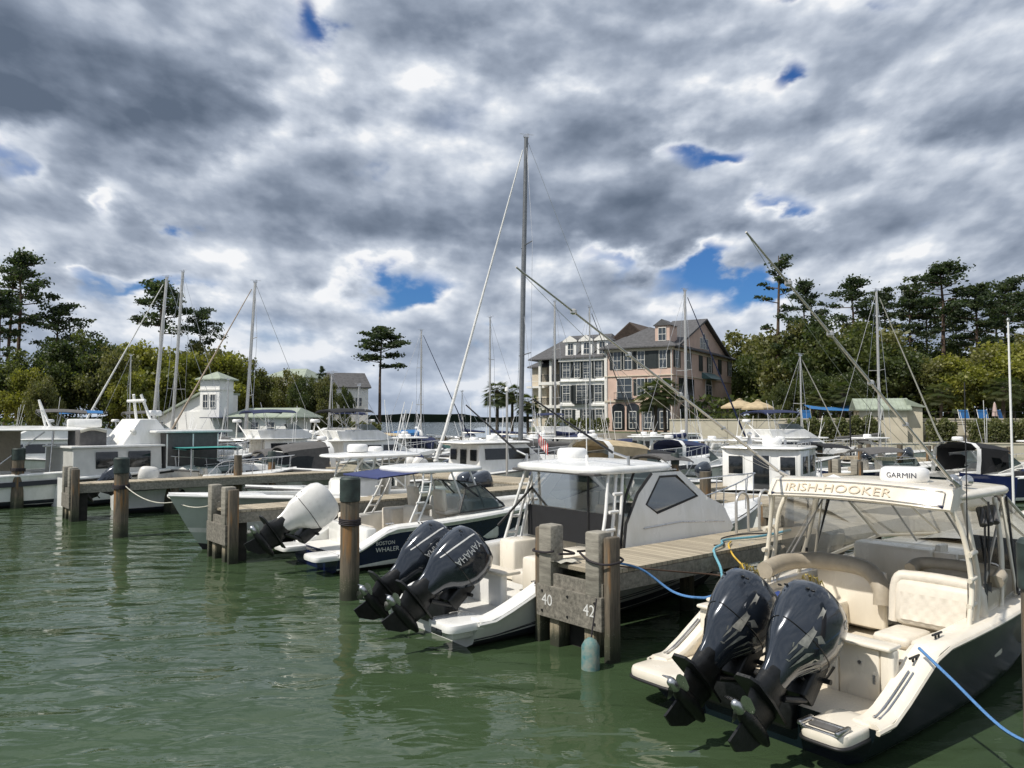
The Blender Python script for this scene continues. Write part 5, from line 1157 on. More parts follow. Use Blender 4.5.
    for k, (x, y, z0_, ln) in enumerate(((3.2, -1.45, 1.25, 1.25), (3.35, -1.44, 1.25, 1.35), (3.7, 1.42, 1.3, 1.1))): b.tube([(x, y, z0_), (x + .2, y + .05, z0_ + ln)], .014, 6); b.tube([(x, y, z0_), (x + .05, y + .01, z0_ + .3)], .03, 6)
    b.build('fishing_rod', BLACK, t)
    b = MB()
    for k in range(3): b.tube([(3.35 + .2 * k, -1.4, 2.3), (3.5 + .2 * k, -1.3, 2.5)], .05, 8)
    b.build('roll_curtain', GREYC, t)
    for x, sd in ((1.55, -1), (2.1, -1), (1.75, 1), (3.3, 1), (4.6, -1)): p = H.at(x); cleat(t, x, sd * (p.y - .15), p.z + .045, 0, BLACK if x != 3.3 else STEEL)
    # everything forward of the transom sits .35 m further forward
    stay = ('hull', 'rub_rail', 'gunwale', 'foredeck', 'swim_platform', 'platform', 'boarding', 'ladder', 'quarter', 'transom', 'latch', 'cockpit', 'coaming', 'rod_holder', 'cleat', 'bait')
    for o in kids(t):
        if not o.name.startswith(stay): o.location.x += .35
    # motors
    for yy in (.06, -.78): engine(t, .38, yy, .88, 45, ENG, 'splash', 1.02)
    b = MB(); b.box((.45, 0, .45), (.3, 1.3, .5), bev=.04); b.box((.2, 0, .62), (.14, .5, .05)); b.build('engine_bracket', ENGB, t, 40)
    b = MB()
    for yy in (.0, .35, -.5, -.9): b.tube(sag((1.25, yy * .7, .72), (.12, yy, .9), .12), .018, 6)
    b.build('rigging_hose', BLACK, t)
    return t, H
BR, HR = boat_right()

# ---------------- white walkaround with twin outboards beside the numbered finger
def boat_centre():
    t = thing('walkaround_boat', 'white hardtop boat with twin dark outboards, left of the dock post numbered 40', 'boat', (-1.78, 13.42, 0), R(38))
    H = Hull(10.3, 3.2, 1.05, 1.62, draft=.5, rake=1.4, flare=.35, stern=.94, x0=.4, drop=(.35, 2.3, .46))
    H.mesh(t, GELG, BOTTOM, BOOT); H.rail(t, GELW, 'rub_rail', .028, -.04)
    st = MB()
    for sd in (1, -1):
        for k in (.07, .11):
            st.tube([Vector((H.section(i / 20)[4].x, sd * (H.section(i / 20)[4].y + .012), lerp(H.section(i / 20)[4].z, H.section(i / 20)[8].z, k))) for i in range(20)], .010, 5)
    st.build('waterline_stripe', BOOT, t)
    H.cap(t, .44, 8.0, .28, GELW, n=36, th=.04); H.foredeck(t, 5.6, GELW, .10)
    pb = MB()
    for sd in (1, -1): q = plate(.30, sd * 1.10, .40, .86, .76, .14, crown=.008, e=5); pb.add(q.v, q.f)
    pb.build('swim_platform', GELW, t, 45)
    pb = MB(); pb.box((.86, 0, .40), (.9, 2.6, .12), bev=.02); pb.box((.3, -1.05, .30), (.6, .6, .2), bev=.04); pb.build('platform_floor', NONSKW, t, 30)
    b = MB(); b.box((-.13, -1.1, .33), (.02, .3, .1), bev=.008); b.build('ladder_port', DARKG, t)
    wb = MB()
    for sd in (1, -1):
        rows = []
        for i in range(13):
            x = .5 + i * .08; p = H.at(x); rows.append([Vector((x, sd * (p.y - .26), p.z + .02)), Vector((x, sd * (p.y - .27), .38))])
        wb.grid(rows)
    wb.build('quarter_liner', GELW, t, 0)
    tw = MB(); tw.box((1.35, .2, .74), (.14, 2.3, .6), bev=.03); tw.build('transom_wall', GELW, t, 40)
    tw = MB(); tw.box((1.36, .1, 1.06), (.4, 2.5, .06), bev=.02); tw.build('transom_cap', NONSKID, t, 40)
    H.liner(t, 1.4, 5.8, .28, .42, GELW, NONSKW)
    b = MB(); b.box((1.9, .7, .62), (.6, 1.0, .4), bev=.05); b.box((2.5, -.2, .7), (.3, .7, .25), bev=.05); b.build('rear_seat', VINYL, t, 40)
    b = MB(); b.box((3.2, .95, .85), (.7, .5, .8), bev=.05); b.box((3.3, -.85, .85), (.5, .7, .8), bev=.05); b.build('seat_console', GEL, t, 40)
    bucket_seat(t, 4.3, -.75, 1.4); bucket_seat(t, 4.3, .75, 1.4)
    b = MB(); b.box((5.2, 0, 1.1), (.4, 2.5, 1.2), bev=.06); b.build('cabin_bulkhead', GELW, t, 40)
    # enclosure side: grey-white cabin side with diamond window (solid side shell)
    for sd in (1, -1):
        Y = lambda z: sd * (1.50 - .12 * max(0, (z - 1.2) / 1.5))
        pol = [(3.72, 1.22), (3.82, 1.72), (4.2, 2.28), (4.66, 2.66), (5.5, 2.66), (6.3, 2.10), (6.8, 1.90), (7.1, 1.42), (6.8, 1.2), (6.0, 1.18)]
        wpol0 = [(4.42, 2.06), (4.86, 2.58), (5.36, 2.58), (5.98, 2.14), (4.72, 1.88)]
        b = MB(); O_ = [Vector((x, Y(z), z)) for x, z in pol]; I_ = [Vector((x, Y(z), z)) for x, z in wpol0]; b.add(O_ + I_, [(0, 1, 10), (1, 2, 10), (2, 11, 10), (2, 3, 11), (3, 4, 12, 11), (4, 5, 13, 12), (5, 6, 13), (6, 7, 13), (7, 8, 13), (8, 14, 13), (8, 9, 14), (9, 0, 14), (0, 10, 14)])
        side = b.build('cabin_side', GELW, t, 0); so_ = side.modifiers.new('thick', 'SOLIDIFY'); so_.thickness = .05; so_.offset = 0
        wpol = [(4.42, 2.06), (4.86, 2.58), (5.36, 2.58), (5.98, 2.14), (4.72, 1.88)]
        P = [Vector((x, Y(z) + sd * .012, z)) for x, z in wpol]; b = MB(); b.add(P, [list(range(5))]); b.build('diamond_window', GLASSD, side, 0)
        b = MB(); b.tube(P + [P[0], P[1]], .028, 6); b.tube([Vector((x, Y(z) + sd * .01, z)) for x, z in ((3.74, 1.3), (3.84, 1.74), (4.21, 2.29), (4.64, 2.65))], .03, 6); b.build('window_gasket', BLACK, side)
    b = MB(); rows = []
    for y in [-1.4, -1.2, -.6, 0, .6, 1.2, 1.4]:
        k = (abs(y) / 1.4) ** 2; rows.append([Vector((5.45 + .2 * (1 - k), y * .92, 2.62)), Vector((6.5 + .5 * (1 - k), y * .98, 1.78))])
    b.grid(rows); b.build('windshield', GLASST, t, 30)
    b = MB(); rows = []
    for x in (5.7, 6.4, 7.2, 8.0, 8.7, 9.2):
        y = min(1.3, H.at(x).y - .35); k = (x - 5.7) / 3.5; rows.append([Vector((x, y * c, lerp(1.72, 1.50, k) + .16 * (1 - abs(c) ** 3) * (1 - k * .6) if abs(c) < 1 else 1.30)) for c in (-1, -.92, -.6, -.2, .2, .6, .92, 1)])
    b.grid(rows, cap=False); b.build('trunk_cabin', GELW, t, 50)
    b = MB()
    for sd in (1, -1): b.tube([(4.3, sd * 1.50, 1.62), (5.4, sd * 1.49, 1.66), (6.8, sd * 1.49, 1.56)], .014, 6)
    for I_ in b.islands(): I_.build('grab_rail', STEEL, t)
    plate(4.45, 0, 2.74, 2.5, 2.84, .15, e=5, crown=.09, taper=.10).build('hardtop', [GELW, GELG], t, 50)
    b = MB(); b.box((3.40, 0, 2.67), (.34, 2.5, .05), bev=.02); b.build('hardtop_lip', GREYC, t)
    ps = []
    for sd in (1, -1):
        for dx in (0, .22): ps.append([(3.15 + dx * 1.3, sd * 1.42, 1.12), (3.4 + dx, sd * 1.36, 1.9), (3.62 + dx, sd * 1.22, 2.7)])
        for k in range(4): ps.append([(3.24 + .11 * k, sd * 1.41, 1.32 + .33 * k), (3.49 + .10 * k, sd * 1.41, 1.32 + .33 * k)])
        ps.append([(3.62, sd * 1.43, 1.15), (3.8, sd * 1.38, 2.0), (3.95, sd * 1.28, 2.7)])
    pipes(t, ps, .032, PIPEW, 'top_support', 8)
    pipes(t, [[(2.9, 1.3, 1.5), (4.3, 1.2, 2.7)], [(3.72, -1.43, 1.2), (3.9, -1.37, 2.1), (4.3, -1.25, 2.68)], [(3.74, -.55, 1.1), (3.74, -.55, 2.68)]], .026, BLACK, 'curtain_pole')
    b = MB(); b.box((3.76, .06, 1.56), (.03, 2.56, .64)); b.build('black_curtain', BLACKC, t)
    b = MB(); b.grid([[(3.76, 1.3, 1.9), (3.76, -1.2, 1.9)], [(3.78, 1.22, 2.68), (3.78, -1.15, 2.68)]]); b.build('clear_curtain', ISIN, t, 0)
    b = MB(); b.box((2.2, -.95, .86), (.5, .55, .75), bev=.05); b.build('tackle_station', GEL, t, 40)
    bow_rail(t, H, 4.3, 9.9, .72, n=6)
    rd = radome(t, 4.5, .75, 2.86, .33, .24)
    bs_tip = [(Vector((4.2, -1.2, 2.86)), W(533, 399, 15.2)), (Vector((3.6, 1.2, 2.84)), W(466, 405, 17.2))]
    for bs, tip in bs_tip:
        M = Matrix.Rotation(R(-38), 3, 'Z'); tp = M @ (tip - Vector((-1.78, 13.42, 0)))
        b = MB(); b.tube([bs.lerp(tp, .16), tp], .026, 8, r2=.016); o = b.build('outrigger', CARBON, t)
        b = MB(); b.tube([bs - Vector((0, 0, .08)), bs + Vector((0, 0, .14))], .03, 8); b.tube([bs + Vector((0, 0, .1)), bs.lerp(tp, .17)], .024, 8); b.build('outrigger_base', STEEL, o)
    b = MB(); b.tube([(3.8, -.45, 2.86), (3.78, -.45, 4.6)], .012, 6, r2=.006); b.tube([(3.8, -.45, 2.86), (3.8, -.45, 3.0)], .03, 8); b.build('whip_antenna', RADW, t)
    b = MB(); b.tube([(3.55, .75, 2.82), (3.55, .75, 3.1)], .012, 6); b.build('flag_staff', STEEL, t)
    for yy in (.10, -.84): engine(t, .46, yy, .88, 49, ENG, 'stripe', 1.04)
    b = MB(); b.box((.45, 0, .45), (.3, 1.3, .5), bev=.04); b.build('engine_bracket', ENGB, t, 40)
    for x, sd in ((1.7, -1), (1.7, 1), (6.5, -1)): p = H.at(x); cleat(t, x, sd * (p.y - .14), p.z + .045)
    # striped ensign on the staff, hanging limp
    f = thing('flag', 'small red and white striped flag flying above the hardtop of the centre boat', 'flag')
    f.location = Vector((-1.78, 13.42, 0)) + Matrix.Rotation(R(38), 3, 'Z') @ Vector((3.55, .75, 3.1))
    b = MB(); b.tube([(0, 0, -.26), (0, 0, .34)], .008, 6); b.build('staff', STEEL, f)
    stripes = MB()
    for k in range(9):
        rows = []
        for j in range(8):
            zz = .32 - j * .035; xx = (k / 9) * .20; dx = .20 / 9
            rows.append([Vector((x_, .02 * math.sin(x_ * 40 + j), zz - x_ * 1.1)) for x_ in (xx, xx + dx)])
        stripes.grid(rows, m=k % 2)
    stripes.build('cloth', [mat('flag_red', (.55, .05, .05), .8), mat('flag_white', (.75, .73, .70), .8)], f, 0)
    return t, H
BC, HC = boat_centre()

# ---------------- navy dual console with a white outboard
def boat_navy():
    t = thing('dual_console_boat', 'navy hulled bow rider with cream cockpit, white hardtop and one white outboard', 'boat', (-5.35, 19.25, 0), R(38))
    H = Hull(9.6, 2.9, 1.0, 1.42, draft=.45, rake=1.2, flare=.3, stern=.94, x0=.5, drop=(.4, 1.7, .5))
    H.mesh(t, HULLNAVY, BOTTOM, GELW); H.rail(t, GELW, 'rub_rail', .045, -.05)
    b = MB()
    for sd in (1, -1):
        b.grid([[H.section(i / 24)[8] * 1 + Vector((0, .012, 0)) if sd > 0 else Vector((H.section(i / 24)[8].x, -H.section(i / 24)[8].y - .012, H.section(i / 24)[8].z)) for i in range(24)],
                [Vector((H.section(i / 24)[7].x, sd * (H.section(i / 24)[7].y + .012), H.section(i / 24)[7].z + .02)) for i in range(24)]])
    b.build('topside_band', GELW, t, 40)
    H.cap(t, .55, 9.2, .24, GELW, n=34, th=.04)
    q = plate(.3, -.95, .42, .8, .8, .14, e=5, crown=.01); k = plate(.3, .95, .42, .8, .8, .14, e=5, crown=.01); q.add(k.v, k.f); q.build('swim_platform', GELW, t, 45)
    b = MB(); b.box((.95, 0, .42), (.9, 2.3, .12), bev=.02); b.build('platform_floor', NONSKW, t, 30)
    H.liner(t, .8, 9.0, .24, .4, GELW, NONSKID)
    b = MB(); b.box((1.5, 0, .7), (.3, 2.2, .6), bev=.05); b.build('transom_wall', GELW, t, 40)
    b = MB(); b.box((1.9, .5, .75), (.5, 1.2, .3), bev=.06); b.box((1.68, .5, 1.0), (.14, 1.2, .4), bev=.05); b.box((3.1, -.7, .85), (.6, .65, .6), bev=.06); b.box((2.85, -.7, 1.2), (.14, .6, .5), bev=.05); b.box((3.3, .7, .9), (.8, .6, .7), bev=.05); b.build('cockpit_seat', VINYL, t, 45)
    bucket_seat(t, 4.0, -.7, 1.2, VINYL, .55, 'helm_seat'); bucket_seat(t, 4.0, .7, 1.2, VINYL, .55, 'helm_seat')
    b = MB(); b.box((5.0, -.75, .95), (.9, .85, 1.1), bev=.1); b.box((5.0, .75, .95), (.9, .85, 1.1), bev=.1); b.build('console', GELW, t, 40)
    b = MB(); lo = []; up = []
    for y in (-1.28, -1.1, -.5, .5, 1.1, 1.28):
        k = (abs(y) / 1.28) ** 3; lo.append(Vector((6.1 - .7 * k, y, 1.28))); up.append(Vector((5.1 - .3 * k, y * .9, 1.92)))
    lo = [Vector((4.0, -1.3, 1.22))] + lo + [Vector((4.0, 1.3, 1.22))]; up = [Vector((4.3, -1.16, 1.86))] + up + [Vector((4.3, 1.16, 1.86))]
    b.grid([lo, up]); b.build('windshield', GLASST, t, 0)
    b = MB(); b.tube(lo, .025, 6); b.tube(up, .02, 6); [b.tube([lo[i], up[i]], .02, 6) for i in (0, 2, 3, 4, 5, 7)]; b.build('windshield_frame', BLACK, t)
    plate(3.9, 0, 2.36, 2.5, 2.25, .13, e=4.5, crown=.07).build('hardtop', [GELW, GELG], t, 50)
    b = MB(); b.grid([[Vector((2.9, y, 2.33 - .0 * y)) for y in (-1.05, -.5, 0, .5, 1.05)], [Vector((1.75, y, 2.24)) for y in (-1.0, -.5, 0, .5, 1.0)]]); b.grid([[Vector((2.9, y, 2.30)) for y in (-1.05, 0, 1.05)], [Vector((1.75, y, 2.21)) for y in (-1.0, 0, 1.0)]]); b.tube([(1.75, -1.0, 2.22), (1.75, 1.0, 2.22)], .03); b.build('sun_shade', mat('royal_canvas', (.035, .05, .16), .8), t)
    ps = []
    for sd in (1, -1):
        ps += [[(2.5, sd * 1.25, 1.08), (2.9, sd * 1.15, 1.8), (3.05, sd * 1.0, 2.32)], [(2.75, sd * 1.25, 1.08), (3.15, sd * 1.15, 1.8), (3.3, sd * 1.0, 2.32)], [(4.9, sd * 1.2, 1.3), (4.5, sd * 1.05, 2.3)], [(4.3, sd * 1.2, 1.2), (3.9, sd * 1.05, 2.3)]]
        ps += [[(2.62 + .1 * k, sd * 1.2, 1.3 + .26 * k), (2.86 + .1 * k, sd * 1.2, 1.3 + .26 * k)] for k in range(4)]
    pipes(t, ps, .028, PIPEW)
    text_on('hull_name', 'BOSTON', .13, lambda a, c: Vector((1.72 + a, -(H.at(1.72 + a).y + .018) + (.07 - c) * .03, .66 + c)), DECALW, t)
    text_on('hull_name', 'WHALER', .16, lambda a, c: Vector((1.78 + a, -(H.at(1.78 + a).y + .01) + (.07 - c) * .05, .50 + c)), DECALW, t)
    engine(t, .25, -.22, 1.0, 54, ENGW, 'plain', 1.15)
    b = MB(); b.tube(curve([(.0, -.3, 1.95), (-.45, -.25, 1.0), (-.6, -.15, .75)], 4), .012, 5); b.build('engine_strap', ROPEK, t)
    for x, sd in ((1.9, -1), (1.9, 1), (6.2, -1)): p = H.at(x); cleat(t, x, sd * (p.y - .12), p.z + .045)
    return t
boat_navy()

# ---------------- white centre console lying bow out
def boat_bowout():
    a = G(168, 497, 1.55); th = R(38 + 180)
    L = 10.2; o = a - Vector((math.cos(th), math.sin(th), 0)) * L
    t = thing('centre_console_boat', 'white hulled centre console boat, water reflection painted in, bow pointing out past the left pilings', 'boat', (o.x, o.y, 0), th)
    H = Hull(L, 2.9, 1.15, 1.62, draft=.5, rake=1.4, flare=.5, stern=.92, full=2.0)
    H.mesh(t, HULLREFL, BOTTOM, GELW); H.rail(t, GELW, 'rub_rail', .04, -.03); H.cap(t, .1, 9.4, .24, GELW, n=30, th=.04)
    H.liner(t, .1, 9.0, .24, .45, GELW, NONSKW); H.foredeck(t, 7.6, GELW, .03)
    b = MB(); b.box((.35, 0, .75), (.5, 2.4, .6), bev=.05); b.build('transom_wall', GELW, t, 40)
    b = MB(); b.box((4.5, 0, 1.15), (1.4, 1.15, 1.4), bev=.16); b.box((5.5, 0, .95), (.9, .95, .95), bev=.14, taper=.9); b.build('console', GELW, t, 50)
    b = MB(); b.grid([[Vector((5.25 - .3 * (y / .6) ** 2, y, 1.78)) for y in (-.6, -.4, 0, .4, .6)], [Vector((4.6 - .3 * (y / .6) ** 2, y * .9, 2.45)) for y in (-.6, -.4, 0, .4, .6)]]); b.grid([[Vector((3.9, sd, 1.8)) , Vector((4.95, sd, 1.78))] for sd in (.6,)] + [[Vector((3.9, .55, 2.45)), Vector((4.3, .55, 2.45))]]); b.grid([[Vector((3.9, -.6, 1.8)), Vector((4.95, -.6, 1.78))], [Vector((3.9, -.55, 2.45)), Vector((4.3, -.55, 2.45))]]); b.build('windshield', GLASS, t, 0)
    bucket_seat(t, 3.3, 0, 1.2, VINYL, 1.0, 'leaning_post', -1)
    plate(3.9, 0, 2.55, 3.3, 2.1, .10, e=3.2, crown=.06).build('hardtop', [GELW, GELG], t, 50)
    ps = []
    for sd in (1, -1): ps += [[(3.6, sd * .6, .5), (3.5, sd * .62, 1.8), (3.3, sd * .8, 2.52)], [(3.95, sd * .6, .5), (3.9, sd * .62, 1.8), (3.9, sd * .8, 2.52)], [(5.0, sd * .6, .5), (4.9, sd * .62, 1.8), (4.6, sd * .8, 2.52)]]
    pipes(t, ps, .032, PIPEW); radome(t, 4.4, 0, 2.66, .34, .26)
    b = MB(); b.tube([(2.9, -.6, 2.6), (3.1, -.6, 4.4)], .012); b.tube([(2.9, .6, 2.6), (3.1, .6, 3.9)], .012); b.build('whip_antenna', RADW, t)
    for yy in (-.38, .38): engine(t, -.15, yy, 1.0, 20, ENG, 'plain', .95)
    cleat(t, 8.6, 0, 1.56)
boat_bowout()
# ================================================================== the other boats
def windows_row(par, x0, x1, z0, z1, yf, n, m=DARKG, gap=.12, name='cabin_window'):
    for sd in (1, -1):
        for k in range(n):
            a = lerp(x0, x1, k / n) + gap / 2; c = lerp(x0, x1, (k + 1) / n) - gap / 2
            b = MB(); b.prism([Vector((a, sd * yf(a, z0), z0)), Vector((c, sd * yf(c, z0), z0)), Vector((c, sd * yf(c, z1), z1)), Vector((a, sd * yf(a, z1), z1))], (0, sd * .015, 0)); b.build(name, m, par, 0)
def cabin(par, prof, w0, w1, m, name='cabin'):
    """prof: closed (x,z) polygon; half width w0 at bottom, w1 at top"""
    zs = [z for _, z in prof]; za, zb = min(zs), max(zs); hw = lambda z: lerp(w0, w1, (z - za) / (zb - za))
    b = MB(); L_ = [Vector((x, hw(z), z)) for x, z in prof]; R_ = [Vector((x, -hw(z), z)) for x, z in prof]; n_ = len(prof)
    b.add(L_ + R_, [list(range(n_)), list(range(n_, 2 * n_))[::-1]] + [[i, (i + 1) % n_, n_ + (i + 1) % n_, n_ + i] for i in range(n_)])
    o = b.build(name, m, par, 30); bev = o.modifiers.new('edge', 'BEVEL'); bev.width = .03; bev.segments = 1; bev.limit_method = 'ANGLE'; bev.angle_limit = R(25)
    return o, hw
BGROUP = 'boats moored around the marina'
def gboat(kind, px, D, deg, label, L=9.0, B=2.9, hull=None, canvas=NAVYC, top=None, name=None, lift=0, radar=True, motors=1, cat='boat', X=None, sub=None):
    hull = hull or GELW; top = top or GELW; x = (px - 512) / FPX * D if X is None else X
    t = thing(name or {'cc': 'centre_console_boat', 'express': 'express_cruiser', 'fly': 'flybridge_cruiser', 'pilot': 'pilothouse_boat', 'covered': 'covered_boat', 'runabout': 'runabout', 'pontoon': 'pontoon_boat'}[kind], label, cat, (x, D, lift), R(deg), BGROUP)
    z0, z1 = (.95, 1.45) if L < 10 else (1.15, 1.8)
    H = Hull(L, B, z0, z1, draft=.45, rake=1.2 + .05 * L, flare=.35, stern=.93); H.mesh(t, hull, BOTTOM, BOOT if hull is GELW else GELW, n=16); H.rail(t, GELW if hull is not GELW else GREYC, 'rub_rail', .035, -.05, n=14)
    H.cap(t, .1, L * .9, .22, GELW, n=12, th=.04); yf = lambda a, z: min(H.at(a).y - .25, B * .4)
    if kind == 'cc' or kind == 'runabout':
        H.liner(t, .1, L * .88, .22, .35, GELW, NONSKW, n=8); H.foredeck(t, L * .78, GELW, .03, n=6)
        b = MB(); b.box((.35, 0, z0 - .2), (.5, B * .8, .5), bev=.05); b.build('transom_wall', GELW, t, 40)
        if kind == 'cc':
            b = MB(); b.box((L * .45, 0, 1.05), (1.1, 1.0, 1.3), bev=.12); b.box((L * .56, 0, .85), (.8, .8, .8), bev=.1); b.build('console', GELW, t, 40); bucket_seat(t, L * .33, 0, 1.1, VINYL, .9)
            b = MB(); b.grid([[Vector((L * .49, y, 1.68)) for y in (-.5, 0, .5)], [Vector((L * .45, y * .9, 2.25)) for y in (-.5, 0, .5)]]); b.build('windshield', GLASS, t, 0)
            plate(L * .41, 0, 2.45, 2.5, 1.9, .09, e=3.5).build('t_top', [top, GELG], t, 50)
            pipes(t, [[(L * .41 + dx, sd * .55, .4), (L * .41 + dx * .9, sd * .75, 2.42)] for dx in (-.7, .7) for sd in (1, -1)] + [[(L * .41 - .7, sd * .6, 1.2), (L * .41 + .7, sd * .68, 2.3)] for sd in (1, -1)], .03, PIPEW)
            if radar: radome(t, L * .44, 0, 2.52, .27, .2)
        else:
            b = MB(); lo = [Vector((L * .42, -B * .40, z0 + .12)), Vector((L * .56, -B * .36, z0 + .18)), Vector((L * .60, 0, z0 + .2)), Vector((L * .56, B * .36, z0 + .18)), Vector((L * .42, B * .40, z0 + .12))]; up = [p + Vector((-.35, 0, .5)) for p in lo]; b.grid([lo, up]); b.build('windshield', GLASST, t, 0); b = MB(); b.tube(lo, .02, 5); b.tube(up, .02, 5); b.build('windshield_frame', STEEL, t)
            bucket_seat(t, L * .34, B * .2, .9); bucket_seat(t, L * .34, -B * .2, .9)
            canvas_top(t, hoop(L * .22, B * .38, 1.95), hoop(L * .45, B * .38, 2.05), canvas, zb=z0)
    elif kind == 'express':
        H.liner(t, .1, L * .42, .22, .45, GELW, NONSKW, n=6); H.foredeck(t, L * .42, GELW, .1, n=10)
        o, hw = cabin(t, [(L * .42, z0 + .1), (L * .45, z0 + .55), (L * .58, z0 + .62), (L * .86, z1 - .0), (L * .86, z1 - .25), (L * .42, z0 - .2)], B * .44, B * .33, GELW); 
        b = MB(); lo = [Vector((L * .33, -B * .42, z0 + .15)), Vector((L * .52, -B * .38, z0 + .55)), Vector((L * .58, 0, z0 + .62)), Vector((L * .52, B * .38, z0 + .55)), Vector((L * .33, B * .42, z0 + .15))]; up = [Vector((L * .30, -B * .36, z0 + 1.05)), Vector((L * .44, -B * .32, z0 + 1.15)), Vector((L * .48, 0, z0 + 1.2)), Vector((L * .44, B * .32, z0 + 1.15)), Vector((L * .30, B * .36, z0 + 1.05))]
        b.grid([lo, up]); b.build('windshield', GLASST, t, 0); b = MB(); b.tube(lo, .025, 5); b.tube(up, .025, 5); b.build('windshield_frame', GELW, t)
        w_ = B * .40
        b = MB(); rows = [[Vector((x_ + .25 * (z / 1.7), y * w_, z0 + .1 + z)) for y, z in ((-1, 0), (-1.0, .7), (-.95, 1.25), (-.7, 1.5), (0, 1.62), (.7, 1.5), (.95, 1.25), (1.0, .7), (1, 0))] for x_ in (L * .18, L * .21)]; b.grid(rows); b.build('radar_arch', GELW, t, 50)
        canvas_top(t, hoop(L * .22, w_ * .95, z0 + 1.45, crown=.2), hoop(L * .46, w_ * .85, z0 + 1.25, crown=.2), canvas, name='canvas_top')
        b = MB(); 
        for sd in (1, -1): b.grid([[Vector((L * .22, sd * w_ * .97, z0 + .1)), Vector((L * .42, sd * w_ * .97, z0 + .3))], [Vector((L * .22, sd * w_ * .95, z0 + 1.42)), Vector((L * .44, sd * w_ * .86, z0 + 1.2))]])
        b.build('side_curtain', canvas, t, 0)
        windows_row(t, L * .55, L * .78, z0 + .18, z0 + .38, lambda a, z: B * .44 - (z - z0) * .1, 2)
        if radar: radome(t, L * .22, 0, z0 + 1.72, .26, .2)
        bow_rail(t, H, L * .5, L * .96, .55, n=5)
    elif kind == 'fly':
        H.liner(t, .1, L * .3, .22, .5, GELW, NONSKW, n=6); H.foredeck(t, L * .3, GELW, .08, n=10)
        o, hw = cabin(t, [(L * .28, z0 - .1), (L * .28, z0 + 1.35), (L * .60, z0 + 1.35), (L * .72, z0 + .55), (L * .86, z1 + .1), (L * .86, z1 - .2)], B * .42, B * .34, GELW)
        windows_row(t, L * .31, L * .62, z0 + .55, z0 + 1.1, lambda a, z: hw(z), 3); b = MB(); P0 = [Vector((L * .615, y * B * .34, z0 + 1.27)) for y in (-.9, 0, .9)]; P1 = [Vector((L * .705, y * B * .36, z0 + .66)) for y in (-.9, 0, .9)]; b.grid([[p + Vector((.03, 0, .02)) for p in P0], [p + Vector((.03, 0, .02)) for p in P1]]); b.build('windshield', DARKG, t, 0)
        cabin(t, [(L * .26, z0 + 1.38), (L * .24, z0 + 1.95), (L * .50, z0 + 1.95), (L * .60, z0 + 1.40)], B * .36, B * .34, GELW, 'flybridge'); plate(L * .36, 0, z0 + 1.38, L * .40, B * .84, .07, e=5).build('bridge_deck', [GELW, GELW], t, 50)
        b = MB(); b.grid([[Vector((L * .50 + .02, y * B * .32, z0 + 1.95)) for y in (-1, 0, 1)], [Vector((L * .46, y * B * .31, z0 + 2.3)) for y in (-1, 0, 1)]]); b.build('venturi', GLASST, t, 0)
        canvas_top(t, hoop(L * .22, B * .36, z0 + 3.05, crown=.1), hoop(L * .46, B * .36, z0 + 3.1, crown=.1), canvas, zb=z0 + 1.9)
        bow_rail(t, H, L * .5, L * .96, .6, n=5)
        if radar: pipes(t, [[(L * .2, sd * B * .3, z0 + 1.4), (L * .17, 0, z0 + 2.4)] for sd in (1, -1)], .04, PIPEW, 'radar_mast'); radome(t, L * .17, 0, z0 + 2.4, .28, .2)
    elif kind == 'pilot':
        H.liner(t, .1, L * .34, .22, .5, GELW, NONSKW, n=6); H.foredeck(t, L * .3, GELW, .06, n=10)
        o, hw = cabin(t, [(L * .33, z0 - .15), (L * .34, z0 + 1.45), (L * .58, z0 + 1.45), (L * .66, z0 + .75), (L * .68, z0 + .5), (L * .84, z1 + .15), (L * .84, z1 - .2)], B * .42, B * .36, GELW)
        windows_row(t, L * .36, L * .60, z0 + .75, z0 + 1.25, lambda a, z: hw(z), 2); b = MB(); b.grid([[Vector((L * .588, y * B * .35, z0 + 1.40)) for y in (-.9, 0, .9)], [Vector((L * .665, y * B * .38, z0 + .80)) for y in (-.9, 0, .9)]]); b.build('windshield', DARKG, t, 0)
        for y, zb_, hh in ((-B * .25, .95, .5), (B * .25, .95, .5), (0, .65, 1.1)): b = MB(); b.box((L * .335 - .02, y, z0 + zb_ - .0), (.03, .5, hh), bev=.01); b.build('rear_window' if y else 'cabin_door', DARKG, t, 0)
        plate(L * .44, 0, z0 + 1.52, L * .36, B * .86, .09, e=5).build('cabin_roof', [top, GELG], t, 50); bow_rail(t, H, L * .5, L * .96, .6, n=5)
        if radar: radome(t, L * .48, 0, z0 + 1.62, .28, .22)
        b = MB(); b.tube([(L * .4, .5, z0 + 1.6), (L * .4, .5, z0 + 3.4)], .012, 5); b.tube([(L * .42, -.5, z0 + 1.6), (L * .42, -.5, z0 + 2.6)], .012, 5); b.build('whip_antenna', RADW, t)
    elif kind == 'covered':
        b = MB(); rows = []
        for i in range(15):
            x_ = L * .04 + L * .86 * i / 14; p = H.at(x_); hh = .15 + (.75 if canvas is not BLACKC else .5) * math.sin(min(1, (i + 2) / 9) * math.pi / 2) * (1 if i < 9 else max(.12, 1 - (i - 8) / 5.5)); rows.append([Vector((x_, p.y * k, p.z + hh * (1 - abs(k) ** 2.2) - (.12 if abs(k) == 1 else 0) + .03 * math.sin(i * 2.1 + k * 4))) for k in (-1, -.97, -.75, -.5, -.25, 0, .25, .5, .75, .97, 1)])
        b.grid(rows); b.build('boat_cover', canvas, t, 60)
    elif kind == 'pontoon':
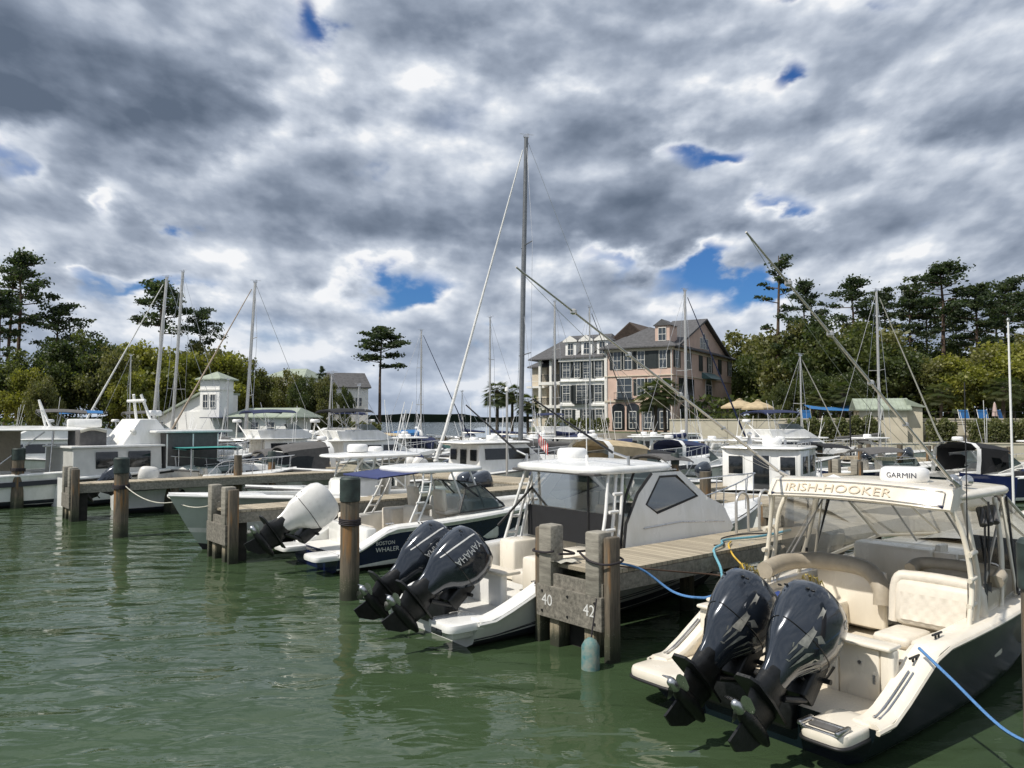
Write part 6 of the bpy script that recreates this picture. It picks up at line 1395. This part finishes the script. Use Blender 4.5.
        H.foredeck(t, .2, GELW, .0, n=6); b = MB(); b.box((L * .45, 0, z0 + .35), (L * .7, B * .9, .6), bev=.04); b.build('fence_panel', GELG, t, 30); canvas_top(t, hoop(L * .12, B * .42, z0 + 1.5, crown=.1), hoop(L * .68, B * .42, z0 + 1.5, crown=.1), canvas, zb=z0 + .3)
    if motors and kind in ('cc', 'runabout', 'pilot', 'pontoon'):
        for k in range(motors): engine(t, -.1, (k - (motors - 1) / 2) * .72, .9, 8 + 25 * (k + int(px)) % 40, ENG if int(px) % 3 else ENGW, 'plain', .9)
    rs = random.Random(int(px * 3 + D)); b = MB()
    for sd in (1, -1):
        for f in (.3, .6):
            q = H.at(L * f + rs.uniform(-.5, .5), sd); b.lathe([(.02, -.3), (.11, -.22), (.12, 0), (.11, .22), (.02, .3)], q + Vector((0, sd * .13, -.45)), 10)
    for I_ in b.islands(): I_.build('fender', rs.choice([RADW, NAVYC, BLACK]), t, 60)
    if kind in ('cc', 'fly', 'express'):
        top_z = {'cc': 2.5, 'fly': z0 + 2.0, 'express': z0 + 1.6}[kind]
        b = MB()
        for k in range(rs.choice((2, 3, 4))): yy = rs.uniform(-.7, .7); b.tube([(L * .36, yy, top_z), (L * .36 - rs.uniform(.1, .5), yy * 1.2, top_z + rs.uniform(1.0, 2.2))], .014, 5)
        b.build('whip_antenna', RADW, t)
    b = MB()
    for k in range(3): yy = rs.uniform(-.8, .8) * B * .3; xx = rs.uniform(.12, .3) * L; b.box((xx, yy, z0 - rs.uniform(.0, .25)), (rs.uniform(.3, .7), rs.uniform(.3, .6), rs.uniform(.25, .5)), bev=.05)
    for I_ in b.islands(): I_.build('deck_gear', rs.choice([GELW, GREYC, NAVYC, VINYLT, BLACKC]), t, 40)
    return t, H
def sailboat(px, ytop, D, deg, label, L=11.5, hull=None, jib=ROPEW, rake=0.0, mast_x=.42, cover=NAVYC, spreaders=2, furl=True, group='sailing boats in the marina', boomy=True, aft=True, r=.085, X=None, mm=None):
    x = (px - 512) / FPX * D; th = R(deg); mx = L * mast_x; t = thing('sailboat', label, 'sailboat', (x - math.cos(th) * mx, D - math.sin(th) * mx, 0), th, group)
    H = Hull(L, L * .30, 1.0, 1.35, draft=.5, rake=1.5, flare=.2, stern=.72, full=2.0); H.mesh(t, hull or GELW, BOTTOM, BOOT, n=16); H.rail(t, GREYC, 'toe_rail', .03, 0, n=14); H.foredeck(t, .1, GELW, .08, name='deck', n=12)
    o, hw = cabin(t, [(L * .25, 1.0), (L * .27, 1.55), (L * .55, 1.5), (L * .68, 1.15)], L * .10, L * .085, GELW, 'coachroof'); windows_row(t, L * .3, L * .52, 1.22, 1.38, lambda a, z: hw(z) + .004, 2)
    ht = W(px, ytop, D).z; tp = Vector((mx - rake, 0, ht)); ba = Vector((mx, 0, 1.3)); mm = mm or ALU
    b = MB(); b.tube([ba, ba.lerp(tp, .7), tp], r, 10, r2=r * .8); m_ = b.build('mast', mm, t, 60)
    b = MB()
    for k in range(spreaders):
        f = (k + 1) / (spreaders + 1); c = ba.lerp(tp, f); s_ = L * .085 * (1.1 - .3 * f); b.tube([c + Vector((-.15, -s_, .05)), c, c + Vector((-.15, s_, .05))], .028, 5)
    b.build('spreader', mm, m_)
    b = MB(); b.tube([tp, tp + Vector((0, 0, .25))], .012, 4); b.tube([tp + Vector((-.4, 0, .18)), tp + Vector((.35, 0, .18))], .012, 4); b.box(tp + Vector((.0, 0, .06)), (.28, .12, .1)); b.lathe([(.03, .1), (.03, .24)], tp + Vector((-.1, 0, 0)), 8); b.build('masthead_gear', STEEL, m_)
    b = MB(); wr = .012 if D < 50 else .016
    for sd in (1, -1):
        c = L * .14; pts = [Vector((mx - .2, sd * c, 1.1))]
        for k in range(spreaders): f = (k + 1) / (spreaders + 1); pts.append(ba.lerp(tp, f) + Vector((-.15, sd * L * .085 * (1.1 - .3 * f), .05)))
        b.tube(pts + [tp], wr, 4); b.tube([Vector((mx - .6, sd * c, 1.1)), ba.lerp(tp, .48)], wr, 4)
    if aft: b.tube([tp, Vector((.1, 0, 1.05))], wr, 4)
    b.build('rigging', STEEL, t)
    bow = Vector((L - .35, 0, 1.5))
    if furl: b = MB(); q = bow.lerp(tp, .96); b.tube([bow + Vector((0, 0, .25)), bow.lerp(q, .1), bow.lerp(q, .5), q], r * .85, 8, r2=.03); b.lathe([(.1, 0), (.14, .03), (.14, .12), (.1, .15)], bow + Vector((0, 0, .08)), 12); b.build('furled_headsail', jib, t, 60)
    if boomy: b = MB(); b.tube([(mx - .15, 0, 2.2), (mx - L * .36, 0, 2.25)], .07, 8); b.build('boom', mm, t); b = MB(); b.tube([(mx - .1, 0, 2.55), (mx - .8, 0, 2.48), (mx - L * .25, 0, 2.38), (mx - L * .36, 0, 2.32)], .17, 8, r2=.10); b.build('sail_cover', cover, t, 60)
    canvas_top(t, hoop(L * .24, L * .09, 1.95), hoop(L * .34, L * .085, 1.9), cover, 'dodger', zb=1.2); bow_rail(t, H, L * .3, L * .97, .6, n=6)
    return t
# --- named neighbours -------------------------------------------------
sailboat(520, 137, 40, 196, 'white sailboat with the tallest grey mast in the middle of the picture', L=12.5, mast_x=.62, jib=DECALW, rake=.0 + .35, spreaders=2, r=.13, cover=GREYC, mm=mat('mast_grey', (.20, .21, .22), .4, .5))
sailboat(152, 277, 62, 205, 'sailboat with the left mast of the tall pair above the teal awning', L=12, mast_x=.5, rake=.9, r=.14, jib=DECALW)
sailboat(172, 273, 66, 160, 'sailboat with the right mast of the tall pair above the teal awning', L=12, mast_x=.55, rake=.9, r=.14, furl=False)
sailboat(245, 282, 56, 212, 'sailboat with a tall mast and a brown furled headsail slanting left by the lookout tower', L=12, mast_x=.5, rake=.6, r=.12, jib=mat('old_sail_tan', (.42, .34, .26), .8))
sailboat(327, 374, 52, 200, 'small sailboat with a short bare mast left of the grey roofed house', L=8, r=.06, furl=False, spreaders=1, rake=.3)
sailboat(355, 386, 60, 190, 'small sailboat with a short mast in front of the grey roofed house', L=8, r=.06, furl=False, spreaders=1, rake=.3)
sailboat(421, 331, 84, 30, 'distant sailboat with a dark furled headsail, right of the solitary pine', L=11, r=.10, jib=NAVYC)
sailboat(490, 318, 80, 160, 'distant sailboat just left of the tallest mast', L=11, r=.10, furl=False)
sailboat(555, 302, 70, 200, 'sailboat whose mast stands before the white townhouse porches', L=11, r=.11, furl=False)
sailboat(590, 308, 72, 30, 'sailboat whose mast crosses the middle dormer of the white townhouse', L=11, r=.09, furl=True, jib=GREYC)
sailboat(686, 291, 60, 25, 'sailboat whose mast rises in front of the pink house gable', L=11.5, r=.12, jib=NAVYC, spreaders=1)
sailboat(879, 291, 60, 15, 'sailboat whose mast rises in front of the green roofed hut', L=11, r=.11, spreaders=1, cover=GREYC)
sailboat(801, 356, 58, 20, 'small sailboat with a short mast between umbrellas and hut', L=8, r=.07, spreaders=1)
sailboat(130, 356, 80, 20, 'distant sailboat with a thin mast in front of the dark shore trees', L=9, r=.06, furl=False)
sailboat(228, 380, 74, 20, 'little sailboat by the lookout tower with a thin white mast', L=8, r=.05, furl=False, spreaders=1)
sailboat(462, 392, 90, 160, 'farthest small sailboat left of the palmettos', L=8, r=.05, furl=False, spreaders=1)

# trawler with grey canvas beyond the left finger
def trawler():
    t = thing('cabin_trawler', 'white trawler with two dark square windows and a charcoal canvas wheelhouse', 'boat', (-19.9, 33.5, 0), R(50)); L = 12.6
    H = Hull(L, 3.6, 1.25, 1.9, draft=.6, rake=1.4, flare=.3, stern=.95); H.mesh(t, GELW, BOTTOM, BOOT); H.rail(t, DARKW, 'rub_rail', .05, -.12); H.cap(t, .1, 11.6, .2, GELW); H.foredeck(t, .3, GELW, .05)
    o, hw = cabin(t, [(.3, 1.2), (.3, 2.5), (5.3, 2.5), (5.3, 1.2)], 1.6, 1.5, GELG, 'aft_cabin')
    for a, c in ((1.5, 2.7), (3.3, 4.6)): b = MB(); b.box(((a + c) / 2, -1.57, 1.95), (c - a, .05, .72), bev=.02); b.build('cabin_window', DARKG, t, 30)
    b = MB(); b.box((2.8, 0, 2.54), (5.3, 3.3, .1), bev=.03); b.build('aft_roof', GELW, t, 40)
    b = MB(); b.box((1.6, -.4, 2.9), (1.5, 1.3, .7), bev=.05); b.build('canvas_locker', GREYC, t, 40); b = MB(); b.tube(curve([(.9, -1.05, 3.2), (1.5, -1.1, 3.32), (2.3, -1.05, 3.2)], 5), .07, 8); b.build('rolled_dinghy_cover', ROPEW, t)
    b = MB(); b.box((7.2, 0, 2.15), (3.4, 3.2, 1.9), bev=.04); b.build('canvas_enclosure', GREYC, t, 40)
    b = MB(); b.box((7.2, -1.62, 2.15), (.08, .03, 1.8)); b.box((5.55, -1.62, 2.15), (.08, .03, 1.8)); b.box((8.85, -1.62, 2.15), (.08, .03, 1.8)); b.build('enclosure_post', GELW, t, 0)
    b = MB(); b.box((7.3, 0, 3.16), (5.0, 3.5, .12), bev=.05); b.build('wheelhouse_roof', GELW, t, 40)
    o, hw = cabin(t, [(3.2, 2.55), (4.3, 3.75), (5.3, 3.75), (5.9, 3.2), (5.9, 2.55)], 1.1, .95, GELW, 'bridge_cowl'); b = MB(); b.tube([(3.8, -1.0, 3.1), (3.95, -1.0, 3.2)], .16, 12); b.build('vent_roundel', GELG, t)
    pipes(t, [[(5.0, .6, 3.6), (4.6, .3, 4.9)], [(5.2, -.6, 3.6), (4.7, -.3, 4.9)], [(4.6, .9, 4.6), (4.6, -.9, 4.6)]], .08, GELW, 'radar_mast'); radome(t, 5.6, -.2, 3.9, .42, .26); b = MB(); b.lathe([(.06, 0), (.06, .5)], (5.6, -.2, 3.5)); b.build('radar_stand', GELW, t)
    bow_rail(t, H, 8.6, 12.2, .65, n=6); b = MB(); b.box((10.2, 0, 2.05), (1.2, 1.2, .25), bev=.06); b.box((9.6, .3, 2.3), (.7, .8, .5), bev=.06); b.build('deck_box', GELW, t, 40)
    b = MB()
    for x in (8.9, 10.4, 11.2): b.tube([(x, -1.55, 1.7), (x, -1.55, 1.3)], .12, 10)
    b.build('rail_fender', BLACK, t)
trawler()
for o in bpy.data.objects:
    if o.name == 'cabin_trawler': o.scale = (.76, 1, 1)
t, H = gboat('runabout', 0, 34.6, 40, 'small white skiff shaded by a flat turquoise awning on thin legs', L=6.5, B=2.2, canvas=TEALC, X=-15.9)
for o in kids(t):
    if o.name.startswith('bimini'): bpy.data.objects.remove(o)
b = MB(); b.grid([[(x, y, 2.42 + .02 * abs(y)) for y in (-1.0, -.5, 0, .5, 1.0)] for x in (.9, 2.2, 3.6)]); b.grid([[(x, y, 2.36) for y in (-1.0, 0, 1.0)] for x in (.9, 3.6)]); b.build('flat_awning', TEALC, t, 0); pipes(t, [[(x, y, .9), (x, y, 2.4)] for x in (1.2, 3.3) for y in (-.9, .9)], .03, STEEL, 'awning_leg')
t, H = gboat('pilot', 0, 31.3, 38, 'small white cuddy boat with a dark tilted outboard behind the lone left piling', L=7.6, B=2.5, X=-16.0, motors=0, radar=False)
for o in kids(t):
    if o.name.split('.')[0] in ('cabin', 'cabin_window', 'windshield', 'rear_window', 'cabin_door', 'cabin_roof', 'whip_antenna'): bpy.data.objects.remove(o)
o, hw = cabin(t, [(3.4, .9), (3.6, 1.3), (5.2, 1.3), (6.4, 1.2)], .9, .7, GELW, 'cuddy'); engine(t, -.05, 0, .95, 52, ENG, 'plain', 1.0)
# far left cruiser with white awning
def left_cruiser():
    t = thing('awning_cruiser', 'white cruiser at the left edge with a long white awning and tan side curtains', 'boat', (-24.6, 32.2, 0), R(30)); H = Hull(11.5, 3.5, 1.3, 1.8, draft=.5, rake=1.4, flare=.3); H.mesh(t, GELW, BOTTOM, BOOT); H.cap(t, .1, 10.5, .25, GELW); H.liner(t, .1, 6, .25, .6, GELW, NONSKW); H.foredeck(t, 6, GELW, .1)
    b = MB()
    for sd in (1, -1): b.grid([[H.at(x, sd) + Vector((0, sd * .015, dz)) for x in (1, 3, 5, 7, 9)] for dz in (-.28, -.48)])
    b.build('dark_stripe', BOOT, t, 0); plate(3.4, 0, 3.28, 6.6, 3.2, .10, e=5, crown=.12).build('awning', [GELW, GELG], t, 50)
    b = MB(); b.grid([[(.4, -1.5, 1.4), (.4, 1.5, 1.4)], [(.5, -1.45, 3.2), (.5, 1.45, 3.2)]]); b.grid([[(.4, 1.5, 1.4), (3.4, 1.5, 1.4)], [(.5, 1.45, 3.2), (3.4, 1.45, 3.2)]]); b.build('tan_curtain', VINYLT, t, 0)
    pipes(t, [[(x, sd * 1.5, 1.4), (x + .1, sd * 1.48, 3.25)] for x in (.4, 2.4, 4.6, 6.4) for sd in (1, -1)] + [[(2.4, -1.5, 1.5), (4.4, -1.5, 3.2)]], .03, STEEL); bucket_seat(t, 2, -.6, 1.3, GELW); bucket_seat(t, 3.6, .6, 1.3, GELW); o, hw = cabin(t, [(6.2, 1.4), (6.4, 2.5), (7.0, 2.5), (8.6, 1.7)], 1.5, 1.2, GELW); windows_row(t, 6.4, 7.4, 1.8, 2.2, lambda a, z: hw(z), 1)
    b = MB(); b.box((5.9, .2, 3.55), (1.4, .5, .4), bev=.08); b.build('roof_box', GELW, t, 40); pipes(t, [[(4.4, .4, 3.3), (4.1, .3, 4.6)], [(4.6, -.2, 3.3), (4.1, .1, 4.6)], [(4.25, .9, 4.1), (4.25, -.6, 4.1)]], .05, GELW, 'radar_mast')
left_cruiser()
# pilothouse workboat
def pilothouse():
    t = thing('pilothouse_boat', 'boxy white pilothouse boat showing three dark openings, right of the centre boat bow', 'boat', (8.25, 26.3, 0), R(58)); H = Hull(8.6, 3.1, 1.2, 1.7, draft=.5, rake=1.2, flare=.3); H.mesh(t, GELW, BOTTOM, BOOT); H.rail(t, GREYC); H.cap(t, .1, 7.8, .2, GELW); H.foredeck(t, .3, GELW, .05)
    b = MB(); b.box((2.1, 0, 1.92), (2.6, 2.7, 1.5), bev=.05); b.build('wheelhouse', GELW, t, 40); plate(2.1, 0, 2.72, 3.0, 2.95, .10, e=7).build('wheelhouse_roof', [GELW, GELW], t, 50)
    for y, w_, zz, h_ in ((.86, .5, 2.12, .62), (-.02, .56, 1.85, 1.22), (-.92, .5, 2.12, .62)):
        b = MB(); b.box((.79, y, zz), (.05, w_, h_), bev=.015); o = b.build('rear_window' if h_ < 1 else 'cabin_door', DARKG, t, 30); b = MB(); b.box((.795, y, zz), (.03, w_ + .1, h_ + .1), bev=.01); b.build('frame', GELW, o, 30)
    for sd in (1, -1):
        for x in (1.5, 2.7): b = MB(); b.box((x, sd * 1.355, 2.14), (.75, .04, .6), bev=.015); b.build('side_window', DARKG, t, 30)
    radome(t, 2.9, .1, 2.8, .36, .24); b = MB(); b.lathe([(.08, 0), (.1, .1), (.05, .3), (.1, .42), (.02, .5)], (1.3, .5, 2.78), 10); b.lathe([(.05, 0), (.05, .2)], (1.9, -.6, 2.78)); b.tube([(1.0, -1.2, 2.9), (3.2, -1.2, 2.9)], .02); [b.tube([(x, -1.2, 2.76), (x, -1.2, 2.9)], .015, 5) for x in (1, 1.7, 2.4, 3.2)]; b.build('roof_fitting', STEEL, t)
    bow_rail(t, H, 3.8, 8.2, .6); b = MB(); b.box((4.4, 0, 1.75), (1.8, 1.8, .5), bev=.12); b.build('trunk_cabin', GELW, t, 40)
    o, hw = cabin(t, [(3.4, 1.3), (3.4, 2.6), (3.6, 2.6), (4.3, 1.9)], 1.3, 1.15, GELG, 'wheelhouse_front')
pilothouse()
# mid-distance and distant fleet: (kind, px, distance, heading, label, options)
FL = [
 ('pilot', 392, 33.5, 36, 'white hardtop sportfisher with dark side windows, left of the tallest mast', dict(L=11, B=3.4)),
 ('cc', 462, 31.0, 214, 'white boat showing its long pointed bow just left of the tallest mast', dict(L=8.5, motors=2)),
 ('express', 552, 34, 38, 'cruiser under a bulging tan canvas enclosure behind the centre hardtop', dict(L=11, B=3.5, canvas=TANC)),
 ('covered', 620, 46, 200, 'boat under a pale grey cover right of the tan canvas cruiser', dict(L=9, canvas=GREYC)),
 ('runabout', 655, 50, 30, 'runabout with a navy bimini in front of the palmettos', dict(L=8)),
 ('runabout', 690, 40, 200, 'small white runabout above the diamond window of the centre boat', dict(L=6.5, canvas=BLACKC)),
 ('fly', 722, 50, 20, 'white flybridge boat with a navy top against the tall cream wall', dict(L=11, B=3.8)),
 ('cc', 775, 50, 215, 'white centre console with a plain T-top below the tan umbrellas', dict(L=8.5, motors=2)),
 ('runabout', 822, 42, 12, 'navy and white runabout with a grey folded top below the hut', dict(L=9.5, B=2.8, hull=HULLNAVY, canvas=GREYC, motors=0)),
 ('express', 925, 38, 20, 'black topped cabin cruiser below the long hedge', dict(L=9.5, B=3.2, hull=HULLDARK, canvas=BLACKC)),
 ('cc', 905, 55, 200, 'white centre console half hidden behind the black topped cruiser', dict(L=8)),
 ('fly', 205, 47, 38, 'white flybridge cruiser with a slanted white brow and navy sun top by the lookout tower', dict(L=11.5, B=3.8)),
 ('fly', 128, 50, 215, 'flybridge cruiser with a rounded white superstructure behind the charcoal canvas', dict(L=11, canvas=GREYC)),
 ('fly', 18, 52, 30, 'flybridge boat with a tall stepped radar mast at the far left', dict(L=11, canvas=BLUEC)),
 ('express', 70, 62, 200, 'cruiser lying low before the gap of open sea', dict(L=10, canvas=NAVYC)),
 ('cc', 262, 48, 215, 'small white centre console left of the tan canopy boats', dict(L=7)),
 ('pontoon', 305, 58, 8, 'pontoon boat under the long tan canopy', dict(L=9, canvas=TANC)),
 ('pontoon', 345, 66, 8, 'farther pontoon boat under a shorter tan canopy', dict(L=7, canvas=TANC)),
 ('runabout', 285, 50, 30, 'white runabout with a dark top just below the tan canopy', dict(L=8, canvas=BLACKC)),
 ('cc', 350, 52, 30, 'white centre console with a tall T-top above the bow-out boat hardtop', dict(L=8.5, motors=2)),
 ('fly', 395, 62, 200, 'distant white flybridge boat above the dark windowed sportfisher', dict(L=11)),
 ('express', 330, 70, 190, 'distant cruiser with navy canvas in line with the grey roofed house', dict(L=9.5)),
 ('cc', 500, 58, 30, 'white centre console right behind the tallest mast', dict(L=8.5)),
 ('covered', 475, 60, 200, 'boat under a deep green-grey cover left of the tallest mast', dict(L=9, canvas=mat('green_canvas', (.03, .09, .08), .85))),
 ('fly', 515, 72, 20, 'far flybridge boat below the palmettos', dict(L=10)),
 ('express', 440, 74, 200, 'far cruiser below the distant dark furled headsail', dict(L=10, canvas=BLUEC)),
 ('runabout', 595, 62, 12, 'far runabout in front of the white townhouse', dict(L=8)),
 ('covered', 560, 66, 200, 'boat under a black cover left of the white townhouse base', dict(L=9, canvas=BLACKC)),
 ('pilot', 640, 70, 15, 'far pilothouse boat in front of the pink arches', dict(L=9)),
 ('cc', 680, 66, 200, 'far centre console at the corner of the tall cream wall', dict(L=8)),
 ('cc', 232, 60, 30, 'white centre console in front of the long low wing of the harbour office', dict(L=8)),
 ('runabout', 175, 70, 10, 'distant runabout by the foot of the twin masts', dict(L=8)),
 ('express', 100, 74, 190, 'distant low cruiser before the dark stand of trees', dict(L=9)),
 ('covered', 370, 80, 10, 'farthest covered boat under the solitary pine', dict(L=9, canvas=GREYC)),
 ('cc', 545, 50, 210, 'white centre console left of the tan canvas cruiser', dict(L=8)),
 ('pilot', 610, 56, 30, 'white pilothouse boat above the tan canvas cruiser', dict(L=8.5)),
 ('cc', 730, 45, 20, 'white centre console behind the boxy pilothouse boat', dict(L=8)),
 ('runabout', 865, 50, 190, 'white runabout directly under the hut', dict(L=8, canvas=BLACKC)),
 ('covered', 425, 50, 30, 'boat under a charcoal cover behind the dark windowed sportfisher', dict(L=9, canvas=BLACKC)),
 ('fly', 285, 43, 38, 'white flybridge cruiser behind the pale bow-out boat, left of its hardtop', dict(L=10.5, B=3.6, canvas=BLACKC)),
 ('cc', 318, 44, 36, 'white centre console just above the bow-out boat hardtop', dict(L=8, motors=2)),
 ('express', 360, 41, 214, 'white express cruiser with a grey canvas above the bow-out boat hardtop', dict(L=9.5, B=3.1, canvas=GREYC)),
 ('cc', 420, 42, 36, 'white centre console behind the dark windowed sportfisher roof', dict(L=8, motors=2)),
 ('runabout', 445, 40, 214, 'low white runabout between the sportfisher and the tallest mast', dict(L=8, canvas=NAVYC)),
 ('express', 495, 45, 34, 'white express cruiser immediately left of the tallest mast', dict(L=9, B=3, canvas=GREYC)),
 ('pilot', 530, 50, 30, 'white pilothouse boat immediately right of the tallest mast', dict(L=8.5)),
 ('runabout', 575, 44, 200, 'low runabout between the tallest mast and the tan canvas cruiser', dict(L=7.5, canvas=BLACKC)),
 ('express', 642, 42, 36, 'white express cruiser with navy canvas behind the diamond window', dict(L=9.5, B=3.1)),
 ('cc', 668, 46, 30, 'white centre console with a grey hull left of the boxy pilothouse', dict(L=8, hull=GELG)),
 ('runabout', 700, 36, 214, 'white runabout tucked behind the boxy pilothouse', dict(L=7.5, canvas=GREYC)),
 ('cc', 845, 56, 200, 'white centre console in line with the hut door side', dict(L=8)),
 ('runabout', 225, 40, 36, 'white runabout right of the charcoal canvas wheelhouse', dict(L=8, canvas=GREYC)),
 ('cc', 250, 41, 216, 'white centre console under the lookout tower masts', dict(L=8.5, motors=2)),
 ('express', 165, 55, 30, 'white express cruiser at the foot of the twin masts', dict(L=9.5, canvas=GREYC)),
 ('fly', 88, 55, 36, 'flybridge boat behind the roof of the trawler', dict(L=10.5, canvas=GREYC)),
 ('cc', 45, 66, 20, 'distant centre console at the left before the dark trees', dict(L=8)),
 ('runabout', 300, 66, 195, 'distant runabout beyond the tan canopies', dict(L=8)),
 ('pilot', 265, 68, 15, 'distant pilothouse boat left of the tan canopies', dict(L=8.5)),
 ('express', 378, 56, 20, 'white express cruiser halfway to the solitary pine', dict(L=9)),
 ('cc', 455, 56, 200, 'far centre console between the dark and the white slanting sails', dict(L=8)),
 ('express', 615, 64, 190, 'far white express cruiser in front of the pink arches', dict(L=9)),
 ('cc', 580, 54, 200, 'far centre console at the foot of the white townhouse', dict(L=8)),
 ('runabout', 648, 58, 12, 'far runabout by the pink house palmettos', dict(L=8, canvas=BLUEC)),
]
for kind, px, D, deg, lab, opt in FL: gboat(kind, px, D, deg, lab, **opt)
t, H = gboat('pilot', 985, 36, 14, 'white trawler with a navy hull lettered in white at the right edge', L=11, B=3.5, hull=HULLNAVY, motors=0)
text_on('hull_name', 'BAL', .5, lambda a, c: Vector((1.3 + a, -(H.at(1.3 + a).y + .03), .85 + c)), DECALW, t)
t = thing('flagpole', 'thin white pole standing near the right edge', 'flagpole', (W(1012, 450, 30).x, 30, 0)); b = MB(); b.tube([(0, 0, 0), (0, 0, 7.6)], .05, 8, r2=.035); b.build('pole', RADW, t); b = MB(); b.lathe([(.05, 7.55), (.07, 7.62), (.02, 7.7)], n=10); b.build('finial', STEEL, t)
for k, (px, yt, D, lab) in enumerate(((507, 392, 33, 'slim dock light pole left of the tallest mast'), (850, 415, 52, 'black topped marker post in front of the hut'), (262, 440, 48, 'dock pole by the small white centre console'))):
    p = W(px, yt, D); t = thing('dock_post', lab, 'post', (p.x, D, 0)); b = MB(); b.tube([(0, 0, -1), (0, 0, p.z)], .05, 8); b.build('post', BLACK if k == 1 else ALU, t); b = MB(); b.lathe([(.05, p.z), (.1, p.z + .05), (.08, p.z + .2), (.01, p.z + .24)], n=10); b.build('lamp_head', BLACK if k == 1 else RADW, t)
